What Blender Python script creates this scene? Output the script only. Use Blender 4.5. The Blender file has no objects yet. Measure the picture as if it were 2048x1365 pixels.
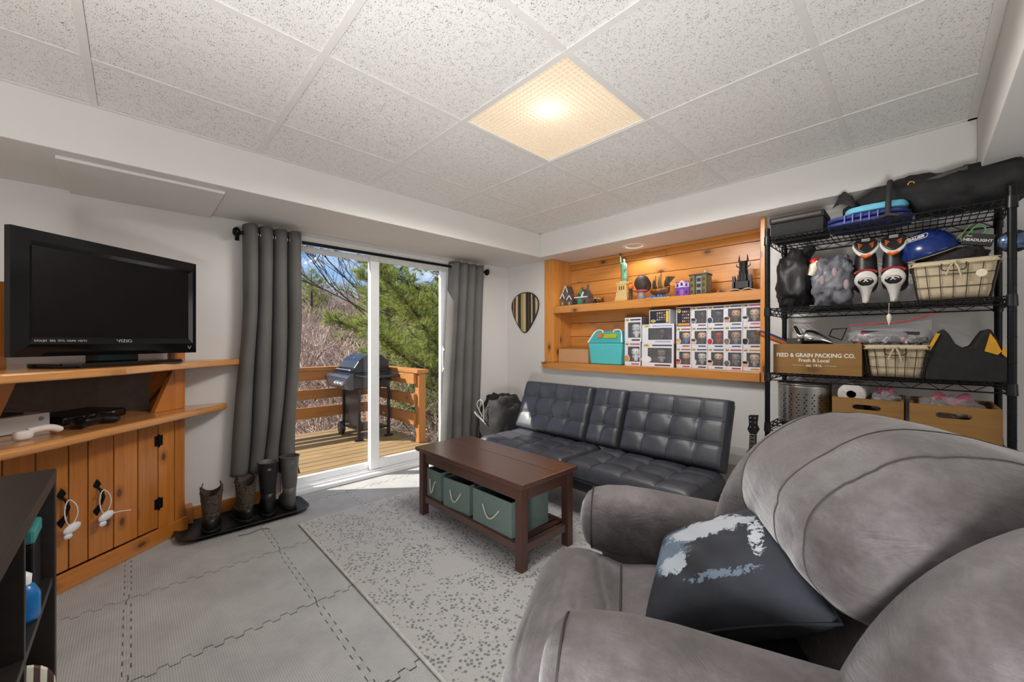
import bpy, bmesh, math, random
from mathutils import Matrix, Vector
from math import pi, sin, cos, radians as R

sc = bpy.context.scene
C = sc.collection
random.seed(7)

# ------------------------------------------------------------------ camera, sky, sun, lights, exposure
cd = bpy.data.cameras.new('camera'); cam = bpy.data.objects.new('camera', cd); C.objects.link(cam)
cam.location = (0.12, -2.08, 1.10); cam.rotation_euler = (pi/2, 0, R(46-90))
cd.sensor_width = 36; cd.lens = 786/2048*36; cd.shift_y = 2.5/2048; cd.clip_start = 0.02; cd.clip_end = 400
sc.camera = cam
sc.view_settings.view_transform = 'Standard'; sc.view_settings.look = 'None'
sc.view_settings.gamma = 1.0; sc.view_settings.exposure = 0.14; sc.view_settings.use_curve_mapping = False
sc.cycles.max_bounces = 7; sc.cycles.transparent_max_bounces = 16

SUN_AZ = math.atan2(-0.625, 0.78)       # direction the light travels, seen from above
SUN_EL = R(40)

world = bpy.data.worlds.new('sky'); sc.world = world; world.use_nodes = True
wn = world.node_tree; wn.nodes.clear()
wo = wn.nodes.new('ShaderNodeOutputWorld'); wb = wn.nodes.new('ShaderNodeBackground')
tc = wn.nodes.new('ShaderNodeTexCoord'); sk = wn.nodes.new('ShaderNodeTexSky')
sk.sky_type = 'NISHITA'; sk.sun_disc = False; sk.sun_elevation = SUN_EL
sk.sun_rotation = R(90) - (SUN_AZ + pi); sk.air_density = 1.0; sk.dust_density = 0.6; sk.ozone_density = 1.5
mp = wn.nodes.new('ShaderNodeMapping'); mp.inputs['Scale'].default_value = (1.2, 1.2, 3.4)
nz = wn.nodes.new('ShaderNodeTexNoise'); nz.inputs['Scale'].default_value = 2.6; nz.inputs['Detail'].default_value = 7; nz.inputs['Roughness'].default_value = 0.6
rp = wn.nodes.new('ShaderNodeValToRGB'); rp.color_ramp.elements[0].position = 0.42; rp.color_ramp.elements[1].position = 0.68
mx = wn.nodes.new('ShaderNodeMix'); mx.data_type = 'RGBA'
gain = wn.nodes.new('ShaderNodeMix'); gain.data_type = 'RGBA'; gain.blend_type = 'MULTIPLY'; gain.inputs[0].default_value = 1.0
gain.inputs[7].default_value = (0.095, 0.118, 0.150, 1)
wn.links.new(tc.outputs['Generated'], mp.inputs['Vector']); wn.links.new(mp.outputs[0], nz.inputs['Vector'])
wn.links.new(nz.outputs['Fac'], rp.inputs['Fac'])
wn.links.new(sk.outputs['Color'], gain.inputs[6]); wn.links.new(gain.outputs[2], mx.inputs[6])
mx.inputs[7].default_value = (0.80, 0.86, 0.93, 1); wn.links.new(rp.outputs['Color'], mx.inputs[0])
wn.links.new(mx.outputs[2], wb.inputs['Color']); wb.inputs['Strength'].default_value = 1.0
wn.links.new(wb.outputs[0], wo.inputs['Surface'])

def light(name, kind, loc, power, color=(1,1,1), size=1.0, size_y=None, aim=None, spread=None):
    l = bpy.data.lights.new(name, kind); l.energy = power; l.color = color
    if kind == 'AREA':
        l.shape = 'RECTANGLE'; l.size = size; l.size_y = size_y or size
        if spread: l.spread = spread
    elif kind == 'SUN': l.angle = size
    else: l.shadow_soft_size = size
    o = bpy.data.objects.new(name, l); C.objects.link(o); o.location = loc
    if aim is not None: o.rotation_euler = Vector(aim).to_track_quat('-Z', 'Y').to_euler()
    return o
sun_dir = Vector((cos(SUN_EL)*cos(SUN_AZ), cos(SUN_EL)*sin(SUN_AZ), -sin(SUN_EL)))
light('sun', 'SUN', (0, 0, 8), 8.0, (1.0, 0.94, 0.84), R(0.6), aim=sun_dir)
# added fill light, unseen beside the camera, aimed up and forward at the ceiling
light('bounce_fill', 'AREA', (-0.45, -2.22, 0.50), 36.0, (1.0, 0.985, 0.97), 0.5, 0.5, aim=(0.95, 1.1, 0.98), spread=R(135))
# second added fill, unseen behind the camera, brightening the room from the rear
light('rear_fill', 'AREA', (0.9, -4.6, 1.35), 16.0, (1.0, 0.97, 0.94), 2.6, 0.9, aim=(0.10, 1.0, 0.05))

# ------------------------------------------------------------------ helpers
def S(r, g=None, b=None):
    if g is None: r, g, b = r
    f = lambda c: (c/255/12.92) if c/255 <= 0.04045 else ((c/255+0.055)/1.055)**2.4
    return (f(r), f(g), f(b), 1.0)

MATS = {}
def nodes_of(name):
    m = bpy.data.materials.new(name); m.use_nodes = True
    nt = m.node_tree; p = nt.nodes['Principled BSDF']
    return m, nt, p
def mapped(nt, scale=(1,1,1), coord='Object', rot=(0,0,0)):
    t = nt.nodes.new('ShaderNodeTexCoord'); mpn = nt.nodes.new('ShaderNodeMapping')
    mpn.inputs['Scale'].default_value = scale; mpn.inputs['Rotation'].default_value = rot
    nt.links.new(t.outputs[coord], mpn.inputs['Vector']); return mpn.outputs[0]
def noise(nt, vec, scale, detail=3, rough=0.5, dist=0.0):
    n = nt.nodes.new('ShaderNodeTexNoise'); n.inputs['Scale'].default_value = scale
    n.inputs['Detail'].default_value = detail; n.inputs['Roughness'].default_value = rough; n.inputs['Distortion'].default_value = dist
    if vec is not None: nt.links.new(vec, n.inputs['Vector'])
    return n.outputs['Fac']
def ramp(nt, fac, stops):
    r = nt.nodes.new('ShaderNodeValToRGB'); e = r.color_ramp.elements
    while len(e) < len(stops): e.new(0.5)
    for k, (pos, col) in enumerate(stops):
        e[k].position = pos; e[k].color = col if len(col) == 4 else (*col, 1)
    nt.links.new(fac, r.inputs['Fac']); return r.outputs['Color']
def mixc(nt, fac, a, b, blend='MIX'):
    n = nt.nodes.new('ShaderNodeMix'); n.data_type = 'RGBA'; n.blend_type = blend
    for s, v in ((0, fac), (6, a), (7, b)):
        if isinstance(v, bpy.types.NodeSocket): nt.links.new(v, n.inputs[s])
        else: n.inputs[s].default_value = v
    return n.outputs[2]
def mathn(nt, op, a, b=0.0, c=0.0):
    n = nt.nodes.new('ShaderNodeMath'); n.operation = op
    for s, v in ((0, a), (1, b), (2, c)):
        if isinstance(v, bpy.types.NodeSocket): nt.links.new(v, n.inputs[s])
        else: n.inputs[s].default_value = v
    return n.outputs[0]
def bump(nt, p, height, strength=0.2, dist=0.01):
    b = nt.nodes.new('ShaderNodeBump'); b.inputs['Strength'].default_value = strength; b.inputs['Distance'].default_value = dist
    nt.links.new(height, b.inputs['Height']); nt.links.new(b.outputs[0], p.inputs['Normal'])

def mat(name, col, rough=0.6, metal=0.0, var=0.12, scale=30, bmp=0.0, bscale=None, spec=0.5, coat=0.0, sheen=0.0, trans=0.0, alpha=1.0, emit=None, estr=0.0, ior=1.45):
    if name in MATS: return MATS[name]
    m, nt, p = nodes_of(name)
    c = S(col) if max(col) > 1.0 else (*col[:3], 1.0)
    v = mapped(nt)
    f = noise(nt, v, scale, 4, 0.6)
    lo = tuple(max(0, k*(1-var)) for k in c[:3]); hi = tuple(min(1, k*(1+var)) for k in c[:3])
    nt.links.new(ramp(nt, f, [(0.3, lo), (0.7, hi)]), p.inputs['Base Color'])
    p.inputs['Roughness'].default_value = rough; p.inputs['Metallic'].default_value = metal
    p.inputs['Specular IOR Level'].default_value = spec; p.inputs['Coat Weight'].default_value = coat
    p.inputs['Sheen Weight'].default_value = sheen; p.inputs['Transmission Weight'].default_value = trans
    p.inputs['Alpha'].default_value = alpha; p.inputs['IOR'].default_value = ior
    if emit: p.inputs['Emission Color'].default_value = S(emit); p.inputs['Emission Strength'].default_value = estr
    if bmp: bump(nt, p, noise(nt, v, bscale or scale*4, 4, 0.6), bmp, 0.005)
    MATS[name] = m; return m

def wood(name, light_c, dark_c, axis='x', knot=None, rough=0.35, coat=0.0, ring=9.0, stretch=14.0, plank=0.35, knots=1.0, kscale=3.0):
    """grain runs along the object's axis; per-object tint; sparse knots"""
    if name in MATS: return MATS[name]
    m, nt, p = nodes_of(name)
    sc_ = {'x': (1, stretch, stretch), 'y': (stretch, 1, stretch), 'z': (stretch, stretch, 1)}[axis]
    t = nt.nodes.new('ShaderNodeTexCoord'); oi = nt.nodes.new('ShaderNodeObjectInfo')
    off = nt.nodes.new('ShaderNodeVectorMath'); off.operation = 'ADD'
    rv = nt.nodes.new('ShaderNodeCombineXYZ')
    for k, mul in zip('XYZ', (17.0, 31.0, 23.0)): nt.links.new(mathn(nt, 'MULTIPLY', oi.outputs['Random'], mul), rv.inputs[k])
    nt.links.new(t.outputs['Object'], off.inputs[0]); nt.links.new(rv.outputs[0], off.inputs[1])
    def mapn(s):
        q = nt.nodes.new('ShaderNodeMapping'); q.inputs['Scale'].default_value = s
        nt.links.new(off.outputs[0], q.inputs['Vector']); return q.outputs[0]
    g = noise(nt, mapn(sc_), 2.2, 6, 0.62, 0.6)
    fine = noise(nt, mapn(tuple(k*6 if k > 1 else 1.5 for k in sc_)), 2.0, 3, 0.6)
    broad = noise(nt, mapn((1.3, 1.3, 1.3)), 1.2, 2, 0.5)
    L = S(light_c); D = S(dark_c)
    col = ramp(nt, g, [(0.22, tuple(0.45*a+0.55*b for a, b in zip(D[:3], L[:3]))), (0.50, L), (0.75, tuple(min(1, k*1.10) for k in L[:3]))])
    col = mixc(nt, mathn(nt, 'MULTIPLY', mathn(nt, 'SUBTRACT', fine, 0.42), 0.55), col, D)
    tint = ramp(nt, oi.outputs['Random'], [(0.0, (1-plank*0.5,)*3), (1.0, (1.06, 1.04, 1.0))])
    col = mixc(nt, 1.0, col, tint, 'MULTIPLY')
    col = mixc(nt, mathn(nt, 'MULTIPLY', broad, 0.16), col, D)
    if knots > 0:
        vo = nt.nodes.new('ShaderNodeTexVoronoi'); vo.voronoi_dimensions = '2D'; vo.inputs['Scale'].default_value = kscale
        sp = nt.nodes.new('ShaderNodeSeparateXYZ'); nt.links.new(off.outputs[0], sp.inputs[0]); cb = nt.nodes.new('ShaderNodeCombineXYZ')
        o3 = {'x': ('X','Y','Z'), 'y': ('Y','X','Z'), 'z': ('Z','X','Y')}[axis]
        nt.links.new(mathn(nt, 'MULTIPLY', sp.outputs[o3[0]], 0.55), cb.inputs['X']); nt.links.new(mathn(nt, 'ADD', sp.outputs[o3[1]], sp.outputs[o3[2]]), cb.inputs['Y'])
        nt.links.new(cb.outputs[0], vo.inputs['Vector'])
        kn = ramp(nt, vo.outputs['Distance'], [(0.045, (1,1,1)), (0.065, (0.42,)*3), (0.15, (0,0,0))])
        col = mixc(nt, mathn(nt, 'MULTIPLY', kn, 0.85*knots), col, S(knot or (70, 38, 16)))
    nt.links.new(col, p.inputs['Base Color']); p.inputs['Roughness'].default_value = rough
    p.inputs['Coat Weight'].default_value = coat; p.inputs['Coat Roughness'].default_value = 0.22
    bump(nt, p, g, 0.12, 0.004)
    MATS[name] = m; return m

class MB:
    """collects geometry; build() links it as one mesh object"""
    def __init__(s): s.v = []; s.f = []; s.m = []; s.sm = []
    def add(s, verts, faces, m=0, M=None, smooth=False):
        o = len(s.v)
        s.v += [tuple(M @ Vector(v)) for v in verts] if M is not None else [tuple(v) for v in verts]
        s.f += [tuple(i+o for i in f) for f in faces]; s.m += [m]*len(faces); s.sm += [smooth]*len(faces); return s
    def box(s, x0, x1, y0, y1, z0, z1, m=0, M=None):
        x0, x1 = min(x0,x1), max(x0,x1); y0, y1 = min(y0,y1), max(y0,y1); z0, z1 = min(z0,z1), max(z0,z1)
        return s.add([(x0,y0,z0),(x1,y0,z0),(x1,y1,z0),(x0,y1,z0),(x0,y0,z1),(x1,y0,z1),(x1,y1,z1),(x0,y1,z1)],
                     [(0,3,2,1),(4,5,6,7),(0,1,5,4),(1,2,6,5),(2,3,7,6),(3,0,4,7)], m, M)
    def cbox(s, c, d, m=0, rz=0.0, M=None):
        T = Matrix.Translation(c) @ Matrix.Rotation(rz, 4, 'Z')
        if M is not None: T = M @ T
        return s.box(-d[0]/2, d[0]/2, -d[1]/2, d[1]/2, -d[2]/2, d[2]/2, m, T)
    def beam(s, a, b, w, h, m=0, up=(0,0,1)):
        a = Vector(a); b = Vector(b); d = b-a; L = d.length; x = d.normalized(); u = Vector(up)
        y = u.cross(x); y = y.normalized() if y.length > 1e-5 else Vector((1,0,0)); z = x.cross(y)
        T = Matrix.Translation(a) @ Matrix((x, y, z)).transposed().to_4x4()
        return s.box(0, L, -w/2, w/2, -h/2, h/2, m, T)
    def prism(s, poly, h0, h1, m=0, M=None):
        n = len(poly); v = [(x,y,h0) for x,y in poly] + [(x,y,h1) for x,y in poly]
        f = [tuple(range(n-1,-1,-1)), tuple(range(n,2*n))] + [(i,(i+1)%n,n+(i+1)%n,n+i) for i in range(n)]
        return s.add(v, f, m, M)
    def tube(s, path, r, n=8, m=0, caps=True, closed=False, M=None, smooth=True):
        P = [Vector(p) for p in path]; k = len(P); rr = r if isinstance(r, (list, tuple)) else [r]*k
        v = []; f = []; prev = None
        for i, p in enumerate(P):
            if closed: t = P[(i+1)%k]-P[i-1]
            else: t = P[min(i+1,k-1)]-P[max(i-1,0)]
            t = t.normalized() if t.length > 1e-9 else Vector((0,0,1))
            if prev is None:
                a = Vector((0,0,1)) if abs(t.z) < 0.9 else Vector((1,0,0)); u = t.cross(a).normalized()
            else:
                u = prev - t*prev.dot(t); u = u.normalized() if u.length > 1e-6 else prev
            prev = u; w = t.cross(u)
            v += [tuple(p + (u*cos(2*pi*j/n) + w*sin(2*pi*j/n))*rr[i]) for j in range(n)]
        for i in range(k if closed else k-1):
            a0 = i*n; b0 = ((i+1)%k)*n
            f += [(a0+j, a0+(j+1)%n, b0+(j+1)%n, b0+j) for j in range(n)]
        s.add(v, f, m, M, smooth)
        if caps and not closed: 
            s.add(v[:n], [tuple(range(n-1,-1,-1))], m, M); s.add(v[-n:], [tuple(range(n))], m, M)
        return s
    def cyl(s, a, b, r, n=16, m=0, r2=None, smooth=True): return s.tube([a, b], [r, r if r2 is None else r2], n, m, smooth=smooth)
    def lathe(s, prof, n=24, m=0, M=None, smooth=True, caps=True):
        v = []; f = []; k = len(prof)
        for r, z in prof: v += [(r*cos(2*pi*j/n), r*sin(2*pi*j/n), z) for j in range(n)]
        for i in range(k-1): f += [(i*n+j, i*n+(j+1)%n, (i+1)*n+(j+1)%n, (i+1)*n+j) for j in range(n)]
        s.add(v, f, m, M, smooth)
        if caps:
            if prof[0][0] > 1e-6: s.add(v[:n], [tuple(range(n-1,-1,-1))], m, M)
            if prof[-1][0] > 1e-6: s.add(v[-n:], [tuple(range(n))], m, M)
        return s
    def ell(s, c, r, nu=16, nv=10, m=0, M=None, e=1.0):
        v = []; f = []
        pw = lambda q: math.copysign(abs(q)**e, q)
        for i in range(nv+1):
            ph = -pi/2 + pi*i/nv
            for j in range(nu):
                th = 2*pi*j/nu
                v.append((c[0]+r[0]*pw(cos(ph))*pw(cos(th)), c[1]+r[1]*pw(cos(ph))*pw(sin(th)), c[2]+r[2]*pw(sin(ph))))
        for i in range(nv): f += [(i*nu+j, i*nu+(j+1)%nu, (i+1)*nu+(j+1)%nu, (i+1)*nu+j) for j in range(nu)]
        return s.add(v, f, m, M, True)
    def grid(s, fn, nu, nv, m=0, M=None, cu=False, cv=False, smooth=True, flip=False):
        v = [fn(i/(nu if cu else nu-1) if nu > 1 else 0, j/(nv if cv else nv-1)) for i in range(nu) for j in range(nv)]
        f = []
        for i in range(nu if cu else nu-1):
            for j in range(nv if cv else nv-1):
                q = (i*nv+j, ((i+1)%nu)*nv+j, ((i+1)%nu)*nv+(j+1)%nv, i*nv+(j+1)%nv)
                f.append(q[::-1] if flip else q)
        return s.add(v, f, m, M, smooth)
    def torus(s, c, R_, r, n=20, k=8, m=0, M=None):
        T = Matrix.Translation(c); T = T if M is None else T @ M
        return s.tube([(R_*cos(2*pi*i/n), R_*sin(2*pi*i/n), 0) for i in range(n)], r, k, m, closed=True, M=T)
    def build(s, name, mats, parent=None, world=False, bevel=0.0, seg=2, sub=0, solid=0.0, label=None, angle=35, weld=False):
        me = bpy.data.meshes.new(name)
        vv = s.v
        if world and parent is not None:
            I = world_of(parent).inverted(); vv = [tuple(I @ Vector(v)) for v in vv]
        me.from_pydata(vv, [], s.f)
        if not isinstance(mats, (list, tuple)): mats = [mats]
        for q in mats: me.materials.append(q)
        me.polygons.foreach_set('material_index', s.m); me.polygons.foreach_set('use_smooth', s.sm)
        me.update(); 
        if weld or sub:
            bm = bmesh.new(); bm.from_mesh(me); bmesh.ops.remove_doubles(bm, verts=bm.verts, dist=1e-5); bm.to_mesh(me); bm.free()
        o = bpy.data.objects.new(name, me); C.objects.link(o)
        if parent is not None: o.parent = parent
        if solid:
            q = o.modifiers.new('solid', 'SOLIDIFY'); q.thickness = solid; q.offset = 0
        if bevel:
            q = o.modifiers.new('bevel', 'BEVEL'); q.width = bevel; q.segments = seg; q.limit_method = 'ANGLE'; q.angle_limit = R(angle)
        if sub:
            q = o.modifiers.new('sub', 'SUBSURF'); q.levels = sub; q.render_levels = sub
        if label: o['label'] = label
        return o

def world_of(o):
    M = Matrix.Translation(o.location) @ o.rotation_euler.to_matrix().to_4x4()
    return world_of(o.parent) @ M if o.parent else M
def tag(o, label, cat, group=None):
    o['label'] = label; o['category'] = cat
    if group: o['group'] = group
    return o
def thing(name, label, cat, loc=(0,0,0), rz=0.0, group=None):
    o = bpy.data.objects.new(name, None); C.objects.link(o); o.location = loc; o.rotation_euler = (0,0,rz)
    o.empty_display_size = 0.05
    return tag(o, label, cat, group)
def structure(o): o['kind'] = 'structure'; return o
def struct_empty(name, loc=(0,0,0)):
    o = bpy.data.objects.new(name, None); C.objects.link(o); o.location = loc; o.empty_display_size = 0.05; return structure(o)
def dup(root, loc, rz=None, label=None):
    def cp(o, parent):
        c = o.copy(); C.objects.link(c); c.parent = parent
        for ch in list(o.children): cp(ch, c)
        return c
    r = cp(root, None); r.location = loc
    if rz is not None: r.rotation_euler = (0,0,rz)
    if label: r['label'] = label
    return r
def text_mesh(txt, size, mats, name='lettering', parent=None, M=None, align='CENTER', depth=0.0006, spacing=1.0, bold=0.0, sx=1.0):
    cu = bpy.data.curves.new('t', 'FONT'); cu.body = txt; cu.size = size; cu.align_x = align; cu.align_y = 'CENTER'
    cu.extrude = depth; cu.space_character = spacing; cu.offset = bold; cu.resolution_u = 3
    ob = bpy.data.objects.new('t', cu); C.objects.link(ob)
    dg = bpy.context.evaluated_depsgraph_get()
    me = bpy.data.meshes.new_from_object(ob.evaluated_get(dg)); bpy.data.objects.remove(ob); bpy.data.curves.remove(cu)
    me.materials.clear(); me.materials.append(mats)
    T = Matrix.Diagonal((sx,1,1,1))
    me.transform((M if M is not None else Matrix()) @ T)
    me.name = name; o = bpy.data.objects.new(name, me); C.objects.link(o)
    if parent is not None: o.parent = parent
    return o
def frame_M(o, x, y):
    """matrix with local x,y axes given in world, at origin o"""
    x = Vector(x).normalized(); y = Vector(y).normalized(); z = x.cross(y)
    return Matrix.Translation(o) @ Matrix((x, y, z)).transposed().to_4x4()
# ------------------------------------------------------------------ surface materials
def paint(name, col, b=0.12):
    if name in MATS: return MATS[name]
    m, nt, p = nodes_of(name); v = mapped(nt)
    c = S(col); f = noise(nt, v, 3.0, 3)
    nt.links.new(ramp(nt, f, [(0.3, tuple(k*0.96 for k in c[:3])), (0.7, c)]), p.inputs['Base Color'])
    p.inputs['Roughness'].default_value = 0.75
    bump(nt, p, noise(nt, v, 140, 3), b, 0.002); MATS[name] = m; return m
WALL = paint('wall_paint', (218, 215, 212)); SOFFIT = paint('soffit_paint', (226, 224, 220)); WHITE = paint('white_trim_paint', (238, 238, 238), 0.03)
def ceiling_tile_mat():
    m, nt, p = nodes_of('acoustic_tile')
    t = nt.nodes.new('ShaderNodeTexCoord'); oi = nt.nodes.new('ShaderNodeObjectInfo')
    ad = nt.nodes.new('ShaderNodeVectorMath'); ad.operation = 'ADD'
    sc_ = nt.nodes.new('ShaderNodeVectorMath'); sc_.operation = 'SCALE'; sc_.inputs[0].default_value = (7, 5, 3)
    nt.links.new(oi.outputs['Random'], sc_.inputs['Scale'])
    nt.links.new(t.outputs['Object'], ad.inputs[0]); nt.links.new(sc_.outputs[0], ad.inputs[1])
    mpn = nt.nodes.new('ShaderNodeMapping'); mpn.inputs['Scale'].default_value = (1.0, 0.42, 1.0); mpn.inputs['Rotation'].default_value = (0,0,0.5)
    nt.links.new(ad.outputs[0], mpn.inputs['Vector'])
    a = noise(nt, mpn.outputs[0], 400, 2, 0.55, 0.6); b = noise(nt, ad.outputs[0], 46, 2)
    pit = ramp(nt, mathn(nt, 'ADD', a, mathn(nt, 'MULTIPLY', b, 0.22)), [(0.722, (0,0,0)), (0.765, (1,1,1))])
    tiny = ramp(nt, noise(nt, ad.outputs[0], 420, 2), [(0.66, (0,0,0)), (0.72, (1,1,1))])
    base = mixc(nt, mathn(nt, 'MULTIPLY', tiny, 0.25), S(240, 239, 236), S(175, 172, 168))
    nt.links.new(mixc(nt, mathn(nt, 'MULTIPLY', pit, 0.8), base, S(84, 82, 78)), p.inputs['Base Color']); p.inputs['Roughness'].default_value = 0.9
    bump(nt, p, mathn(nt, 'SUBTRACT', 1.0, pit), 0.5, 0.003); return m
CTILE = ceiling_tile_mat()
def foam_mat():
    m, nt, p = nodes_of('grey_foam_mat')
    v = mapped(nt)
    w1 = nt.nodes.new('ShaderNodeTexWave'); w1.inputs['Scale'].default_value = 42; w1.wave_profile = 'SIN'; w1.bands_direction = 'X'
    w2 = nt.nodes.new('ShaderNodeTexWave'); w2.inputs['Scale'].default_value = 42; w2.bands_direction = 'Y'
    nt.links.new(v, w1.inputs['Vector']); nt.links.new(v, w2.inputs['Vector'])
    h = mathn(nt, 'MULTIPLY', w1.outputs['Fac'], w2.outputs['Fac'])
    f = noise(nt, v, 4, 5, 0.65)
    base = ramp(nt, f, [(0.3, S(158, 158, 158)), (0.5, S(176, 176, 175)), (0.72, S(190, 190, 189))])
    spots = ramp(nt, noise(nt, v, 55, 2), [(0.74, (0,0,0)), (0.80, (1,1,1))])
    base = mixc(nt, mathn(nt, 'MULTIPLY', spots, 0.35), base, S(80, 78, 74))
    nt.links.new(mixc(nt, mathn(nt, 'MULTIPLY', h, 0.45), base, S(104, 104, 104)), p.inputs['Base Color'])
    p.inputs['Roughness'].default_value = 0.62
    bump(nt, p, h, 0.5, 0.003); return m
FOAM = foam_mat()
CONC = mat('concrete_slab', (110, 108, 105), 0.9)
VINYL = mat('white_vinyl', (236, 238, 240), 0.35, var=0.03)
PINE_X = wood('knotty_pine_x', (218, 148, 72), (158, 88, 34), 'x', rough=0.34, coat=0.25, kscale=4.2)
PINE_Y = wood('knotty_pine_y', (218, 148, 72), (158, 88, 34), 'y', rough=0.34, coat=0.25, kscale=4.2)
PINE_Z = wood('knotty_pine_z', (218, 148, 72), (158, 88, 34), 'z', rough=0.34, coat=0.25, kscale=4.2)
CAB_Z = wood('varnished_cabinet_z', (200, 126, 54), (142, 74, 22), 'z', rough=0.20, coat=0.8, kscale=5.0)
CAB_X = wood('varnished_cabinet_x', (200, 126, 54), (142, 74, 22), 'x', rough=0.20, coat=0.8, kscale=5.0)
BLACK_METAL = mat('black_metal', (22, 22, 24), 0.4, 0.6, var=0.2)
BLACK_PL = mat('black_plastic', (14, 14, 16), 0.35, var=0.2)
GLOSS_BLACK = mat('gloss_black_plastic', (10, 10, 11), 0.12, var=0.1)
CHROME = mat('chrome', (205, 207, 210), 0.15, 1.0, var=0.03)
STEEL = mat('brushed_steel', (168, 166, 162), 0.32, 1.0, var=0.08)

def glass_mat(name, tint=(1,1,1,1), ior=1.5, haze=0.0):
    if name in MATS: return MATS[name]
    m = bpy.data.materials.new(name); m.use_nodes = True; nt = m.node_tree; nt.nodes.clear()
    o = nt.nodes.new('ShaderNodeOutputMaterial'); t = nt.nodes.new('ShaderNodeBsdfTransparent'); g = nt.nodes.new('ShaderNodeBsdfGlossy')
    lw = nt.nodes.new('ShaderNodeLayerWeight'); lw.inputs['Blend'].default_value = 0.5; mxn = nt.nodes.new('ShaderNodeMixShader')
    fr = nt.nodes.new('ShaderNodeMath'); fr.operation = 'MULTIPLY_ADD'; fr.inputs[1].default_value = 0.35; fr.inputs[2].default_value = (ior-1)**2/(ior+1)**2
    pw = nt.nodes.new('ShaderNodeMath'); pw.operation = 'POWER'; pw.inputs[1].default_value = 5.0
    nt.links.new(lw.outputs['Facing'], pw.inputs[0]); nt.links.new(pw.outputs[0], fr.inputs[0])
    t.inputs['Color'].default_value = tint; g.inputs['Roughness'].default_value = 0.02 + haze
    nt.links.new(fr.outputs[0], mxn.inputs[0]); nt.links.new(t.outputs[0], mxn.inputs[1]); nt.links.new(g.outputs[0], mxn.inputs[2])
    last = mxn.outputs[0]
    if haze:
        d = nt.nodes.new('ShaderNodeBsdfDiffuse'); d.inputs['Color'].default_value = (0.85, 0.85, 0.87, 1)
        m2 = nt.nodes.new('ShaderNodeMixShader'); m2.inputs[0].default_value = haze
        nt.links.new(last, m2.inputs[1]); nt.links.new(d.outputs[0], m2.inputs[2]); last = m2.outputs[0]
    nt.links.new(last, o.inputs['Surface']); MATS[name] = m; return m
GLASS = glass_mat('window_glass', ior=1.3)
CLEAR = glass_mat('clear_plastic', ior=1.35, haze=0.05)
BAGGY = glass_mat('bag_plastic', ior=1.45, haze=0.22)

# ------------------------------------------------------------------ room shell
X0, X1, Y0, Y1 = -0.75, 3.06, -5.2, 1.04        # inside faces of the walls
CZ = 2.12; SZ = 1.903                            # grid ceiling, soffit underside
DX0, DX1, DZ = 0.87, 2.33, 1.872                 # sliding door opening
NY0, NY1, NZ0 = -1.375, 0.385, 0.90              # niche opening
floor = structure(MB().box(X0, X1, Y0, Y1+0.14, -0.12, -0.012).build('floor', CONC))
structure(MB().box(X0-0.1, DX0, Y1, Y1+0.14, 0, 2.35).box(DX1, X1+0.34, Y1, Y1+0.14, 0, 2.35).box(DX0, DX1, Y1, Y1+0.14, DZ, 2.35).build('wall_left', WALL))
structure(MB().box(X1, X1+0.34, Y0, Y1, 0, NZ0-0.02).box(X1, X1+0.34, NY1+0.02, Y1, NZ0-0.02, SZ).box(X1, X1+0.34, Y0, NY0-0.02, NZ0-0.02, SZ)
          .box(X1+0.29, X1+0.34, NY0-0.02, NY1+0.02, NZ0-0.02, SZ).build('wall_right', WALL))
structure(MB().box(X0-0.1, X0, Y0, Y1, 0, 2.35).build('wall_side', WALL))
structure(MB().box(X0-0.1, X1+0.34, Y0-0.1, Y0, 0, 2.35).build('wall_back', WALL))
# dropped soffits
structure(MB().box(X0, X1+0.34, 0.405, Y1, SZ, 2.30).build('trim_1', SOFFIT, bevel=0.004))
structure(MB().box(2.89, X1+0.34, -2.265, 0.405, SZ, 2.30).build('trim_2', SOFFIT, bevel=0.004))
structure(MB().box(X0, X1+0.34, Y0, -2.265, 1.85, 2.30).build('trim_3', SOFFIT, bevel=0.004))

# suspended ceiling: slab above, tiles and grid bars
G = 0.6096
ceil = structure(MB().box(X0, 2.89, -2.265, 0.405, CZ+0.16, CZ+0.22).build('ceiling', WHITE))
GRID = mat('ceiling_grid_paint', (230, 228, 224), 0.7, var=0.02)
xs = [X0, -G, 0, G, 2*G, 3*G, 4*G, 2.89]; ys = [0.405, 0, -G, -2*G, -3*G, -2.265]
TM = {}
for i in range(len(xs)-1):
    for j in range(len(ys)-1):
        if i == 4 and j == 2: continue             # the light panel's bay
        w = xs[i+1]-xs[i]-0.022; d = ys[j]-ys[j+1]-0.022; key = (round(w,3), round(d,3))
        if key not in TM:
            o = MB().box(-w/2, w/2, -d/2, d/2, 0.004, 0.018).build('ceiling_tile', CTILE, ceil); TM[key] = o.data
        else:
            o = bpy.data.objects.new('ceiling_tile', TM[key]); C.objects.link(o); o.parent = ceil
        o.location = ((xs[i]+xs[i+1])/2, (ys[j]+ys[j+1])/2, CZ)
for x in xs[1:-1]: MB().box(x-0.012, x+0.012, -2.265, 0.405, CZ-0.001, CZ+0.003).box(x-0.003, x+0.003, -2.265, 0.405, CZ+0.003, CZ+0.035).build('grid_bar', GRID, ceil)
for y in ys[1:-1]: MB().box(X0, 2.89, y-0.012, y+0.012, CZ, CZ+0.0032).box(X0, 2.89, y-0.003, y+0.003, CZ+0.0032, CZ+0.03).build('grid_bar', GRID, ceil)
for a in ((X0, 2.89, 0.383, 0.4045), (X0, 2.89, -2.2645, -2.236), (2.868, 2.8895, -2.265, 0.405), (X0, X0+0.022, -2.265, 0.405)):
    MB().box(*a, CZ-0.0015, CZ+0.0025).build('edge_angle', GRID, ceil)

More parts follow.
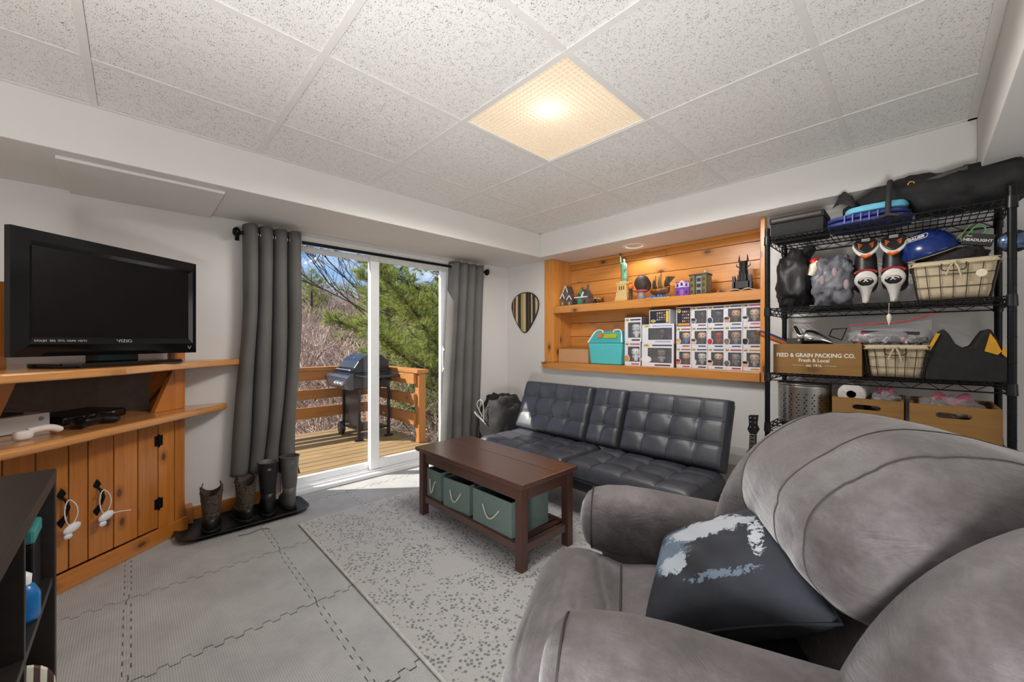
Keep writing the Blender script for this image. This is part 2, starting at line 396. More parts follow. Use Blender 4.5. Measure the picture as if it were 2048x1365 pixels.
# foam puzzle mats
FT = 0.575; FX = 0.105; FY = 0.27
def wave_edge(n=9, amp=0.011):
    pts = []; k = 2*n
    for q in range(k):
        s = amp if q % 2 == 0 else -amp
        a = 0.02 + (q/k)*0.96; b = 0.02 + ((q+1)/k)*0.96
        for t in (a+0.004, b-0.004): pts.append((t, s*min(1, min(q, k-1-q)+0.4)))
    return [(0,0)] + pts + [(1,0)]
def foam_outline():
    e = wave_edge(); P = []
    P += [(t*FT, s) for t, s in e[:-1]]
    P += [(FT+s, t*FT) for t, s in e[:-1]]
    P += [(t*FT, FT+s) for t, s in reversed(e[1:])]
    P += [(s, t*FT) for t, s in reversed(e[1:])]
    c = FT/2; q = 1-0.0016/FT*2
    return [((x-c)*q, (y-c)*q) for x, y in P]
OUT = foam_outline(); FM = None
for i in range(-2, 6):
    for j in range(-6, 2):
        cx = FX + (i+0.5)*FT; cy = FY + (j+0.5)*0.578
        cl = [(min(max(cx+x, X0+0.002), X1-0.002)-cx, min(max(cy+y, Y0), Y1-0.002)-cy) for x, y in OUT]
        if max(p[0] for p in cl)-min(p[0] for p in cl) < 0.03 or max(p[1] for p in cl)-min(p[1] for p in cl) < 0.03: continue
        if cl == [(x+cx-cx, y+cy-cy) for x, y in OUT] or all(abs(a[0]-b[0]) < 1e-6 and abs(a[1]-b[1]) < 1e-6 for a, b in zip(cl, OUT)):
            if FM is None:
                o = MB().prism(OUT, -0.012, 0.0).build('foam_tile', FOAM, floor); FM = o.data
            else:
                o = bpy.data.objects.new('foam_tile', FM); C.objects.link(o); o.parent = floor
        else:
            o = MB().prism(cl, -0.012, 0.0).build('foam_tile', FOAM, floor)
        o.location = (cx, cy, 0)
# baseboard of the door wall
PINE_BB = wood('baseboard_pine', (190, 122, 58), (140, 80, 32), 'x', rough=0.4)
structure(MB().box(0.385, 0.84, Y1-0.016, Y1, 0.0, 0.085).build('baseboard_left', PINE_BB, bevel=0.003))
structure(MB().box(0.345, 0.383, Y1-0.10, Y1, 0.0, 0.11).build('trim_4', PINE_BB, bevel=0.003))

# sliding glass door
door = struct_empty('door_1', (DX0, Y1, 0))
MB().box(DX0, DX0+0.035, Y1-0.012, Y1+0.13, 0, DZ).build('jamb', VINYL, door, True, bevel=0.003)
MB().box(DX1-0.035, DX1, Y1-0.012, Y1+0.13, 0, DZ).build('jamb', VINYL, door, True, bevel=0.003)
MB().box(DX0, DX1, Y1-0.012, Y1+0.13, DZ-0.03, DZ).box(DX0, DX1, Y1+0.045, Y1+0.055, DZ-0.05, DZ-0.03).build('head', VINYL, door, True, bevel=0.003)
MB().box(DX0, DX1, Y1-0.035, Y1+0.14, 0.001, 0.028).box(DX0, DX1, Y1+0.012, Y1+0.020, 0.028, 0.042).box(DX0, DX1, Y1+0.066, Y1+0.074, 0.028, 0.042).box(DX0, DX1, Y1+0.12, Y1+0.13, 0.028, 0.05).build('sill', VINYL, door, True, bevel=0.002)
def sash(name, x0, x1, yc, st, top, bot):
    z0 = 0.043; z1 = DZ-0.052
    m = MB()
    m.box(x0, x0+st, yc-0.018, yc+0.018, z0, z1).box(x1-st, x1, yc-0.018, yc+0.018, z0, z1)
    m.box(x0+st, x1-st, yc-0.018, yc+0.018, z1-top, z1).box(x0+st, x1-st, yc-0.018, yc+0.018, z0, z0+bot)
    o = m.build(name, VINYL, door, True, bevel=0.004)
    MB().box(x0+st-0.006, x1-st+0.006, yc-0.004, yc+0.004, z0+bot-0.006, z1-top+0.006).build('glass_pane', GLASS, o, True)
    return o
sash('fixed_panel', DX0+0.036, 1.590, Y1+0.092, 0.042, 0.040, 0.050)
sp = sash('sliding_panel', 1.535, DX1-0.036, Y1+0.043, 0.075, 0.045, 0.080)
MB().box(2.232, 2.252, Y1+0.008, Y1+0.024, 0.82, 1.06).box(2.236, 2.248, Y1-0.006, Y1+0.02, 0.84, 0.86).box(2.236, 2.248, Y1-0.006, Y1+0.02, 1.02, 1.04).build('door_handle', VINYL, sp, True, bevel=0.004)

# soffit access panel
tag(MB().box(-0.118, 0.474, 0.480, Y1-0.002, SZ-0.016, SZ-0.0005).build('access_panel', SOFFIT, bevel=0.003), 'flat white access panel fixed under the soffit above the television', 'panel')

# ceiling light panel
def diffuser_mat():
    m = bpy.data.materials.new('warm_diffuser'); m.use_nodes = True; nt = m.node_tree; nt.nodes.clear()
    o = nt.nodes.new('ShaderNodeOutputMaterial'); t = nt.nodes.new('ShaderNodeBsdfTranslucent'); e = nt.nodes.new('ShaderNodeEmission')
    t.inputs['Color'].default_value = S(250, 238, 220); e.inputs['Color'].default_value = S(248, 232, 208); e.inputs['Strength'].default_value = 0.22
    d = nt.nodes.new('ShaderNodeBsdfDiffuse'); d.inputs['Color'].default_value = S(214, 202, 184)
    a = nt.nodes.new('ShaderNodeAddShader'); mm = nt.nodes.new('ShaderNodeMixShader'); mm.inputs[0].default_value = 0.35
    nt.links.new(t.outputs[0], mm.inputs[1]); nt.links.new(d.outputs[0], mm.inputs[2])
    nt.links.new(mm.outputs[0], a.inputs[0]); nt.links.new(e.outputs[0], a.inputs[1]); nt.links.new(a.outputs[0], o.inputs['Surface'])
    return m
lc = (2.5*G, -1.5*G, CZ)
lamp = thing('ceiling_light', 'square lit ceiling light with a warm prismatic diffuser', 'ceiling light', lc)
a = G/2-0.012
MB().box(-a, a, -a, -a+0.006, 0.004, 0.15).box(-a, a, a-0.006, a, 0.004, 0.15).box(-a, -a+0.006, -a+0.006, a-0.006, 0.004, 0.15).box(a-0.006, a, -a+0.006, a-0.006, 0.004, 0.15).box(-a, a, -a, a, 0.15, 0.156).build('housing', WHITE, lamp)
N = 27; m = MB(); st = 2*a*0.985/N; b0 = -a*0.985
for i in range(N):
    for j in range(N):
        x = b0+i*st; y = b0+j*st; k = st*0.22; h = 0.0055
        m.add([(x,y,0.012),(x+st,y,0.012),(x+st,y+st,0.012),(x,y+st,0.012),(x+k,y+k,0.012-h),(x+st-k,y+k,0.012-h),(x+st-k,y+st-k,0.012-h),(x+k,y+st-k,0.012-h)],
              [(0,4,5,1),(1,5,6,2),(2,6,7,3),(3,7,4,0),(4,7,6,5)])
m.build('diffuser', diffuser_mat(), lamp, label='cream prismatic diffuser')
bl = light('ceiling_bulb', 'POINT', (lc[0]-0.07, lc[1]-0.02, CZ+0.075), 0.34, (1.0, 0.96, 0.90), 0.03)

for i in (-1, 0, 1):  # unseen spots added below the diffuser to strengthen the panel's light
    for j in (-1, 0, 1):
        l_ = light('panel_fill_spot', 'SPOT', (lc[0]+0.19*i, lc[1]+0.19*j, CZ-0.004), 8.0, (1.0, 0.965, 0.925), 0.0, aim=(0,0,-1)); l_.data.spot_size = R(172); l_.data.spot_blend = 0.25

# recessed downlight under the niche soffit
dl = thing('recessed_downlight', 'round white recessed downlight above the wooden niche', 'downlight', (3.13, -0.43, SZ))
MB().lathe([(0.070,-0.002),(0.074,-0.006),(0.098,-0.004),(0.100,-0.0005)], 32, caps=False).build('trim_ring', WHITE, dl)
MB().lathe([(0.070,-0.003),(0.060,0.0),(0.03,0.001),(0.0,0.001)], 32, caps=False).build('lens', mat('lamp_lens', (236,234,228), 0.4, var=0.02, emit=(255,244,226), estr=0.35), dl)
light('niche_downlight', 'SPOT', (3.13, -0.43, SZ-0.012), 6.0, (1.0, 0.93, 0.84), 0.05, aim=(0,0,-1)).data.spot_size = R(150)
# ------------------------------------------------------------------ rug, coffee table, boxes
def rug_mat():
    m, nt, p = nodes_of('patterned_rug'); v = mapped(nt)
    vo = nt.nodes.new('ShaderNodeTexVoronoi'); vo.inputs['Scale'].default_value = 62; nt.links.new(v, vo.inputs['Vector'])
    dots = ramp(nt, vo.outputs['Distance'], [(0.30, (1,1,1)), (0.46, (0,0,0))])
    n1 = noise(nt, v, 5.5, 1.0, 0.4, 0.8)
    w = mathn(nt, 'ABSOLUTE', mathn(nt, 'SUBTRACT', mathn(nt, 'FRACT', mathn(nt, 'MULTIPLY', n1, 5.0)), 0.5))
    mask = ramp(nt, w, [(0.27, (1,1,1)), (0.36, (0.06,)*3)])
    fib = noise(nt, v, 420, 3, 0.7)
    base = ramp(nt, fib, [(0.3, S(164, 162, 160)), (0.7, S(200, 199, 197))])
    col = mixc(nt, mathn(nt, 'MULTIPLY', mathn(nt, 'MULTIPLY', dots, mask), 0.92), base, S(108, 110, 114))
    nt.links.new(col, p.inputs['Base Color']); p.inputs['Roughness'].default_value = 0.95; p.inputs['Sheen Weight'].default_value = 0.2
    bump(nt, p, fib, 0.6, 0.004); return m
rug = thing('area_rug', 'pale grey rug with a dark dotted scroll pattern under the coffee table', 'rug', (1.5, -0.6, 0))
MB().box(0.845, 2.18, -1.80, 0.50, 0.0005, 0.010).build('pile', rug_mat(), rug, True, bevel=0.003)
RB = mat('rug_binding', (196, 193, 188), 0.9, bmp=0.4, bscale=400)
MB().tube([(0.842, 0.502, 0.007)] + [(0.842, 0.5-i*0.1, 0.007) for i in range(1, 24)], 0.0068, 8).build('binding', RB, rug, True)
MB().tube([(0.842+i*0.09, 0.502, 0.006) for i in range(15)], 0.005, 8).build('binding', RB, rug, True)

TOPW = wood('dark_walnut_y', (84, 54, 43), (48, 28, 23), 'y', rough=0.30, coat=0.35, knots=0.0, plank=0.15)
TLEG = wood('dark_walnut_z', (82, 53, 43), (46, 27, 23), 'z', rough=0.38, knots=0.0, plank=0.15)
TX0, TX1, TY0, TY1, TZ = 1.415, 1.845, -0.805, 0.150, 0.436
tb = thing('coffee_table', 'dark brown wooden coffee table with a slatted lower shelf', 'table', ((TX0+TX1)/2, (TY0+TY1)/2, 0.010))
fr = (0.0, 0.62, 1.0)
for k in range(2):
    xa = TX0+(TX1-TX0)*fr[k]; xb = TX0+(TX1-TX0)*fr[k+1]-(0.0016 if k == 0 else 0)
    MB().box(xa, xb, TY0, TY1, TZ-0.024, TZ).build('top_plank', TOPW, tb, True, bevel=0.003)
lx = (TX0+0.04, TX1-0.04); ly = (TY0+0.042, TY1-0.042)
for x in lx:
    for y in ly: MB().box(x-0.022, x+0.022, y-0.022, y+0.022, 0.010, TZ-0.024).build('leg', TLEG, tb, True, bevel=0.002)
for x in lx: MB().box(x-0.010, x+0.010, ly[0]+0.022, ly[1]-0.022, TZ-0.094, TZ-0.025).build('apron', TOPW, tb, True, bevel=0.002)
for y in ly: MB().box(lx[0]+0.022, lx[1]-0.022, y-0.010, y+0.010, TZ-0.094, TZ-0.025).build('apron', TOPW, tb, True, bevel=0.002)
for x in lx: MB().box(x-0.012, x+0.012, ly[0]+0.022, ly[1]-0.022, 0.092, 0.132).build('shelf_rail', TOPW, tb, True, bevel=0.002)
for y in ly: MB().box(lx[0]+0.022, lx[1]-0.022, y-0.012, y+0.012, 0.092, 0.132).build('shelf_rail', TOPW, tb, True, bevel=0.002)
SLAT = None
for k in range(17):
    y = ly[0]+0.05+k*(ly[1]-ly[0]-0.10)/16
    if SLAT is None:
        o = MB().box(lx[0]-(TX0+TX1)/2+0.013, lx[1]-(TX0+TX1)/2-0.013, -0.017, 0.017, -0.005, 0.005).build('shelf_slat', TLEG, tb, bevel=0.001); SLAT = o.data
    else:
        o = bpy.data.objects.new('shelf_slat', SLAT); C.objects.link(o); o.parent = tb
    o.location = (0, y-(TY0+TY1)/2, 0.122-0.010)
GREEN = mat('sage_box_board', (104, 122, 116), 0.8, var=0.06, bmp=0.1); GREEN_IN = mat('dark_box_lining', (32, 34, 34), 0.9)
ROPE = mat('white_rope', (206, 200, 186), 0.9, bmp=0.6, bscale=300)
def storage_box(label, x, y, rz, w, d, h, loop):
    t = thing('storage_box', label, 'storage box', (x, y, 0.1275), rz, 'green boxes under the coffee table')
    k = 0.008
    m = MB().box(-d/2, d/2, -w/2, w/2, 0, k).box(-d/2, -d/2+k, -w/2, w/2, k, h).box(d/2-k, d/2, -w/2, w/2, k, h).box(-d/2+k, d/2-k, -w/2, -w/2+k, k, h).box(-d/2+k, d/2-k, w/2-k, w/2, k, h)
    m.build('box_body', GREEN, t, bevel=0.0015)
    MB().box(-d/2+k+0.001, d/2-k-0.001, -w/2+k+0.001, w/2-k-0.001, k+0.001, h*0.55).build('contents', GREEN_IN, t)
    pts = []
    for q in range(13):
        s = q/12; yy = (0.5-s)*w*0.42
        zz = h*0.66 - (sin(pi*s)*0.055 if not loop else (0.085*sin(pi*s)**2*(1 if s < 0.5 else 0.9)))
        pts.append((-d/2-0.005-0.012*sin(pi*s), yy, zz))
    MB().tube(pts, 0.004, 7).build('rope_handle', ROPE, t)
    return t
storage_box('sage green box with drooping rope handle, at the door end of the table shelf', 1.60, 0.015, 0.0, 0.155, 0.27, 0.175, True)
storage_box('middle of three sage green rope-handled boxes on the table shelf', 1.595, -0.215, R(5), 0.225, 0.27, 0.170, False)
storage_box('sage green rope-handled box nearest the recliner on the table shelf', 1.60, -0.535, R(1), 0.30, 0.28, 0.178, False)

# ------------------------------------------------------------------ black tufted futon
def leather_mat():
    m, nt, p = nodes_of('black_leather'); v = mapped(nt)
    f = noise(nt, v, 6, 4, 0.6)
    nt.links.new(ramp(nt, f, [(0.3, S(50, 52, 58)), (0.7, S(69, 71, 79))]), p.inputs['Base Color'])
    p.inputs['Roughness'].default_value = 0.40; p.inputs['Specular IOR Level'].default_value = 0.6
    vo = nt.nodes.new('ShaderNodeTexVoronoi'); vo.inputs['Scale'].default_value = 420; nt.links.new(v, vo.inputs['Vector'])
    bump(nt, p, vo.outputs['Distance'], 0.18, 0.002); return m
LEATHER = leather_mat(); SEAM = mat('dark_seam', (14, 14, 15), 0.8)
def tufted(name, parent, M, W, H, T, cols, rows, dimple=0.018, edge=0.028, res=9, front_roll=0.0):
    """cushion in local x (0..W), y (0..H), front face towards +z"""
    nu = cols*res+1; nv = rows*res+1; m = MB()
    def hgt(u, v):
        x = u*W; y = v*H
        ex = min(x, W-x); ey = min(y, H-y); e = 1.0
        for q in (ex, ey):
            if q < edge: e *= math.sqrt(max(0, 1-(1-q/edge)**2))
        cu = u*cols; cv = v*rows; fu = abs(cu-round(cu)); fv = abs(cv-round(cv))
        g = 0.0
        if 0.5 < cu < cols-0.5: g = max(g, math.exp(-(fu/0.055)**2)*0.35)
        if 0.5 < cv < rows-0.5: g = max(g, math.exp(-(fv/0.055)**2)*0.35)
        if 0.5 < cu < cols-0.5 and 0.5 < cv < rows-0.5:
            r2 = (fu*W/cols)**2+(fv*H/rows)**2; g += math.exp(-r2/(0.032**2))*1.0
        puff = 0.005*(abs(sin(pi*cu))*abs(sin(pi*cv)))**0.6
        return T*e + (puff - dimple*g)*(e**2)
    def P(u, v): 
        x = u*W; y = v*H; return (x, y, hgt(u, v))
    def warp(t, n, L):   # denser rows near the rim
        return t
    us = sorted(set([i/(nu-1) for i in range(nu)] + [0.15*edge/W, 0.5*edge/W, 1-0.15*edge/W, 1-0.5*edge/W]))
    vs = sorted(set([j/(nv-1) for j in range(nv)] + [0.15*edge/H, 0.5*edge/H, 1-0.15*edge/H, 1-0.5*edge/H]))
    V = [P(u, v) for u in us for v in vs]; n2 = len(vs)
    F = [(i*n2+j, (i+1)*n2+j, (i+1)*n2+j+1, i*n2+j+1) for i in range(len(us)-1) for j in range(n2-1)]
    m.add(V, F, 0, M, True)
    m.box(0.004, W-0.004, 0.004, H-0.004, -0.02, 0.004, 0, M)
    o = m.build(name, LEATHER, parent, True)
    s = MB()
    for c in range(1, cols):
        s.tube([Vector(P(c/cols, t/40))+Vector((0,0,0.0008)) for t in range(1, 40)], 0.0012, 5, M=M)
    for r in range(1, rows):
        s.tube([Vector(P(t/60, r/rows))+Vector((0,0,0.0008)) for t in range(1, 60)], 0.0012, 5, M=M)
    so = s.build('stitching', SEAM, o, True); so['kind'] = 'stuff'
    for c in range(1, cols):
        for r in range(1, rows):
            q = P(c/cols, r/rows)
            MB().ell((q[0], q[1], q[2]+0.002), (0.008, 0.008, 0.004), 10, 6, 0, M).build('button', LEATHER, o, True)
    return o
FXF, FXB, FY0, FY1, FZ = 2.06, 2.52, -1.32, 0.335, 0.362
fu = thing('futon', 'black leather tufted futon against the wall below the wooden niche', 'futon', (2.3, -0.5, 0))
bt = (2.675, 0.748)  # top of the back
bx_ = Vector((bt[0]-FXB, 0, bt[1]-FZ)); BH = bx_.length
for (ya, yb, cols) in ((FY1, -0.375, 4), (-0.385, -0.655, 2), (-0.665, FY0, 4)):
    M = frame_M((FXB+0.015, ya, FZ-0.01), (0,-1,0), bx_)     # x runs along -y, y up the back, z towards the room
    tufted('back_cushion', fu, M, ya-yb, BH+0.01, 0.075, cols, 3)
    W_ = ya-yb; MB().box(0.006, W_-0.006, 0.004, BH, -0.05, -0.019, 0, M).build('back_board', LEATHER, fu, True, bevel=0.01)
for (ya, yb, cols) in ((FY1, -0.515, 4), (-0.520, FY0, 4)):
    M = frame_M((FXF, ya, FZ-0.085), (0,-1,0), (1,0,0)); M = M @ Matrix.Diagonal((1,1,-1,1)) if (M.to_3x3() @ Vector((0,0,1))).z < 0 else M
    tufted('seat_cushion', fu, M, ya-yb, FXB-FXF+0.04, 0.085, cols, 3, dimple=0.016, edge=0.045)
MB().box(FXF+0.03, FXB+0.03, FY0+0.03, FY1-0.03, 0.185, FZ-0.10).build('seat_frame', LEATHER, fu, True, bevel=0.012)
for x, y in ((2.17, FY1-0.10), (2.17, -0.47), (2.17, FY0+0.10), (2.50, FY1-0.10), (2.50, FY0+0.10)):
    MB().cyl((x, y, 0.0), (x, y, 0.19), 0.020, 14, r2=0.026).build('leg', BLACK_PL, fu, True)

# ------------------------------------------------------------------ recliner
from mathutils import noise as mnoise
def suede_mat():
    m, nt, p = nodes_of('grey_suede'); v = mapped(nt)
    a = noise(nt, v, 5.5, 6, 0.68, 0.4); b = noise(nt, v, 32, 4, 0.7)
    base = ramp(nt, mathn(nt, 'ADD', mathn(nt, 'MULTIPLY', a, 0.7), mathn(nt, 'MULTIPLY', b, 0.3)), [(0.36, S(58, 52, 52)), (0.5, S(80, 74, 75)), (0.66, S(106, 100, 102))])
    nt.links.new(base, p.inputs['Base Color']); p.inputs['Roughness'].default_value = 0.62
    p.inputs['Sheen Weight'].default_value = 0.35; p.inputs['Sheen Roughness'].default_value = 0.5
    w = noise(nt, mapped(nt, (1, 1, 3)), 9, 5, 0.6, 1.2)
    bump(nt, p, mathn(nt, 'ADD', mathn(nt, 'MULTIPLY', w, 1.0), mathn(nt, 'MULTIPLY', b, 0.2)), 0.35, 0.012); return m
SUEDE = suede_mat(); SUEDE_SEAM = mat('suede_seam', (58, 54, 52), 0.9)
def catmull(P, n, closed=True):
    P = [Vector(p) for p in P]; k = len(P); out = []
    rng = range(k) if closed else range(k-1)
    for i in rng:
        if closed: a, b, c, d = P[i-1], P[i], P[(i+1)%k], P[(i+2)%k]
        else: a, b, c, d = P[max(i-1,0)], P[i], P[i+1], P[min(i+2,k-1)]
        for q in range(n):
            t = q/n; out.append(0.5*((2*b)+(c-a)*t+(2*a-5*b+4*c-d)*t*t+(-a+3*b-3*c+d)*t**3))
    if not closed: out.append(P[-1])
    return out
def loft(m, sections, closed=True, caps=True, mi=0):
    n = len(sections[0]); V = [tuple(p) for s in sections for p in s]; F = []
    for i in range(len(sections)-1):
        for j in range(n if closed else n-1): F.append((i*n+j, i*n+(j+1)%n, (i+1)*n+(j+1)%n, (i+1)*n+j))
    if caps: F += [tuple(range(n-1,-1,-1)), tuple(range((len(sections)-1)*n, len(sections)*n))]
    return m.add(V, F, mi, None, True)
rec = thing('recliner', 'large grey suede recliner armchair with padded rolled arms in the foreground', 'armchair', (1.215, -1.985, 0.0105), R(30))
AW = 0.325
def arm(sgn):
    m = MB(); secs = []; rnd = random.Random(3+sgn)
    bs = [0.605, 0.600, 0.585, 0.56, 0.52, 0.46, 0.38, 0.28, 0.18, 0.08, 0.0, -0.05]
    sc_ = [0.12, 0.42, 0.70, 0.88, 0.98, 1.03, 1.03, 1.0, 0.97, 0.93, 0.88, 0.80]
    for b, s in zip(bs, sc_):
        z0 = 0.515 - 0.035*max(0, (0.46-b))/0.5
        sec = []
        for j in range(64):
            th = 2*pi*j/64; wr = 1 + (0.030*abs(sin(8*th+1.5*sin(3*th)))*max(0,(b-0.50)/0.1) if b > 0.5 else 0.006*sin(5*th+b*40))
            cx = cos(th); cz = sin(th)
            sec.append((sgn*AW + 0.108*s*math.copysign(abs(cx)**0.85, cx)*wr, b, z0 + 0.100*s*math.copysign(abs(cz)**0.85, cz)*wr))
        secs.append(sec)
    loft(m, secs); return m.build('arm_roll', SUEDE, rec)
for sgn in (1, -1):
    ao = arm(sgn)
    # gathered seam round the front of the roll
    ring = [(sgn*AW+0.100*cos(t)*0.98, 0.565, 0.515+0.094*sin(t)*0.98) for t in [2*pi*k/40 for k in range(40)]]
    MB().tube(ring, 0.0022, 6, closed=True).build('piping', SUEDE_SEAM, ao)
    MB().box(sgn*AW-0.085, sgn*AW+0.095, -0.10, 0.535, 0.02, 0.47).build('arm_panel', SUEDE, rec, bevel=0.05, seg=5)
# seat with its rolled front
prof = catmull([(-0.02,0.42,0), (0.15,0.445,0), (0.36,0.462,0), (0.46,0.452,0), (0.49,0.452,0), (0.58,0.475,0), (0.66,0.455,0), (0.715,0.39,0), (0.735,0.28,0), (0.725,0.16,0), (0.70,0.06,0)], 12, False)
secs = []
def crease(b, a):
    return sum(math.exp(-((b-0.515-0.042*k-0.018*sin(5*a+k*1.7)-0.012*sin(11*a+k))/0.0045)**2)*max(0, sin(2.2*a*3.0+k*2.1+1.2))**0.5 for k in range(5))
for i in range(61):
    s = i/60; a = -0.255+0.51*s; ed = 1-abs(2*s-1)**6
    secs.append([(a*(1.0+0.10*min(1, max(0, (p.x-0.55)/0.1))), p.x - (1-ed)*0.03, p.y - (1-ed)*0.05 - 0.007*crease(p.x, a)) for p in prof])
m = MB(); loft(m, secs, closed=False, caps=False)
seat = m.build('seat', SUEDE, rec)
MB().box(-0.25, 0.25, -0.15, 0.66, 0.03, 0.38).build('base', SUEDE, rec, bevel=0.03)
for bb, zz in ((0.475, 0.4545),): MB().tube([(-0.24+0.48*k/20, bb, zz-0.002-(abs(2*k/20-1)**6)*0.05) for k in range(21)], 0.003, 6).build('seat_seam', SUEDE_SEAM, seat)
# back: shell, lumbar, side bolsters, big head cushion
MB().prism([(0.02,0.10),(0.02,0.45),(-0.13,0.80),(-0.20,0.86),(-0.27,0.80),(-0.20,0.10)], -0.33, 0.33, 0, Matrix(((0,0,1,0),(1,0,0,0),(0,1,0,0),(0,0,0,1)))).build('back_shell', SUEDE, rec, bevel=0.05, seg=5)
def back_cushion(name, cs, half, ea, npow=5):
    sec0 = catmull([(b, z, 0) for b, z in cs], 10); cb = sum(p.x for p in sec0)/len(sec0); cz = sum(p.y for p in sec0)/len(sec0)
    S_ = []; n = 81
    for i in range(n):
        s = -1+2*i/(n-1); k = (1-abs(s)**npow)**0.5 if abs(s) < 1 else 0.0
        k = 0.05+0.95*k
        row = []
        for p in sec0:
            q = Vector((half*s*3.0, p.x*7, p.y*7)); w = 1 + 0.10*mnoise.noise(q) - 0.10*max(0, 0.22-abs(mnoise.noise(q*1.35+Vector((4,2,7)))))
            row.append((half*s, cb+(p.x-cb)*k*w + ea*(s*s), cz+(p.y-cz)*k*w - 0.03*s**4))
        S_.append(row)
    m = MB(); loft(m, S_); return m.build(name, SUEDE, rec), S_
back_cushion('lumbar_cushion', [(0.10,0.44),(0.115,0.52),(0.075,0.62),(0.03,0.70),(-0.06,0.70),(-0.06,0.44)], 0.27, 0.0)
hc, HS = back_cushion('head_cushion', [(0.075,0.60),(0.165,0.67),(0.165,0.78),(0.10,0.875),(0.0,0.925),(-0.12,0.915),(-0.22,0.86),(-0.20,0.74),(-0.08,0.62)], 0.300, 0.0, 4)
for i in (14, 27, 60): MB().tube([Vector(p)*1.0 for p in HS[i]], 0.0017, 6, closed=True).build('cushion_seam', SUEDE_SEAM, hc)
for sgn in (1, -1):
    q_ = 1.0 if sgn < 0 else 0.74; bo_ = -0.055 if sgn < 0 else 0.0
    P = catmull([(sgn*0.295*q_,0.17+bo_,0.43), (sgn*0.33*q_,0.115+bo_,0.56), (sgn*0.355*q_,0.05+bo_,0.68), (sgn*0.36*q_,-0.03+bo_,0.77), (sgn*0.335*q_,-0.12+bo_,0.80)], 5, False)
    n = len(P); rr = [0.055+0.060*sin(pi*min(1, 0.12+0.80*i/(n-1))) for i in range(n)]
    P = [P[0]+(P[0]-P[1])*0.5] + P + [P[-1]+(P[-1]-P[-2])*1.2]; rr = [0.02] + rr + [0.03]
    MB().tube(P, rr, 24).build('side_bolster', SUEDE, rec)

# throw pillow
def pillow_mat():
    m, nt, p = nodes_of('printed_pillow_cloth'); v = mapped(nt)
    t = nt.nodes.new('ShaderNodeSeparateXYZ'); nt.links.new(v, t.inputs[0])
    weave = noise(nt, v, 700, 2, 0.6)
    base = ramp(nt, noise(nt, v, 9, 4), [(0.35, S(30, 33, 40)), (0.65, S(48, 53, 64))])
    def blob(cx, cy, rx, ry, thr, scale, soft=0.05):
        x = mathn(nt, 'DIVIDE', mathn(nt, 'SUBTRACT', t.outputs['X'], cx), rx); y = mathn(nt, 'DIVIDE', mathn(nt, 'SUBTRACT', t.outputs['Y'], cy), ry)
        d = mathn(nt, 'ADD', mathn(nt, 'POWER', x, 2.0), mathn(nt, 'POWER', y, 2.0))
        f = mathn(nt, 'SUBTRACT', mathn(nt, 'MULTIPLY', noise(nt, v, scale, 4, 0.65, 0.7), 1.7), d)
        return ramp(nt, f, [(thr, (0,0,0)), (thr+soft, (1,1,1))])
    col = mixc(nt, blob(-0.11, 0.03, 0.085, 0.12, 0.26, 36, 0.3), base, S(104, 122, 142))
    col = mixc(nt, blob(-0.01, 0.065, 0.15, 0.060, 0.34, 40, 0.14), col, S(178, 184, 192))
    col = mixc(nt, blob(-0.09, -0.04, 0.060, 0.050, 0.40, 60, 0.1), col, S(176, 186, 198))
    col = mixc(nt, blob(0.10, 0.0, 0.030, 0.11, 0.62, 90), col, S(190, 196, 204))
    col = mixc(nt, blob(0.02, -0.10, 0.15, 0.022, 0.66, 90), col, S(110, 126, 146))
    col = mixc(nt, mathn(nt, 'MULTIPLY', weave, 0.25), col, S(20, 22, 26))
    nt.links.new(col, p.inputs['Base Color']); p.inputs['Roughness'].default_value = 0.85; bump(nt, p, weave, 0.4, 0.002); return m
def pillow_mesh(hw, hh, T, n=29):
    m = MB()
    for sg in (1, -1):
        def fn(u, v):
            x = 2*u-1; y = 2*v-1
            k = max(0.0, (1-abs(x)**2.4))*max(0.0, (1-abs(y)**2.4))
            pin = 1-0.10*(1-abs(y)**2)*(abs(x)**3); pin2 = 1-0.10*(1-abs(x)**2)*(abs(y)**3)
            return (x*hw*pin, y*hh*pin2, sg*T*k**0.42 + 0.004*sin(14*x+9*y)*k)
        m.grid(fn, n, n, flip=sg < 0)
    return m
px_ = Vector((0.174, -0.859, 0.482)).normalized(); pyv = Vector((0.937, 0.295, 0.188)); pyv = (pyv - px_*pyv.dot(px_)).normalized()
Mp = frame_M((1.103, -1.775, 0.575), px_, pyv)
pil = pillow_mesh(0.190, 0.182, 0.075).build('throw_pillow', pillow_mat(), weld=True)
pil.matrix_world = Mp
tag(pil, 'dark square throw pillow with a pale splashed print lying in the recliner seat', 'pillow')
pe = MB()
def rim(t):
    t = t*4; k = int(t) % 4; f = t-int(t); q = 2*f-1
    x, y = [(q, -1), (1, q), (-q, 1), (-1, -q)][k]
    pin = 1-0.10*(1-abs(y)**2)*(abs(x)**3); pin2 = 1-0.10*(1-abs(x)**2)*(abs(y)**3)
    return (x*0.190*pin, y*0.182*pin2, 0)
pe.tube([rim(k/80) for k in range(80)], 0.003, 6, closed=True).build('piped_edge', mat('pillow_edge', (34, 36, 42), 0.9), pil)
# ------------------------------------------------------------------ corner cabinet with its two live-edge shelves
P0 = Vector((-0.131, 0.542, 0)); CR = math.atan2(0.634, 0.773)
def cabw(lx, ly, z): return (P0.x+lx*cos(CR)-ly*sin(CR), P0.y+lx*sin(CR)+ly*cos(CR), z)
cab = thing('corner_cabinet', 'varnished knotty pine corner cabinet with plank doors and two ledges', 'cabinet', P0, CR)
def planks(edges, z0, z1, ly0, ly1, name, parent, gap=0.0022, mt=None):
    for a, b in zip(edges, edges[1:]):
        MB().box(a+gap, b-gap, ly0, ly1, z0, z1).build(name, mt or CAB_Z, parent, bevel=0.003)
LTOP, STOP = 0.715, 0.992
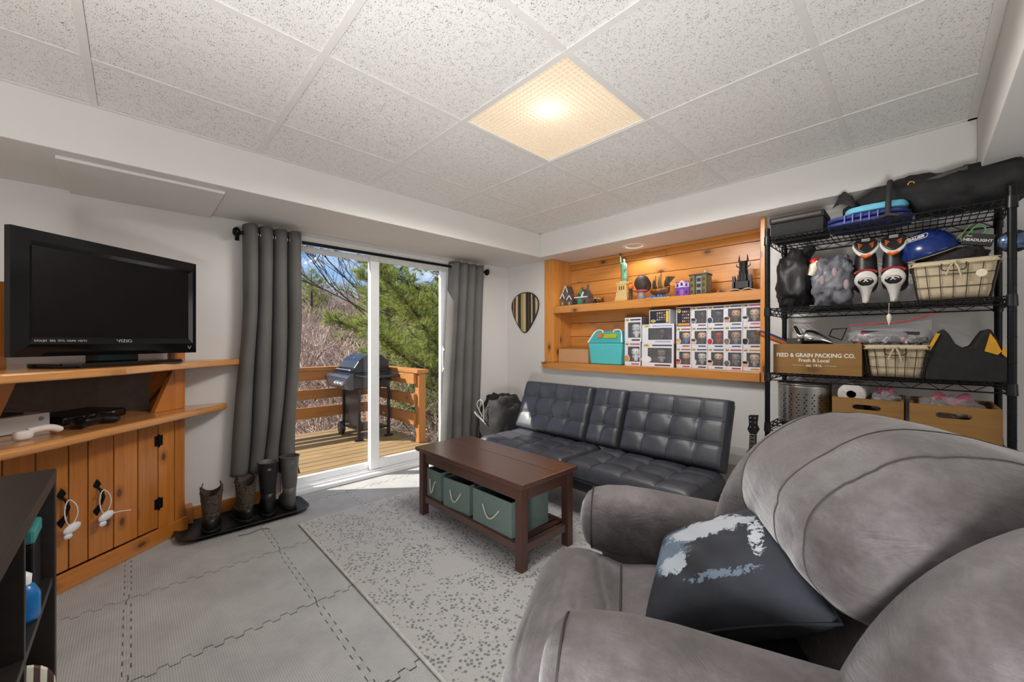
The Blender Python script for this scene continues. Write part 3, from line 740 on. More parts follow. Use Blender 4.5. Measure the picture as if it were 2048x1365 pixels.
# doors of planks
d1 = MB().box(0.052, 0.445, 0.006, 0.018, 0.084, 0.672).build('cabinet_door', CAB_Z, cab); d2 = MB().box(-0.330, 0.048, 0.006, 0.018, 0.084, 0.672).build('cabinet_door', CAB_Z, cab)
planks([0.050, 0.123, 0.230, 0.342, 0.447], 0.084, 0.672, -0.012, 0.006, 'door_plank', d1)
planks([-0.332, -0.262, -0.162, -0.062, 0.050], 0.084, 0.672, -0.012, 0.006, 'door_plank', d2)
planks([0.447, 0.540, 0.604], 0.0, 0.674, -0.012, 0.016, 'stile_plank', cab)
MB().box(0.540, 0.604, -0.012, 0.016, 0.716, 0.954).build('stile_plank', CAB_Z, cab, bevel=0.003)
MB().box(0.520, 0.604, -0.012, 0.016, 0.993, 1.34).build('stile_plank', CAB_Z, cab, bevel=0.003)
MB().box(-0.215, -0.150, -0.012, 0.016, 0.993, 1.34).build('stile_plank', CAB_Z, cab, bevel=0.003)
planks([-0.78, -0.68, -0.58, -0.48, -0.40, -0.332], 0.0, 0.674, -0.012, 0.016, 'stile_plank', cab)
MB().box(-0.78, 0.606, -0.030, -0.0125, 0.0, 0.080).build('base_board', CAB_X, cab, bevel=0.004)
# raked brackets either side of the open bay
Mx = Matrix(((1,0,0,0),(0,0,-1,0),(0,1,0,0),(0,0,0,1)))   # prism x,y -> x,z ; extrude -> -y
MB().prism([(0.425,0.716),(0.540,0.716),(0.540,0.954),(0.545,0.954)][:3]+[(0.538,0.954)], -0.014, 0.012, 0, Mx).build('bay_bracket', CAB_Z, cab, bevel=0.002)
MB().prism([(-0.26,0.716),(-0.20,0.716),(-0.115,0.954),(-0.26,0.954)], -0.014, 0.012, 0, Mx).build('bay_bracket', CAB_Z, cab, bevel=0.002)
MB().box(-0.72, 0.554, 0.30, 0.312, 0.716, 0.954).build('bay_back', mat('bay_back_taupe', (112, 100, 92), 0.8), cab)  # dark taupe sheets across the back of the open bay
MB().box(-0.10, 0.205, Y1-0.014, Y1-0.002, 0.716, 0.954).build('bay_back', mat('bay_back_taupe', (112, 100, 92), 0.8), cab, True)
MB().box(0.555, 0.573, 0.02, 0.30, 0.716, 0.954).build('side_panel', CAB_X, cab)
MB().box(0.57, 0.588, 0.017, 0.12, 0.0, 0.674).build('side_panel', CAB_X, cab)
LEDGE = wood('live_edge_pine', (220, 156, 92), (160, 96, 44), 'x', rough=0.24, coat=0.6, knots=0.4)
def corner_shelf(name, front, z0, z1, bev):
    poly = [tuple((Matrix.Rotation(-CR, 4, 'Z') @ (Vector((x, y, 0))-P0)).xy) for x, y in front]
    return MB().prism(poly, z0, z1).build(name, LEDGE, cab, bevel=bev, seg=3)
corner_shelf('ledge', [(-0.74,-0.30),(-0.40,0.005),(-0.216,0.178),(-0.08,0.30),(0.1,0.49),(0.29,0.695),(0.46,0.865),(0.525,0.93),(0.550,0.965),(0.556,1.0),(0.550,1.036),(-0.74,1.036)], 0.676, LTOP, 0.016)
corner_shelf('television_shelf', [(-0.74,-0.33),(-0.2,0.10),(-0.05,0.205),(0.1,0.34),(0.28,0.60),(0.45,0.80),(0.60,0.94),(0.66,0.985),(0.672,1.036),(-0.74,1.036)], 0.956, STOP, 0.008)
# iron hinges and spade handles
def hinge(z):
    m = MB().cyl((0.447,-0.016,z-0.035), (0.447,-0.016,z+0.035), 0.005, 8)
    m.box(0.425, 0.447, -0.0155, -0.0125, z-0.028, z+0.028).box(0.447, 0.469, -0.0155, -0.0125, z-0.028, z+0.028)
    m.build('hinge', BLACK_METAL, d1, bevel=0.001)
hinge(0.56); hinge(0.215)
def handle(lx, zt, par):
    m = MB()
    spade = [(0,0.030),(0.012,0.012),(0.016,0.0),(0.007,-0.010),(-0.007,-0.010),(-0.016,0.0),(-0.012,0.012)]
    for zc, s in ((zt-0.02, 1), (zt-0.135, -1)):
        m.prism([(lx+x, zc+y*s) for x, y in (spade if s > 0 else spade[::-1])], 0.0125, 0.0155, 0, Mx)
    m.tube([(lx, -0.014, zt-0.028), (lx+0.004, -0.032, zt-0.045), (lx+0.006, -0.042, zt-0.075), (lx+0.003, -0.032, zt-0.108), (lx, -0.014, zt-0.127)], [0.004, 0.006, 0.0065, 0.006, 0.004], 8)
    m.build('door_handle', BLACK_METAL, par)
handle(0.157, 0.440, d1); handle(0.022, 0.445, d2)
# white child-lock straps hanging on the handles
LOCKW = mat('white_lock_plastic', (226, 226, 228), 0.35, var=0.03)
def lock(lx, zt, label, tail):
    t = thing('cabinet_lock', label, 'cabinet lock', cabw(lx, -0.05, zt-0.13), CR, 'white cabinet locks')
    MB().tube(catmull([(-0.004,0,0.115),(0.018,-0.006,0.085),(0.022,-0.006,0.04),(0.004,0,0.0),(-0.018,-0.004,0.03),(-0.02,-0.002,0.085)], 5), 0.0022, 6, closed=True).build('strap', LOCKW, t)
    MB().ell((0.0,-0.004,-0.012), (0.034, 0.012, 0.020), 16, 10, 0, Matrix.Rotation(R(-18), 4, 'Y')).build('lock_body', LOCKW, t)
    MB().ell((-0.010,-0.004,-0.042), (0.016, 0.008, 0.013), 12, 8).build('release_tab', LOCKW, t)
    if tail: MB().tube([(0.02,-0.005,-0.008),(0.06,-0.012,-0.012),(0.10,-0.02,-0.022)], 0.0022, 6).build('strap_end', LOCKW, t)
lock(0.160, 0.415, 'white plastic cabinet lock with a long strap tail on the farther door handle', True)
lock(0.028, 0.420, 'white plastic cabinet lock hanging on the nearer door handle by the bookcase', False)

# television
tv = thing('television', 'black flat-screen television on the pine corner shelf', 'television', cabw(0.156, -0.12, STOP+0.0006), CR)
TW, TH0, TH1 = 0.381, 0.050, 0.550
def bezel():
    o = MB(); a = [(-TW,TH0),(TW,TH0),(TW,TH1),(-TW,TH1)]; b = [(-TW+0.062,TH0+0.078),(TW-0.048,TH0+0.078),(TW-0.048,TH1-0.062),(-TW+0.062,TH1-0.062)]
    mid = [(-TW+0.046,TH0+0.050),(TW-0.034,TH0+0.050),(TW-0.034,TH1-0.046),(-TW+0.046,TH1-0.046)]
    V = [(x,-0.030,z) for x,z in a] + [(x,-0.044,z) for x,z in mid] + [(x,-0.030,z) for x,z in b] + [(x,-0.004,z) for x,z in a]
    F = []
    for i in range(4):
        j = (i+1) % 4; F += [(i,j,4+j,4+i), (4+i,4+j,8+j,8+i), (12+j,12+i,i,j)[::1]]
    F.append((12,15,14,13)); return o.add(V, F)
bz = bezel().build('bezel', GLOSS_BLACK, tv)
SCREEN = mat('dark_screen', (9, 9, 10), 0.35, var=0.3, scale=14, spec=0.2)
MB().box(-TW+0.058, TW-0.044, -0.0305, -0.028, TH0+0.074, TH1-0.058).build('screen', SCREEN, tv)
MB().box(-TW+0.06, TW-0.06, -0.0035, 0.06, TH0+0.05, TH1-0.06).build('rear_case', BLACK_PL, tv, bevel=0.02)
MB().box(-0.09, 0.09, -0.012, 0.05, 0.018, TH0+0.05).build('neck', GLOSS_BLACK, tv, bevel=0.006)
MB().prism([(-0.26,-0.08),(-0.22,-0.115),(0.22,-0.115),(0.26,-0.08),(0.26,0.09),(0.22,0.115),(-0.22,0.115),(-0.26,0.09)], 0.0, 0.020).build('stand_base', GLOSS_BLACK, tv, bevel=0.006)
LT = mat('grey_lettering', (170, 170, 172), 0.5, var=0.02)
def on_tv(x, z): return frame_M((x, -0.0452, z), (1,0,0), (0,0,1))
text_mesh('VIZIO', 0.021, LT, 'lettering', tv, frame_M((0.005, -0.0388, TH0+0.063), (1,0,0), (0,0.5,1)), sx=1.2)
text_mesh('DOLBY  SRS  DTS  HDMI  HDTV', 0.0125, LT, 'lettering', tv, frame_M((-TW+0.15, -0.0388, TH0+0.063), (1,0,0), (0,0.5,1)))
m = MB()
for a_, b_ in (((-0.011,0.008),(0.011,0.008)), ((0.011,0.008),(0,-0.008)), ((0,-0.008),(-0.011,0.008))): m.beam((TW-0.05+a_[0], -0.0395, TH0+0.030+a_[1]), (TW-0.05+b_[0], -0.0395, TH0+0.030+b_[1]), 0.002, 0.002)
m.build('corner_mark', LT, tv)

# consoles and small things on the lower ledge
con = thing('game_console', 'white game console with a small round logo on the pine ledge', 'game console', cabw(-0.13, 0.10, LTOP+0.0006), CR)
MB().box(-0.19, 0.165, -0.035, 0.19, 0.002, 0.072).build('console_body', mat('console_white', (214, 218, 220), 0.4, var=0.02), con, bevel=0.002)
MB().torus((0.135,-0.0355,0.050), 0.0075, 0.0012, 16, 5, 0, Matrix.Rotation(pi/2,4,'X')).beam((0.130,-0.0358,0.045), (0.140,-0.0358,0.055), 0.0012, 0.0012).beam((0.130,-0.0358,0.055), (0.140,-0.0358,0.045), 0.0012, 0.0012).build('round_logo', mat('logo_dark', (44,46,48), 0.5), con)
MB().box(-0.17, 0.10, 0.0, 0.18, 0.0725, 0.082).build('vent_top', BLACK_PL, con, bevel=0.002)
MB().cbox((-0.165,-0.0357,0.018), (0.05,0.001,0.008)).build('disc_slot', BLACK_PL, con)
ps = thing('game_console', 'slim black game console with a silver disc slot beside the controller', 'game console', cabw(0.20, 0.17, LTOP+0.0006), CR+R(4))
MB().box(-0.135, 0.15, -0.11, 0.11, 0.0, 0.042).build('console_body', BLACK_PL, ps, bevel=0.012, seg=3)
MB().box(-0.09, 0.06, -0.1115, -0.109, 0.028, 0.0305).box(0.072, 0.085, -0.1115, -0.109, 0.027, 0.033).build('disc_slot', CHROME, ps)
gp = thing('game_controller', 'black game controller lying on the pine ledge', 'game controller', cabw(0.105, -0.045, LTOP+0.0006), CR+R(6))
MB().ell((0,0.0,0.026), (0.062, 0.032, 0.018), 20, 10, e=0.8).build('controller_body', BLACK_PL, gp)
for s in (-1, 1):
    MB().tube([(s*0.040, 0.005, 0.028), (s*0.060, -0.015, 0.024), (s*0.072, -0.045, 0.019), (s*0.074, -0.060, 0.018)], [0.024, 0.025, 0.020, 0.010], 14).build('grip', BLACK_PL, gp)
    MB().cyl((s*0.022,-0.012,0.038), (s*0.022,-0.014,0.052), 0.008, 12).build('thumbstick', BLACK_PL, gp)
hs = thing('handset', 'white curved plastic handset on the near end of the pine ledge', 'handset', cabw(-0.115, -0.105, LTOP+0.0006), CR+R(-4))
HW = mat('handset_white', (226, 216, 212), 0.4, var=0.03)
MB().ell((-0.045,0,0.020), (0.028, 0.020, 0.020), 16, 10, e=0.7).build('ear_end', HW, hs)
MB().tube(catmull([(-0.03,0,0.030),(0.0,0,0.034),(0.035,0,0.033),(0.06,0,0.022),(0.068,-0.002,0.012)], 5, False), [0.014]*18+[0.011]*2+[0.006], 12).build('grip', HW, hs)

# ------------------------------------------------------------------ black bookcase in the left foreground
BKW = mat('black_brown_laminate', (38, 32, 28), 0.42, var=0.25, scale=60); 
bk = thing('bookcase', 'black-brown cube bookcase at the left edge of the room', 'bookcase', (-0.23, -1.25, 0))
bx0, bx1, by0, by1, bz_ = -0.45, -0.010, -1.78, -0.652, 0.80
MB().box(bx0, bx1, by0, by1, bz_-0.030, bz_).build('top_panel', BKW, bk, True, bevel=0.002)
for y in (by0, by1-0.026): MB().box(bx0, bx1, y, y+0.026, 0.0, bz_-0.0305).build('side_panel', BKW, bk, True, bevel=0.002)
for y in (-1.010, -1.385): MB().box(bx0, bx1-0.004, y, y+0.014, 0.021, bz_-0.0305).build('divider', BKW, bk, True, bevel=0.001)
for z in (0.0, 0.27, 0.538):
    for ya, yb in ((by0+0.0265, -1.3855), (-1.3705, -1.0105), (-0.9955, by1-0.0265)): MB().box(bx0, bx1-0.004, ya, yb, z, z+0.016).build('shelf', BKW, bk, True, bevel=0.001)
MB().box(bx0-0.004, bx0-0.0005, by0, by1, 0.0, bz_).build('back_panel', BLACK_PL, bk, True)
tc_ = thing('storage_case', 'small black case with a teal lid on the upper shelf of the black bookcase', 'case', (-0.08, -0.735, 0.5545))
MB().box(-0.05, 0.05, -0.045, 0.045, 0.0, 0.118).build('case_body', BLACK_PL, tc_, bevel=0.004)
MB().box(-0.052, 0.052, -0.047, 0.047, 0.1185, 0.150).build('case_lid', mat('teal_plastic', (62, 140, 138), 0.4), tc_, bevel=0.006, label='teal lid')
bo = thing('spray_bottle', 'blue bottle with a white cap inside the black bookcase', 'bottle', (-0.035, -0.865, 0.5545))
MB().lathe([(0.0,0.0),(0.022,0.0),(0.024,0.01),(0.024,0.05),(0.016,0.068),(0.010,0.072)], 20).build('bottle_body', mat('blue_plastic', (24, 104, 168), 0.25), bo)
MB().lathe([(0.012,0.072),(0.013,0.088),(0.006,0.095),(0.0,0.095)], 16).build('cap', LOCKW, bo)
def stripes(name, c1, c2, scale, direction='X'):
    m_, nt, p = nodes_of(name); w = nt.nodes.new('ShaderNodeTexWave'); w.inputs['Scale'].default_value = scale; w.bands_direction = direction
    nt.links.new(mapped(nt), w.inputs['Vector']); nt.links.new(ramp(nt, w.outputs['Fac'], [(0.45, S(c1)), (0.55, S(c2))]), p.inputs['Base Color']); return m_
tag(MB().lathe([(0.0,0.0),(0.05,0.0),(0.058,0.006),(0.054,0.010),(0.0,0.007)], 28, 0, Matrix.Translation((-0.060,-0.745,0.3445)) @ Matrix.Rotation(R(78),4,'X')).build('striped_plate', stripes('striped_enamel', (214,210,190), (70,40,36), 16)), 'striped plate leaning in the lower cube of the black bookcase', 'plate')
bn = thing('wastebasket', 'white plastic wastebasket tucked behind the black bookcase', 'wastebasket', (-0.165, -0.47, 0.0006))
MB().lathe([(0.10,0.0),(0.105,0.01),(0.128,0.30),(0.132,0.31),(0.128,0.312),(0.118,0.02),(0.0,0.02)], 32).build('basket_body', LOCKW, bn)
MB().lathe([(0.134,0.313),(0.136,0.33),(0.12,0.37),(0.06,0.40),(0.0,0.405)], 32).build('lid', LOCKW, bn)

# ------------------------------------------------------------------ boot tray and boots
tr = thing('boot_tray', 'black plastic boot tray on the floor beside the pine cabinet', 'tray', (0.625, 0.805, 0.0006))
def rrect(w, d, r, n=6):
    P = []
    for cx, cy, a0 in ((w/2-r, d/2-r, 0), (-w/2+r, d/2-r, 90), (-w/2+r, -d/2+r, 180), (w/2-r, -d/2+r, 270)):
        P += [(cx+r*cos(R(a0+90*k/n)), cy+r*sin(R(a0+90*k/n))) for k in range(n+1)]
    return P
m = MB(); secs = []
for w, d, r, z in ((0.58,0.24,0.06,0.0), (0.66,0.30,0.08,0.028), (0.672,0.312,0.086,0.030), (0.672,0.312,0.086,0.026), (0.655,0.296,0.078,0.024), (0.58,0.236,0.06,0.004)):
    secs.append([(x, y, z) for x, y in rrect(w, d, r)])
loft(m, secs); m.build('tray_body', mat('tray_black', (16, 16, 17), 0.35, var=0.3), tr)
MUD = mat('tray_dirt', (70, 60, 48), 0.95); 
def camo():
    m_, nt, p = nodes_of('camo_cloth'); v = mapped(nt)
    nt.links.new(ramp(nt, noise(nt, v, 34, 3, 0.6, 1.5), [(0.34, S(34, 30, 28)), (0.46, S(58, 46, 38)), (0.54, S(98, 86, 68)), (0.60, S(52, 40, 34)), (0.7, S(38, 33, 30))]), p.inputs['Base Color'])
    p.inputs['Roughness'].default_value = 0.85; return m_
CAMO = camo()
RUB = mat('black_rubber', (26, 25, 26), 0.42, var=0.25); RUBG = mat('worn_grey_rubber', (92, 90, 88), 0.45, var=0.15); SOLE = mat('boot_sole', (18, 17, 17), 0.8); LINER = mat('boot_liner', (196, 186, 166), 0.95)
BOOTIN = mat('boot_inside', (70, 62, 56), 0.95)
def boot(label, x, y, rz, h, mats, short=False, sc_=1.0):
    t = thing('boot', label, 'boot', (x, y, 0.0052), rz, 'boots on the tray')
    rows = [(0.012, 0.05, 0.105, 0.040), (0.035, 0.05, 0.105, 0.040), (0.055, 0.042, 0.100, 0.038), (0.080, 0.020, 0.072, 0.038), (0.105, 0.004, 0.052, 0.038), (0.14, 0.0, 0.047, 0.040)]
    hs_ = [q for q in (0.18, 0.22, 0.26, 0.30, 0.34) if q < h-0.015] + [h]
    for z in hs_: rows.append((z, -0.002, 0.048+0.012*(z-0.14)/0.2, 0.042+0.012*(z-0.14)/0.2))
    secs = []
    for z, cy, ry, rx in rows:
        secs.append([(sc_*rx*math.copysign(abs(cos(a))**0.9, cos(a)), sc_*(cy+ry*sin(a)), z + (0.022*cos(2*a)*(1 if z == h else 0.3) if short and z > h-0.05 else 0)) for a in [2*pi*k/28 for k in range(28)]])
    inner = [[(px*0.88, (py+0.002)*0.90, pz-dz) for px, py, pz in secs[-1]] for dz in (0.002, 0.05, 0.10)]
    m = MB(); k = 4 if short else 6
    lo = MB(); loft(lo, secs[:k]); lo.build('foot', mats[0], t)
    up = MB(); loft(up, secs[k-1:] , caps=False); up.build('shaft', mats[1], t)
    i_ = MB(); loft(i_, [secs[-1]]+inner, caps=False); i_.build('lining', mats[2], t)
    s_ = MB(); loft(s_, [[(px*1.06, (py-0.05*sc_)*1.04+0.05*sc_, z) for px, py, _ in secs[0]] for z in (0.0, 0.018)]); s_.build('sole', SOLE, t)
    if short:
        # pulled-up side flaps
        for s in (-1, 1): MB().prism([(-0.035,0.0),(0.035,0.0),(0.022,0.045),(0.0,0.058),(-0.022,0.040)], -0.002, 0.003, 0, Matrix.Translation((s*0.046*sc_, 0.0, h-0.012)) @ Matrix.Rotation(s*R(-14),4,'Y') @ Matrix(((0,0,1,0),(1,0,0,0),(0,1,0,0),(0,0,0,1)))).build('side_flap', mats[1], t, bevel=0.002)
    else:
        MB().torus((0,0,0), 0.001, 0.0005, 6, 4)
        top = [(px*1.03, py*1.03, pz-0.004) for px, py, pz in secs[-1]]
        MB().tube(top, 0.0035, 6, closed=True).build('rim', mats[0], t)
        MB().box(-0.009, 0.009, -0.060*sc_, -0.050*sc_, h-0.045, h-0.032).build('pull_tab', mat('boot_tab', (110,108,106), 0.6), t)
    return t
boot('short black boot with camouflage collar at the cabinet end of the tray', 0.452, 0.792, R(-8), 0.235, (RUB, CAMO, BOOTIN), True, 1.15)
boot('short camouflage-collared boot between another short boot and the tall boots', 0.622, 0.806, R(6), 0.245, (RUB, CAMO, BOOTIN), True, 1.15)
boot('tall black rubber boot next to the short boots on the tray', 0.742, 0.806, R(-5), 0.335, (RUB, RUB, RUBG), False, 1.05)
boot('tall worn grey rubber boot at the door end of the tray', 0.868, 0.815, R(4), 0.345, (RUBG, RUBG, BOOTIN), False, 1.0)
TWIG = mat('dry_grass_stem', (84, 62, 38), 0.9)
for i, (pts, lab) in enumerate((([(0.55,0.60,0.003),(0.60,0.58,0.006),(0.66,0.60,0.004),(0.70,0.57,0.003)], 'short dry grass stem on the floor in front of the boot tray'), ([(0.70,0.640,0.032),(0.78,0.645,0.036),(0.88,0.66,0.033)], 'long dry straw resting on the lip of the boot tray'))):
    tag(MB().tube(catmull(pts, 5, False), 0.0016, 5).build('grass_stem', TWIG), lab, 'straw')

# ------------------------------------------------------------------ curtain rod and curtains
rod = thing('curtain_rod', 'black curtain rod above the sliding glass door', 'curtain rod', (1.65, 0.945, 1.805))
MB().cyl((0.600, 0.945, 1.805), (2.69, 0.945, 1.805), 0.0115, 14).build('rod', BLACK_METAL, rod, True)
for x in (0.598, 2.692): MB().lathe([(0.0,-0.022),(0.018,-0.020),(0.030,-0.008),(0.032,0.004),(0.020,0.016),(0.0,0.018)], 20, 0, Matrix.Translation((x, 0.945, 1.805)) @ Matrix.Rotation(pi/2,4,'Y')).build('finial', BLACK_METAL, rod, True)
for x in (0.615, 2.672): MB().box(x-0.006, x+0.006, 0.945, 1.0395, 1.798, 1.812).box(x-0.012, x+0.012, 1.034, 1.0395, 1.77, 1.84).build('bracket', BLACK_METAL, rod, True)
def cloth_mat():
    m_, nt, p = nodes_of('grey_curtain_cloth'); v = mapped(nt)
    f = noise(nt, v, 260, 2, 0.6); g = noise(nt, v, 3, 3)
    nt.links.new(mixc(nt, mathn(nt, 'MULTIPLY', f, 0.4), ramp(nt, g, [(0.3, S(94, 92, 90)), (0.7, S(112, 110, 108))]), S(84, 83, 82)), p.inputs['Base Color'])
    p.inputs['Roughness'].default_value = 0.9; bump(nt, p, f, 0.35, 0.002); return m_
CLOTH = cloth_mat()
def curtain(name, label, x0, x1, ztop, zbot, n, amp, shape, ph=0.0):
    t = thing(name, label, 'curtain', ((x0+x1)/2, 0.945, 0.0))
    def fn(u, v):
        z, dx, a = shape(u, v)
        s_ = pi*n*u + ph; w = 2*abs(sin(s_))**0.95 - 1.0
        return (x0+(x1-x0)*u + dx - 0.012*sin(2*s_), 0.945 - a*w, z)
    nu = n*30+1
    MB().grid(fn, nu, 60).build('cloth', CLOTH, t, True, solid=0.003)
    for k in range(2*n):
        u = (k+0.5)/(2*n) - ph/(2*pi*n) 
        u = (math.asin(0.482)*(1 if k % 2 == 0 else -1) + pi*((k+1)//2) - ph)/(pi*n)
        if not (0.02 < u < 0.98): continue
        p = Vector(fn(u, 0.0)); q = Vector(fn(u+0.006, 0.0)); d = (q-p); d.z = 0; d.normalize(); nrm = Vector((d.y, -d.x, 0))
        rot = nrm.to_track_quat('Z','Y').to_matrix().to_4x4()
        MB().torus((0,0,0), 0.021, 0.0038, 20, 6, 0, Matrix.Translation((p.x, 0.945, 1.805)) @ rot).build('grommet', CHROME, t, True)
    return t
def left_shape(u, v):
    zb = 0.245 - 0.075*max(0, (u-0.35)/0.65)**1.5
    z = 1.862 + (zb-1.862)*v
    dx = -0.075*(1-u)*max(0, (v-0.3)/0.7)**1.6 - 0.045*u*max(0, (v-0.35)/0.65)**1.2 + 0.07*max(0, (v-0.9)/0.1)*max(0, u-0.5)
    a = 0.068*(1-0.25*v) * (0.9+0.1*cos(3*v+5*u))
    return z, dx + 0.012*sin(7*v+6*u)*v, a
def right_shape(u, v):
    z = 1.852 + (0.05-1.852)*v
    dx = -0.10*v*(1-0.35*u) + 0.010*sin(6*v+5*u)*v
    return z, dx, 0.058*(1-0.2*v)
curtain('curtain', 'grey grommet curtain hanging between the television and the glass door', 0.640, 0.985, 0, 0, 4, 0.05, left_shape, 0.3)
curtain('curtain', 'grey grommet curtain gathered at the futon side of the glass door', 2.255, 2.640, 0, 0, 4, 0.05, right_shape, 0.2)
# ------------------------------------------------------------------ wooden niche in the right wall
NB = 3.318; STOPZ = 1.445
ni = thing('niche_shelf', 'knotty pine niche with one shelf built into the wall above the futon', 'shelf', (3.06, -0.5, 0.84))
zz = [1.900, 1.822, 1.688, 1.556, 1.424, 1.290, 1.156, 1.022, 0.908]
for i in range(len(zz)-1):
    cuts = [NY1-0.0005, -0.62, NY0+0.0005] if i == 0 else [NY1-0.0005, NY0+0.0005]
    for ya, yb in zip(cuts, cuts[1:]):
        L = ya-yb-0.002
        o = MB().box(-0.008, 0.008, -L/2, L/2, -(zz[i]-zz[i+1])/2+0.0016, (zz[i]-zz[i+1])/2-0.0016).build('back_plank', PINE_Y, ni, bevel=0.0025)
        o.location = (NB+0.010-3.06, (ya+yb)/2+0.5, (zz[i]+zz[i+1])/2-0.84)
for xa, xb in ((3.061, 3.145), (3.147, 3.232), (3.234, 3.316)):
    MB().box(xa, xb, NY1-0.014, NY1-0.001, 0.909, 1.899).build('side_plank', PINE_Z, ni, True, bevel=0.0015)
MB().box(3.061, 3.316, NY0+0.001, NY0+0.014, 0.909, 1.899).build('side_plank', PINE_Z, ni, True, bevel=0.0015)
MB().box(3.040, 3.0595, NY1-0.015, 0.484, 0.908, 1.899).build('stile', PINE_Z, ni, True, bevel=0.003)
MB().box(3.012, 3.0595, NY0-0.026, NY0, 0.845, 1.900).build('stile', PINE_Z, ni, True, bevel=0.003)
MB().box(3.052, 3.306, NY0+0.0145, NY1-0.0145, STOPZ-0.022, STOPZ).build('shelf_board', PINE_Y, ni, True, bevel=0.002)
MB().box(3.036, 3.0515, NY0+0.0005, NY1-0.016, STOPZ-0.068, STOPZ).build('shelf_lip', PINE_Y, ni, True, bevel=0.002)
MB().box(3.012, 3.306, NY0+0.0005, NY1-0.0005, 0.888, 0.9065).build('bottom_board', PINE_Y, ni, True, bevel=0.002)
My = Matrix(((0,0,1,0),(1,0,0,0),(0,1,0,0),(0,0,0,1)))    # prism (p,q,h) -> y=p, z=q, x=h
MB().prism([(0.496,0.9068),(0.455,0.845),(NY0-0.0005,0.845),(NY0-0.0005,0.9068)], 2.994, 3.011, 0, My).build('apron_board', PINE_Y, ni, True, bevel=0.003)
MB().box(3.2955, 3.306, NY0+0.015, NY1-0.015, 1.872, 1.899).build('top_trim', PINE_Y, ni, True, bevel=0.002)

# guitar-pick wall plaque of layered stripes
def layered():
    m_, nt, p = nodes_of('layered_stripes'); v = mapped(nt)
    t = nt.nodes.new('ShaderNodeSeparateXYZ'); nt.links.new(v, t.inputs[0])
    n1 = nt.nodes.new('ShaderNodeTexWhiteNoise'); n1.noise_dimensions = '1D'
    nt.links.new(mathn(nt, 'FLOOR', mathn(nt, 'ADD', mathn(nt, 'MULTIPLY', t.outputs['Y'], 68.0), mathn(nt, 'MULTIPLY', noise(nt, v, 2.5, 1), 0.8))), n1.inputs['W'])
    r = nt.nodes.new('ShaderNodeValToRGB'); r.color_ramp.interpolation = 'CONSTANT'; e = r.color_ramp.elements
    cols = [(40,34,30),(188,166,124),(92,62,42),(150,118,78),(56,48,40),(206,190,152),(110,52,44),(168,150,84),(70,70,62)]
    while len(e) < len(cols): e.new(0.5)
    for k, c in enumerate(cols): e[k].position = k/len(cols); e[k].color = S(c)
    nt.links.new(n1.outputs['Value'], r.inputs['Fac']); nt.links.new(r.outputs['Color'], p.inputs['Base Color']); p.inputs['Roughness'].default_value = 0.45; return m_
pk = thing('wall_plaque', 'guitar-pick shaped plaque with vertical coloured wood stripes on the wall', 'wall plaque', (3.05, 0.76, 1.42))
pts = catmull([(0,0.190,0),(-0.10,0.172,0),(-0.172,0.115,0),(-0.187,0.045,0),(-0.155,-0.045,0),(-0.085,-0.145,0),(-0.030,-0.203,0),(0,-0.212,0),(0.030,-0.203,0),(0.085,-0.145,0),(0.155,-0.045,0),(0.187,0.045,0),(0.172,0.115,0),(0.10,0.172,0)], 4)
MB().prism([(p.x, p.y) for p in pts], -0.008, 0.0095, 0, My).build('striped_face', layered(), pk, bevel=0.003)
MB().tube([(0.0, p.x*1.01, p.y*1.01) for p in pts], 0.0085, 8, closed=True).build('dark_rim', mat('plaque_rim', (46,38,32), 0.5), pk)

# ------------------------------------------------------------------ models on the upper niche shelf
ZS = STOPZ+0.0006
c_ = lambda n, col, r=0.45: mat('model_'+n, col, r, var=0.08)
STONE = c_('stone', (96, 90, 84)); SNOW = c_('snow', (226, 228, 230)); ROOF = c_('roof', (78, 74, 74)); TAN = c_('tan', (205, 178, 120)); VERD = c_('verdigris', (112, 160, 134))
DKGR = c_('darkgrey', (44, 44, 46)); DOORG = c_('greendoor', (64, 140, 104)); BROWN = c_('brown', (84, 58, 40)); PURP = c_('purple', (116, 62, 156)); LILAC = c_('lilac', (206, 186, 216)); OLIVE = c_('olive', (112, 104, 62)); GREY = c_('grey', (140, 142, 144)); BLUE = c_('blue', (44, 110, 180)); PINK = c_('pink', (176, 84, 96)); ORANGE = c_('orange', (218, 110, 36)); BLACKM = c_('black', (26, 25, 27)); GOLD = mat('model_gold', (212, 160, 50), 0.3, 0.8); CREAM = c_('cream', (224, 214, 190)); SAIL = c_('sail', (62, 54, 40)); RED = c_('redbrown', (96, 40, 28)); WINDOWD = c_('window', (60, 52, 40))
def gable(x0, x1, y0, y1, z0, z1, over=0.004):
    """ridge along x"""
    m = MB(); ym = (y0+y1)/2
    m.add([(x0-over,y0-over,z0),(x1+over,y0-over,z0),(x1+over,y1+over,z0),(x0-over,y1+over,z0),(x0-over,ym,z1),(x1+over,ym,z1)], [(0,3,2,1),(0,1,5,4),(2,3,4,5),(0,4,3),(1,2,5)]); return m
def snow_edge(m, x, y0, y1, z0, z1):
    ym = (y0+y1)/2; m.beam((x, y0-0.004, z0), (x, ym, z1), 0.006, 0.008).beam((x, y1+0.004, z0), (x, ym, z1), 0.006, 0.008); return m
hx = 3.135
h1 = thing('toy_house', 'tall snow-edged grey toy house at the plaque end of the niche shelf', 'toy house', (hx+0.05, 0.285, ZS), 0, 'snowy toy houses')
MB().box(-0.045, 0.05, -0.010, 0.040, 0, 0.135).box(-0.055, 0.02, 0.02, 0.066, 0, 0.075).box(-0.055, 0.02, -0.066, -0.012, 0, 0.06).build('walls', STONE, h1, bevel=0.001)
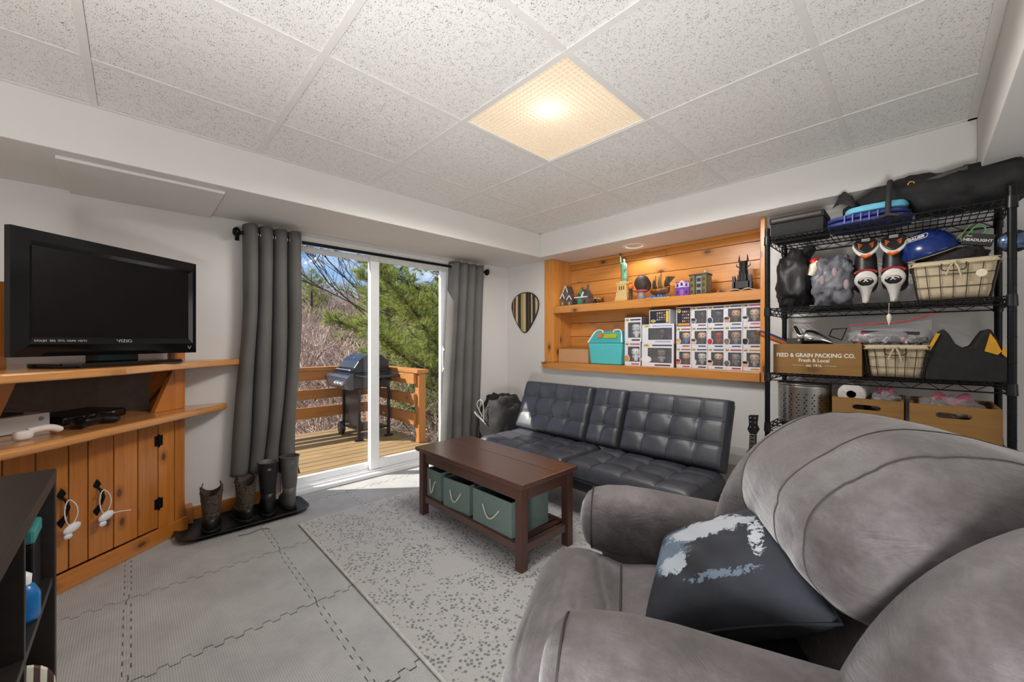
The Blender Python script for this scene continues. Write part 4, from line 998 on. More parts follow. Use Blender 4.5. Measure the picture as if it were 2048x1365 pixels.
m = gable(-0.045, 0.05, -0.010, 0.040, 0.135, 0.200); g2 = gable(-0.055, 0.02, 0.02, 0.066, 0.075, 0.125); g3 = gable(-0.055, 0.02, -0.066, -0.012, 0.06, 0.10)
for g_ in (g2, g3): m.add(g_.v, g_.f)
m.build('roof', ROOF, h1)
sn = MB(); snow_edge(sn, -0.050, -0.010, 0.040, 0.135, 0.202); snow_edge(sn, -0.060, 0.02, 0.066, 0.075, 0.127); snow_edge(sn, -0.060, -0.066, -0.012, 0.06, 0.102); sn.build('snow_trim', SNOW, h1)
for y, z, w in ((0.015, 0.145, 0.018), (0.043, 0.03, 0.016), (-0.039, 0.025, 0.014)): MB().cbox((-0.0565 if z < 0.1 else -0.0465, y, z), (0.004, w, 0.024)).build('window', TAN, h1)
h2 = thing('toy_house', 'lower snow-edged toy house with a green front door', 'toy house', (hx+0.05, 0.122, ZS), 0, 'snowy toy houses')
MB().box(-0.05, 0.05, -0.07, 0.055, 0, 0.075).build('walls', STONE, h2, bevel=0.001)
MB().add([(-0.056,-0.076,0.075),(0.056,-0.076,0.075),(0.056,0.061,0.075),(-0.056,0.061,0.075),(-0.01,-0.045,0.150),(0.03,-0.045,0.150),(0.03,0.005,0.150),(-0.01,0.005,0.150)], [(0,3,2,1),(4,5,6,7),(0,1,5,4),(1,2,6,5),(2,3,7,6),(3,0,4,7)]).build('roof', ROOF, h2)
MB().box(-0.062, -0.05, -0.08, 0.065, 0.070, 0.080).beam((-0.058,-0.02,0.08), (-0.03,-0.02,0.125), 0.01, 0.012).box(-0.06, 0.05, 0.058, 0.066, 0.07, 0.08).build('snow_trim', SNOW, h2)
MB().box(-0.056, -0.0505, -0.018, 0.026, 0, 0.062).build('front_door', DOORG, h2); MB().beam((-0.05,0.004,0.10), (-0.02,0.004,0.135), 0.022, 0.03).build('dormer', DOORG, h2)
MB().box(-0.01, 0.006, -0.058, -0.044, 0.12, 0.192).box(0.0, 0.014, 0.012, 0.026, 0.10, 0.175).build('chimney', STONE, h2)
for y in (-0.048, 0.043): MB().cbox((-0.0515, y, 0.035), (0.004, 0.02, 0.03)).build('window', WINDOWD, h2)
f1 = thing('toy_figures', 'small cluster of dark toy riders between the snowy houses and green statue', 'toy figures', (3.15, -0.075, ZS))
for k, (y, h, cc) in enumerate(((0.040, 0.062, BLACKM), (0.005, 0.056, BROWN), (-0.035, 0.050, RED))):
    MB().box(-0.012, 0.012, y-0.014, y+0.014, 0, h*0.45).box(-0.008, 0.008, y-0.010, y+0.010, h*0.45, h*0.78).build('figure_body', cc, f1, bevel=0.002)
    MB().ell((0, y, h*0.9), (0.008, 0.008, 0.009), 10, 8).build('figure_head', TAN if k != 2 else BLACKM, f1)
MB().beam((-0.01,-0.02,0.03), (-0.01,-0.06,0.055), 0.004, 0.004).build('lance', BROWN, f1)
st = thing('statue_figurine', 'green robed statue with one arm raised on a tan brick pedestal', 'figurine', (3.165, -0.318, ZS))
m = MB()
for a, z0, z1 in ((0.062,0,0.018),(0.056,0.018,0.045),(0.050,0.045,0.085),(0.044,0.085,0.150),(0.048,0.150,0.160)): m.box(-a, a, -a, a, z0, z1)
for s in (-1, 1):
    for q in (-1, 1): m.box(s*0.042-0.006, s*0.042+0.006, q*0.042-0.006, q*0.042+0.006, 0.160, 0.170)
m.box(-0.030, 0.030, -0.030, 0.030, 0.160, 0.178).build('pedestal', TAN, st, bevel=0.001)
for y in (-0.020, 0.0, 0.020): MB().cbox((-0.0445, y, 0.118), (0.003, 0.008, 0.034)).build('window_slot', WINDOWD, st)
m = MB(); secs = []
for z, rx, ry, cy in ((0.178,0.026,0.030,0.0),(0.215,0.022,0.026,0.002),(0.26,0.020,0.024,0.004),(0.30,0.020,0.026,0.004),(0.325,0.018,0.027,0.004),(0.342,0.010,0.014,0.003)):
    secs.append([(rx*cos(t)*(1+0.10*cos(7*t)), cy+ry*sin(t)*(1+0.10*cos(7*t)), z) for t in [2*pi*k/28 for k in range(28)]])
loft(m, secs); m.ell((0,0.003,0.356), (0.012,0.012,0.016), 14, 10).build('robed_figure', VERD, st)
MB().tube([(0,0.024,0.322),(-0.002,0.034,0.35),(-0.002,0.036,0.385),(-0.002,0.038,0.405)], [0.009,0.007,0.006,0.005], 10).build('raised_arm', VERD, st)
MB().lathe([(0.004,0.0),(0.009,0.012),(0.008,0.018),(0.0,0.028)], 10, 0, Matrix.Translation((-0.002,0.038,0.402))).build('held_cup', c_('oxide', (84,74,52)), st)
MB().tube([(-0.006,-0.022,0.315),(-0.022,-0.028,0.285),(-0.026,-0.012,0.272)], [0.009,0.008,0.006], 10).build('bent_arm', VERD, st)
bu = thing('figurine_bust', 'dark domed bust on a grey stand with a pink collar', 'figurine', (3.16, -0.478, ZS))
MB().lathe([(0.048,0),(0.050,0.010),(0.034,0.016),(0.028,0.055),(0.032,0.066)], 24).build('stand', GREY, bu)
MB().ell((0,0,0.080), (0.048, 0.060, 0.016), 20, 8).build('collar', PINK, bu)
MB().ell((0.004,-0.004,0.145), (0.056, 0.064, 0.068), 22, 14).ell((0.02,-0.045,0.125), (0.03,0.03,0.05), 12, 8).build('hooded_head', mat('bust_dark', (62, 52, 46), 0.6, var=0.5, scale=90), bu)
pu = thing('toy_pumpkin', 'orange toy pumpkin next to the green statue', 'toy pumpkin', (3.115, -0.405, ZS))
MB().lathe([(0.016,0.0),(0.016,0.100),(0.0,0.100)], 14).build('post', BROWN, pu)
m = MB()
for k in range(8): m.ell((0.010*cos(k*pi/4), 0.010*sin(k*pi/4), 0.118), (0.015,0.015,0.019), 10, 8)
m.build('pumpkin', ORANGE, pu, label='orange pumpkin')
MB().ell((0,0,0.155), (0.012,0.014,0.014), 12, 8).build('figure_head', ORANGE, pu)
sh = thing('toy_ship', 'brown toy sailing ship on a base of blue waves', 'toy ship', (3.155, -0.640, ZS))
MB().prism([(-0.05,-0.10),(0.05,-0.085),(0.05,0.085),(-0.05,0.10)], 0, 0.010).build('base', CREAM, sh, bevel=0.002)
m = MB(); rn = random.Random(5)
for k in range(22): m.ell((rn.uniform(-0.035,0.035), rn.uniform(-0.07,0.07), 0.016), (0.013, 0.015, rn.uniform(0.008,0.02)), 8, 6)
m.build('waves', BLUE, sh)
secs = []
for y, w, zb, zt in ((0.078,0.010,0.055,0.075),(0.05,0.022,0.034,0.070),(0.0,0.026,0.030,0.064),(-0.05,0.024,0.034,0.072),(-0.075,0.018,0.045,0.088)):
    secs.append([(-w,y,zt),(-w*0.8,y,(zb+zt)/2),(-w*0.2,y,zb),(w*0.2,y,zb),(w*0.8,y,(zb+zt)/2),(w,y,zt)])
m = MB(); loft(m, secs); m.build('hull', BROWN, sh, bevel=0.001)
m = MB()
for y, h in ((0.035,0.19),(-0.01,0.215),(-0.05,0.175)): m.cyl((0,y,0.06), (0,y,h), 0.003, 8)
m.cyl((0,0.06,0.07), (0,0.105,0.11), 0.0028, 8).build('masts', RED, sh)
def sail(y, z0, z1, w0, w1, sx):
    MB().grid(lambda u, v: (-0.012-0.012*sin(pi*v), y+(u-0.5)*(w0+(w1-w0)*v), z0+(z1-z0)*v), 8, 6).build('sail', sx, sh, solid=0.001)
sail(0.035, 0.085, 0.165, 0.040, 0.022, SAIL); sail(-0.01, 0.085, 0.185, 0.042, 0.024, c_('sail2', (120,92,50))); sail(-0.065, 0.095, 0.165, 0.050, 0.016, SAIL)
MB().add([(0.0,-0.06,0.10),(0.0,-0.125,0.165),(0.0,-0.06,0.175)], [(0,1,2)]).build('sail', SAIL, sh, solid=0.001)
ph = thing('toy_house', 'purple and white toy house on the niche shelf', 'toy house', (3.16, -0.830, ZS))
MB().box(-0.04, 0.04, -0.052, 0.052, 0, 0.072).build('lower_walls', PURP, ph, bevel=0.001); MB().box(-0.038, 0.04, -0.050, 0.050, 0.072, 0.105).build('upper_walls', LILAC, ph)
MB().prism([(-0.028,0.105),(0.028,0.105),(0.0,0.128)], -0.042, 0.0, 0, My).box(-0.044,-0.038,-0.016,0.016,0.072,0.115).build('gable', LILAC, ph)
m = MB()
for k in range(7): m.box(-0.04, -0.032, -0.050+k*0.0152, -0.044+k*0.0152, 0.105, 0.118)
m.build('roof_crest', PURP, ph)
for y, z in ((-0.034,0.035),(0.034,0.035),(0.0,0.095),(-0.034,0.088),(0.034,0.088)): MB().cbox((-0.0415 if y else -0.0455, y, z), (0.004, 0.014, 0.022)).build('window', c_('dkpurple', (60,34,92)), ph)
MB().cbox((-0.0415,0,0.03), (0.004,0.026,0.052)).build('front_door', c_('midpurple', (150,96,180)), ph)
ob = thing('toy_building', 'olive and grey toy town building with two bay towers', 'toy building', (3.165, -0.948, ZS))
MB().box(-0.03, 0.045, -0.064, 0.064, 0, 0.150).build('walls', GREY, ob, bevel=0.001)
for y in (-0.042, 0.042): MB().lathe([(0.024,0),(0.024,0.146),(0.026,0.150),(0.0,0.152)], 8, 0, Matrix.Translation((-0.032,y,0)), smooth=False).build('bay_tower', OLIVE, ob)
MB().box(-0.045, 0.05, -0.068, 0.068, 0.150, 0.160).build('cornice', DKGR, ob); MB().box(-0.01, 0.012, -0.045, -0.025, 0.160, 0.172).build('chimney', GREY, ob)
MB().ell((0.0,-0.035,0.178), (0.008,0.008,0.010), 10, 8).build('roof_figure', c_('figwhite', (214,208,204)), ob)
for z in (0.03, 0.075, 0.118):
    for y in (-0.042, 0.042): MB().cbox((-0.0545, y, z), (0.003, 0.016, 0.022)).build('window', WINDOWD, ob)
    MB().cbox((-0.0315, 0, z), (0.004, 0.026, 0.026)).build('window', c_('winblack', (34,32,34)), ob)
gf = thing('toy_trinket', 'tiny gold trinket lying near the dark tower', 'trinket', (3.10, -1.092, ZS))
MB().ell((0,0,0.008), (0.009,0.008,0.008), 10, 8).ell((0,-0.004,0.018), (0.005,0.005,0.006), 8, 6).build('trinket_body', GOLD, gf)
tw = thing('toy_tower', 'black toy castle tower with two horn spires standing on an open book base', 'toy tower', (3.165, -1.235, ZS))
for s in (-1, 1):
    MB().grid(lambda u, v: (-0.055+0.11*v, s*(0.002+0.086*u), 0.010+0.012*sin(pi*min(1,u*1.15))*(1 if u < 0.9 else 0.6)), 10, 3).build('book_page', CREAM, tw, solid=0.004)
MB().box(-0.055, 0.055, -0.088, 0.088, 0.0, 0.006).build('book_cover', CREAM, tw)
MB().box(-0.04, 0.04, -0.050, 0.050, 0.026, 0.075).build('tower_base', BLACKM, tw, bevel=0.002)
m = MB()
for s in (-1, 1):
    m.box(-0.04, -0.018, s*0.050-0.010, s*0.050+0.010, 0.026, 0.105)
    for q in (-1, 1): m.box(-0.04, -0.03, s*0.050+q*0.007-0.003, s*0.050+q*0.007+0.003, 0.105, 0.112)
m.build('turret', DKGR, tw)
m = MB()
for r, z0, z1 in ((0.036,0.075,0.105),(0.030,0.105,0.150),(0.025,0.150,0.190),(0.027,0.190,0.215)): m.lathe([(r,z0),(r*0.93,z1),(0,z1)], 10, 0, smooth=False)
for k in range(10):
    t = 2*pi*k/10; m.box(0.033*cos(t)-0.003, 0.033*cos(t)+0.003, 0.033*sin(t)-0.003, 0.033*sin(t)+0.003, 0.080, 0.122)
m.build('tower_shaft', BLACKM, tw)
for s in (-1, 1):
    MB().tube([(0, s*0.018, 0.205), (0, s*0.027, 0.225), (0, s*0.024, 0.262)], [0.008, 0.007, 0.0015], 8).build('horn', RED, tw)
    MB().tube([(0, s*0.024, 0.175), (0, s*0.042, 0.185), (0, s*0.044, 0.205)], [0.005, 0.004, 0.001], 8).build('side_spike', DKGR, tw)

# ------------------------------------------------------------------ lower niche shelf: carton, cooler, boxed figures
ZB = 0.9065+0.0006
CARD = mat('brown_cardboard', (190, 148, 106), 0.85, var=0.05)
cbx = thing('cardboard_box', 'low brown cardboard box at the plaque end of the lower niche shelf', 'cardboard box', (3.19, 0.185, ZB))
MB().box(-0.085, 0.085, -0.172, 0.172, 0, 0.128).build('carton', CARD, cbx, bevel=0.002)
for s in (-1, 1): MB().box(s*0.001, s*0.087, -0.174, 0.174, 0.1285, 0.1315).build('lid_flap', CARD, cbx, bevel=0.0008)
TEAL = mat('cooler_teal', (86, 190, 192), 0.4, var=0.03); TEAL2 = mat('cooler_lid_teal', (72, 170, 172), 0.4, var=0.03); CWH = mat('cooler_white', (232, 234, 230), 0.4, var=0.02)
co = thing('cooler', 'turquoise picnic cooler with a white handle on the lower niche shelf', 'cooler', (3.15, -0.190, ZB))
MB().add([(-0.085,-0.150,0),(0.095,-0.150,0),(0.095,0.150,0),(-0.085,0.150,0),(-0.095,-0.168,0.185),(0.11,-0.168,0.185),(0.11,0.168,0.185),(-0.095,0.168,0.185)], [(0,3,2,1),(4,5,6,7),(0,1,5,4),(1,2,6,5),(2,3,7,6),(3,0,4,7)]).build('cooler_body', TEAL, co, bevel=0.012, seg=3)
MB().add([(-0.097,-0.170,0.186),(0.112,-0.170,0.186),(0.112,0.170,0.186),(-0.097,0.170,0.186),(-0.085,-0.165,0.205),(0.105,-0.165,0.205),(0.105,0.165,0.205),(-0.085,0.165,0.205),(-0.03,-0.125,0.290),(0.06,-0.125,0.290),(0.06,0.125,0.290),(-0.03,0.125,0.290)],
    [(0,3,2,1),(0,1,5,4),(1,2,6,5),(2,3,7,6),(3,0,4,7),(4,5,9,8),(5,6,10,9),(6,7,11,10),(7,4,8,11),(8,9,10,11)]).build('cooler_lid', TEAL2, co, bevel=0.006)
MB().tube(catmull([(-0.099,0.168,0.190),(-0.088,0.163,0.206),(-0.036,0.125,0.292),(-0.036,0.06,0.296),(-0.030,0.045,0.268),(-0.030,-0.045,0.268),(-0.036,-0.06,0.296),(-0.036,-0.125,0.292),(-0.088,-0.163,0.206),(-0.099,-0.168,0.190)], 4, False), 0.0065, 8).build('white_handle', CWH, co)
Ml = frame_M((-0.0635, -0.03, 0.245), (0,-1,0), (0.055,0,0.085))
MB().box(-0.055, 0.075, -0.022, 0.022, 0.002, 0.004, 0, Ml).build('sticker', mat('sticker_lime', (176, 178, 50), 0.5), co, label='lime green lid sticker')
MB().box(-0.115, -0.070, -0.020, 0.030, 0.002, 0.004, 0, Ml).build('sticker', mat('sticker_orange', (206, 120, 50), 0.5), co, label='orange lid sticker')
MB().box(-0.04, 0.075, -0.1685, -0.1655, 0.10, 0.165).build('side_panel', mat('sticker_green', (150, 178, 40), 0.5), co, label='green side sticker')
MB().ell((0.03,-0.170,0.115), (0.022,0.006,0.028), 14, 8).build('handle_pivot', CWH, co)

BOXW = mat('figure_box_card', (218, 218, 224), 0.5, var=0.02); INNER = mat('figure_box_inside', (92, 92, 100), 0.7); YEL = mat('logo_yellow', (214, 190, 96), 0.5, var=0.02); STRIP = mat('name_strip', (56, 56, 66), 0.5); LOGOK = mat('logo_ink', (60, 50, 30), 0.6)
SKIN = (206, 166, 136)
def figure_box(label, y0, y1, z0, h, xf, depth, head, body, strip=(56,56,66), cheek=None, hair=None, style='std', sidecol=None):
    """a window box: y0 > y1 (left to right in view); front at xf"""
    w = y0-y1-0.0012; t = thing('figure_box', label, 'boxed figure', (xf+depth/2, (y0+y1)/2, z0), 0, 'boxed vinyl figures on the lower niche shelf')
    X = -depth/2; k = 0.0012; wl, wr, wb, wt = w/2-0.20*w, -w/2+0.06*w, 0.17*h, h-0.20*h
    sd = mat('box_side_%d_%d_%d' % sidecol, sidecol, 0.6) if sidecol else BOXW
    m = MB().box(X, -X, -w/2, w/2, 0, k).box(X, -X, -w/2, w/2, h-k, h).box(-X-k, -X, -w/2, w/2, k, h-k)
    m.box(X, -X-k, w/2-k, w/2, k, h-k)
    m.box(X, X+k, -w/2, w/2, k, wb).box(X, X+k, -w/2, w/2, wt, h-k).box(X, X+k, wl, w/2-k, wb, wt).box(X, X+k, -w/2, wr, wb, wt)
    cb = m.build('carton', BOXW, t)
    MB().box(X+k, -X-k, -w/2, -w/2+k, k, h-k).build('side_card', sd, t)
    MB().box(X+k, -X-k, -w/2+k+0.0005, w/2-k-0.0005, k, k+0.001).box(-X-k-0.002, -X-k-0.001, -w/2+k, w/2-k, k, h-k).box(X+k+0.001, -X-k-0.003, w/2-k-0.002, w/2-k-0.001, k, h-k).build('tray', INNER, t)
    MB().box(X+k+0.0002, X+k+0.0008, wr-0.002, wl+0.002, wb-0.002, wt+0.002).build('window', CLEAR, t)
    hm = mat('fig_%d_%d_%d' % head, head, 0.4, var=0.04); bm_ = mat('fig_%d_%d_%d' % body, body, 0.5, var=0.08); yc = (wl+wr)/2
    hr = min(0.30*(wt-wb), 0.44*(wl-wr)); fz = wb+0.006; xo = X+hr+0.006
    fb = MB().tube([(xo,yc,fz), (xo,yc,fz+(wt-wb)*0.20), (xo,yc,fz+(wt-wb)*0.42)], [hr*0.42, hr*0.55, hr*0.48], 12).build('figure_body', bm_, t)
    for s in (-1, 1): MB().tube([(xo,yc+s*hr*0.5,fz+(wt-wb)*0.40), (xo-0.006,yc+s*hr*0.75,fz+(wt-wb)*0.22)], [hr*0.2, hr*0.16], 8).build('arm', bm_, fb)
    hd = MB().ell((xo,yc,fz+(wt-wb)*0.62), (hr*0.80, hr*1.02, hr*0.88), 18, 12, e=0.8).build('figure_head', hm, t)
    for s in (-1, 1): MB().ell((xo-hr*0.78, yc+s*hr*0.45, fz+(wt-wb)*0.60), (0.0015, hr*0.14, hr*0.14), 8, 6).build('eye', BLACKM, hd)
    if hair: MB().ell((xo+hr*0.12,yc,fz+(wt-wb)*0.70), (hr*0.82, hr*1.06, hr*0.72), 16, 10).build('hair', mat('fig_%d_%d_%d' % hair, hair, 0.5), hd)
    # flat print: logo oval, title and name strips, portrait cut-out at the lower left
    MB().ell((X-0.0004, w/2-0.16*w, h-0.10*h), (0.0004, 0.115*w, 0.058*h), 14, 6).build('logo', YEL, t)
    MB().box(X-0.0005, X-0.0001, -w/2+0.05*w, w/2-0.34*w, h-0.125*h, h-0.065*h).build('title_strip', mat('strip_%d_%d_%d' % strip, strip, 0.5), t)
    MB().box(X-0.0005, X-0.0001, -w/2+0.10*w, w/2-0.42*w, 0.045*h, 0.105*h).build('name_strip', mat('strip_%d_%d_%d' % strip, strip, 0.5), t)
    pc = mat('fig_%d_%d_%d' % (cheek or head), cheek or head, 0.5, var=0.04)
    if style == 'std':
        MB().ell((X-0.0007, w/2-0.15*w, 0.30*h), (0.0007, 0.175*w, 0.155*h), 16, 6).build('portrait_outline', BOXW, t)
        MB().ell((X-0.0012, w/2-0.13*w, 0.295*h), (0.0008, 0.155*w, 0.135*h), 16, 6).build('portrait', pc, t)
        if hair: MB().ell((X-0.0018, w/2-0.13*w, 0.365*h), (0.0008, 0.150*w, 0.065*h), 14, 6).build('portrait_hair', mat('fig_%d_%d_%d' % hair, hair, 0.5), t)
    text_mesh('POP!', 0.062*h+0.001, LOGOK, 'lettering', t, frame_M((X-0.0011, w/2-0.16*w, h-0.10*h), (0,-1,0), (0,0,1)), depth=0.0001, bold=0.0004)
    return t
def panel_box(label, y0, y1, z0, h, xf, depth, stripe, side):
    w = y0-y1-0.0012; t = thing('figure_box', label, 'boxed figure', (xf+depth/2, (y0+y1)/2, z0), 0, 'boxed vinyl figures on the lower niche shelf'); X = -depth/2
    MB().box(X, -X, -w/2, w/2, 0, h).build('carton', BOXW, t, bevel=0.0006)
    MB().box(X-0.0006, X-0.0001, -w/2+0.006, w/2-0.006, 0.006, h-0.006).build('back_print', mat('print_navy', (38,40,52), 0.5), t)
    rn = random.Random(int(h*1e4)); m = {}
    cols = [(214,214,214), (196,160,138), (170,70,60), (120,120,130), (210,196,150)]
    for r in range(4):
        for c in range(4):
            y = w/2*(0.10)-c*w*0.125 if not stripe else w*0.10-c*w*0.11
            MB().ell((X-0.0008, y, h*0.30+r*h*0.155), (0.0006, 0.038*w, 0.05*h), 8, 5).build('print_head', mat('fig_%d_%d_%d' % cols[(r*3+c) % 5], cols[(r*3+c) % 5], 0.5), t)
    MB().ell((X-0.0008, w*0.30, h*(0.22 if stripe else 0.82)), (0.0006, 0.13*w, 0.11*h), 14, 5).build('logo', YEL, t)
    if stripe: MB().box(X-0.0011, X-0.0006, -w/2+0.010, -w/2+0.032, 0.012, h-0.012).build('print_bar', YEL, t)
    else: MB().box(X-0.0011, X-0.0006, -w/2+0.012, w/2-0.012, 0.012, 0.030).build('print_bar', mat('print_orange', (214,150,60), 0.5), t)
    text_mesh('POP!', 0.010, LOGOK, 'lettering', t, frame_M((X-0.0016, w*0.30, h*(0.22 if stripe else 0.82)), (0,-1,0), (0,0,1)), depth=0.0001, bold=0.0004)
H3 = 0.1525; cy = [-0.793, -0.9055, -1.020, -1.1325, -1.247, -1.3595]
g_ = lambda r: ZB+r*(H3+0.0006)
rows = [
 [('red-capped figure', SKIN, (92,58,40), (170,70,48), (196,120,92), (150,44,36)), ('pale helmeted figure', (196,200,196), (150,152,146), (60,60,70), (206,210,210), None), ('dark-haired figure in dark coat', (214,176,148), (58,50,44), (62,66,76), None, (54,38,30)), ('grey masked figure', (128,128,132), (110,110,114), (150,50,50), (96,100,104), None), ('black-haired figure in grey clothes', (208,176,150), (150,150,156), (178,130,60), None, (34,30,30))],
 [('blond figure in blue and red', (220,180,146), (70,120,176), (176,60,52), None, (196,160,96)), ('brown-haired figure in dark suit', (218,182,152), (62,58,62), (70,74,84), None, (92,66,46)), ('shiny red-helmeted figure', (150,30,36), (132,28,34), (64,60,62), (190,44,40), None), ('brown-faced figure with a greying beard', (176,136,112), (128,126,132), (64,84,140), (150,116,90), (120,112,104)), ('figure with a bushy black head', (96,78,66), (60,58,62), (120,44,40), (44,42,36), (40,38,34))],
 [None, ('black cat-like figure in a top hat', (52,50,56), (44,44,48), (150,60,90), (150,120,140), (34,32,36)), ('dark horned blue figure', (60,72,92), (48,54,66), (50,56,66), (54,70,100), None), ('brown-bearded figure in brown fur', (206,160,126), (84,60,46), (84,90,96), (196,150,120), (96,52,38)), ('pale-faced figure with a pink title strip', (208,182,162), (150,140,130), (206,80,140), (222,214,208), (60,56,56))],
]
wh = ['bottom', 'middle', 'top']; ol = ['first', 'second', 'third', 'fourth', 'fifth']
for r in range(3):
    for c in range(5):
        q = rows[r][c]
        if q is None:
            panel_box('navy printed box panel, first in the top row of the box grid', cy[c], cy[c+1], g_(r), H3-0.0005, 3.105, 0.09, False, None); continue
        hh = H3 if r < 2 else H3-0.003
        figure_box('boxed %s, %s in the %s row of the grid' % (q[0], ol[c], wh[r]), cy[c], cy[c+1], g_(r), hh, 3.105+0.002*((c*7+r*3) % 3), 0.09, q[1], q[2], q[3], q[4], q[5])
figure_box('boxed white shaggy figure, bottom box next to the turquoise cooler', -0.368, -0.512, ZB, 0.196, 3.085, 0.12, (226,226,228), (214,214,216), (186,90,110), (206,140,70), None, sidecol=(110,96,96))
figure_box('tall boxed silvery figure, top box next to the turquoise cooler', -0.368, -0.520, ZB+0.1966, 0.200, 3.085, 0.12, (196,198,202), (206,208,212), (54,54,60), None, None, 'plain', sidecol=(116,104,104))
figure_box('wide box with a grey dragon-like creature and rider beside the box grid', -0.5225, -0.785, ZB, 0.186, 3.080, 0.12, (120,104,96), (150,148,146), (74,62,70), (226,226,230), None, sidecol=(110,92,90))
figure_box('wide box with a dark figure on a motorcycle beside the box grid', -0.5265, -0.788, ZB+0.1866, 0.148, 3.080, 0.12, (70,62,70), (60,58,66), (150,160,190), (226,226,230), None, 'plain', sidecol=(120,108,124))
panel_box('small navy printed box lying on top of the motorcycle figure box', -0.585, -0.755, ZB+0.1866+0.1486, 0.112, 3.085, 0.11, True, None)
# ------------------------------------------------------------------ black wire rack
from mathutils import noise as mnoise
def lump(m, c, r, seed=0, amp=0.15, fr=2.5, nu=28, nv=18, e=1.0, M=None, flat=None, ridge=0.0):
    k = MB(); k.ell((0,0,0), (1,1,1), nu, nv, 0, None, e); V = []
    off = Vector((seed*3.7, seed*1.3, seed*2.1))
    for v in k.v:
        p = Vector(v); d = 1 + amp*mnoise.noise(p*fr+off) + amp*0.5*mnoise.noise(p*fr*2.3+off)
        if ridge: d -= ridge*(1-abs(mnoise.noise(p*fr*1.7+off*2)))**4
        q = Vector((p.x*r[0]*d, p.y*r[1]*d, p.z*r[2]*d))
        if flat is not None: q.z = max(q.z, flat)
        V.append((c[0]+q.x, c[1]+q.y, c[2]+q.z))
    return m.add(V, k.f, 0, M, True)
RX0, RX1, RY0, RY1 = 2.615, 3.005, -2.335, -1.505
rk = thing('wire_rack', 'tall black wire storage rack against the wall beside the niche', 'rack', ((RX0+RX1)/2, (RY0+RY1)/2, 0))
for x in (RX0, RX1):
    for y in (RY0, RY1):
        m = MB().cyl((x, y, 0.012), (x, y, 1.712), 0.0127, 14)
        for k in range(1, 17): m.lathe([(0.0132,-0.0015),(0.0138,0),(0.0132,0.0015)], 14, 0, Matrix.Translation((x, y, k*0.102)), caps=False)
        po = m.build('post', BLACK_METAL, rk, True)
        MB().lathe([(0.018,0),(0.018,0.008),(0.008,0.014)], 12, 0, Matrix.Translation((x, y, 0.0006))).build('foot', BLACK_PL, po, True)
        MB().lathe([(0.0135,0),(0.0135,0.006),(0.008,0.010),(0,0.010)], 12, 0, Matrix.Translation((x, y, 1.712))).build('end_cap', BLACK_PL, po, True)
SHZ = [0.10, 0.655, 0.930, 1.284, 1.672]
for z in SHZ:
    m = MB(); hh = 0.034
    for zz_ in (z-0.003, z-hh):
        for x in (RX0, RX1): m.cyl((x, RY0+0.012, zz_), (x, RY1-0.012, zz_), 0.0034, 6)
        for y in (RY0, RY1): m.cyl((RX0+0.012, y, zz_), (RX1-0.012, y, zz_), 0.0034, 6)
    sf = m.build('shelf_frame', BLACK_METAL, rk, True)
    t = MB(); n = 18
    for x in (RX0, RX1): t.tube([(x, RY0+0.012+(RY1-RY0-0.024)*k/n, z-(0.003 if k % 2 else hh)) for k in range(n+1)], 0.0022, 5)
    n = 8
    for y in (RY0, RY1): t.tube([(RX0+0.012+(RX1-RX0-0.024)*k/n, y, z-(0.003 if k % 2 else hh)) for k in range(n+1)], 0.0022, 5)
    t.build('truss_wire', BLACK_METAL, sf, True)['kind'] = 'stuff'
    d = MB()
    for k in range(33): y = RY0+0.02+(RY1-RY0-0.04)*k/32; d.cyl((RX0, y, z), (RX1, y, z), 0.0022, 5)
    for k in range(3): x = RX0+(RX1-RX0)*(k+1)/4; d.cyl((x, RY0, z-0.005), (x, RY1, z-0.005), 0.003, 5)
    d.build('deck_wire', BLACK_METAL, sf, True)['kind'] = 'stuff'
    s = MB()
    for x in (RX0, RX1):
        for y in (RY0, RY1): s.lathe([(0.0165,0),(0.0150,0.045)], 14, 0, Matrix.Translation((x, y, z-0.040)), caps=False)
    for q, (x, y) in enumerate([(x, y) for x in (RX0, RX1) for y in (RY0, RY1)]):
        MB().lathe([(0.0168,0),(0.0150,0.046)], 14, 0, Matrix.Translation((x, y, z-0.041)), caps=False).build('corner_sleeve', BLACK_PL, sf, True)
Zt = [z+0.0028 for z in SHZ]
FAB_BLK = mat('black_nylon', (30, 29, 30), 0.75, var=0.25, scale=40, bmp=0.3, bscale=400)
FAB_CHAR = mat('charcoal_nylon', (44, 42, 44), 0.7, var=0.3, scale=14, bmp=0.3, bscale=300)
NAVY = mat('navy_cloth', (48, 58, 116), 0.6, var=0.3, scale=20); AQUA = mat('aqua_cloth', (104, 180, 204), 0.7, var=0.1)

# top shelf
tbx = thing('storage_case', 'flat black storage case on the niche end of the rack top', 'case', (2.80, -1.618, Zt[4]))
MB().box(-0.10, 0.10, -0.118, 0.118, 0, 0.085).build('case_body', FAB_BLK, tbx, bevel=0.004); MB().box(-0.106, 0.106, -0.122, 0.122, 0.0855, 0.118).build('case_lid', FAB_BLK, tbx, bevel=0.004)
MB().box(-0.110, -0.1065, -0.110, 0.110, 0.094, 0.108).build('case_lip', mat('case_lip_brown', (70, 62, 56), 0.5), tbx)
cl = thing('folded_clothes', 'folded navy sportswear on the rack top under the long black bag', 'clothes', (2.78, -1.905, Zt[4]))
for k, (w, d, z0, z1) in enumerate(((0.155, 0.28, 0.0, 0.030), (0.150, 0.27, 0.0305, 0.055))):
    m = MB(); lump(m, (0, 0.004*k, (z0+z1)/2), (d/2*0.95, w, (z1-z0)/2*1.02), k+2, 0.08, 2.2, 26, 12, 0.45, flat=-(z1-z0)/2*0.98); m.build('folded_layer', NAVY, cl)
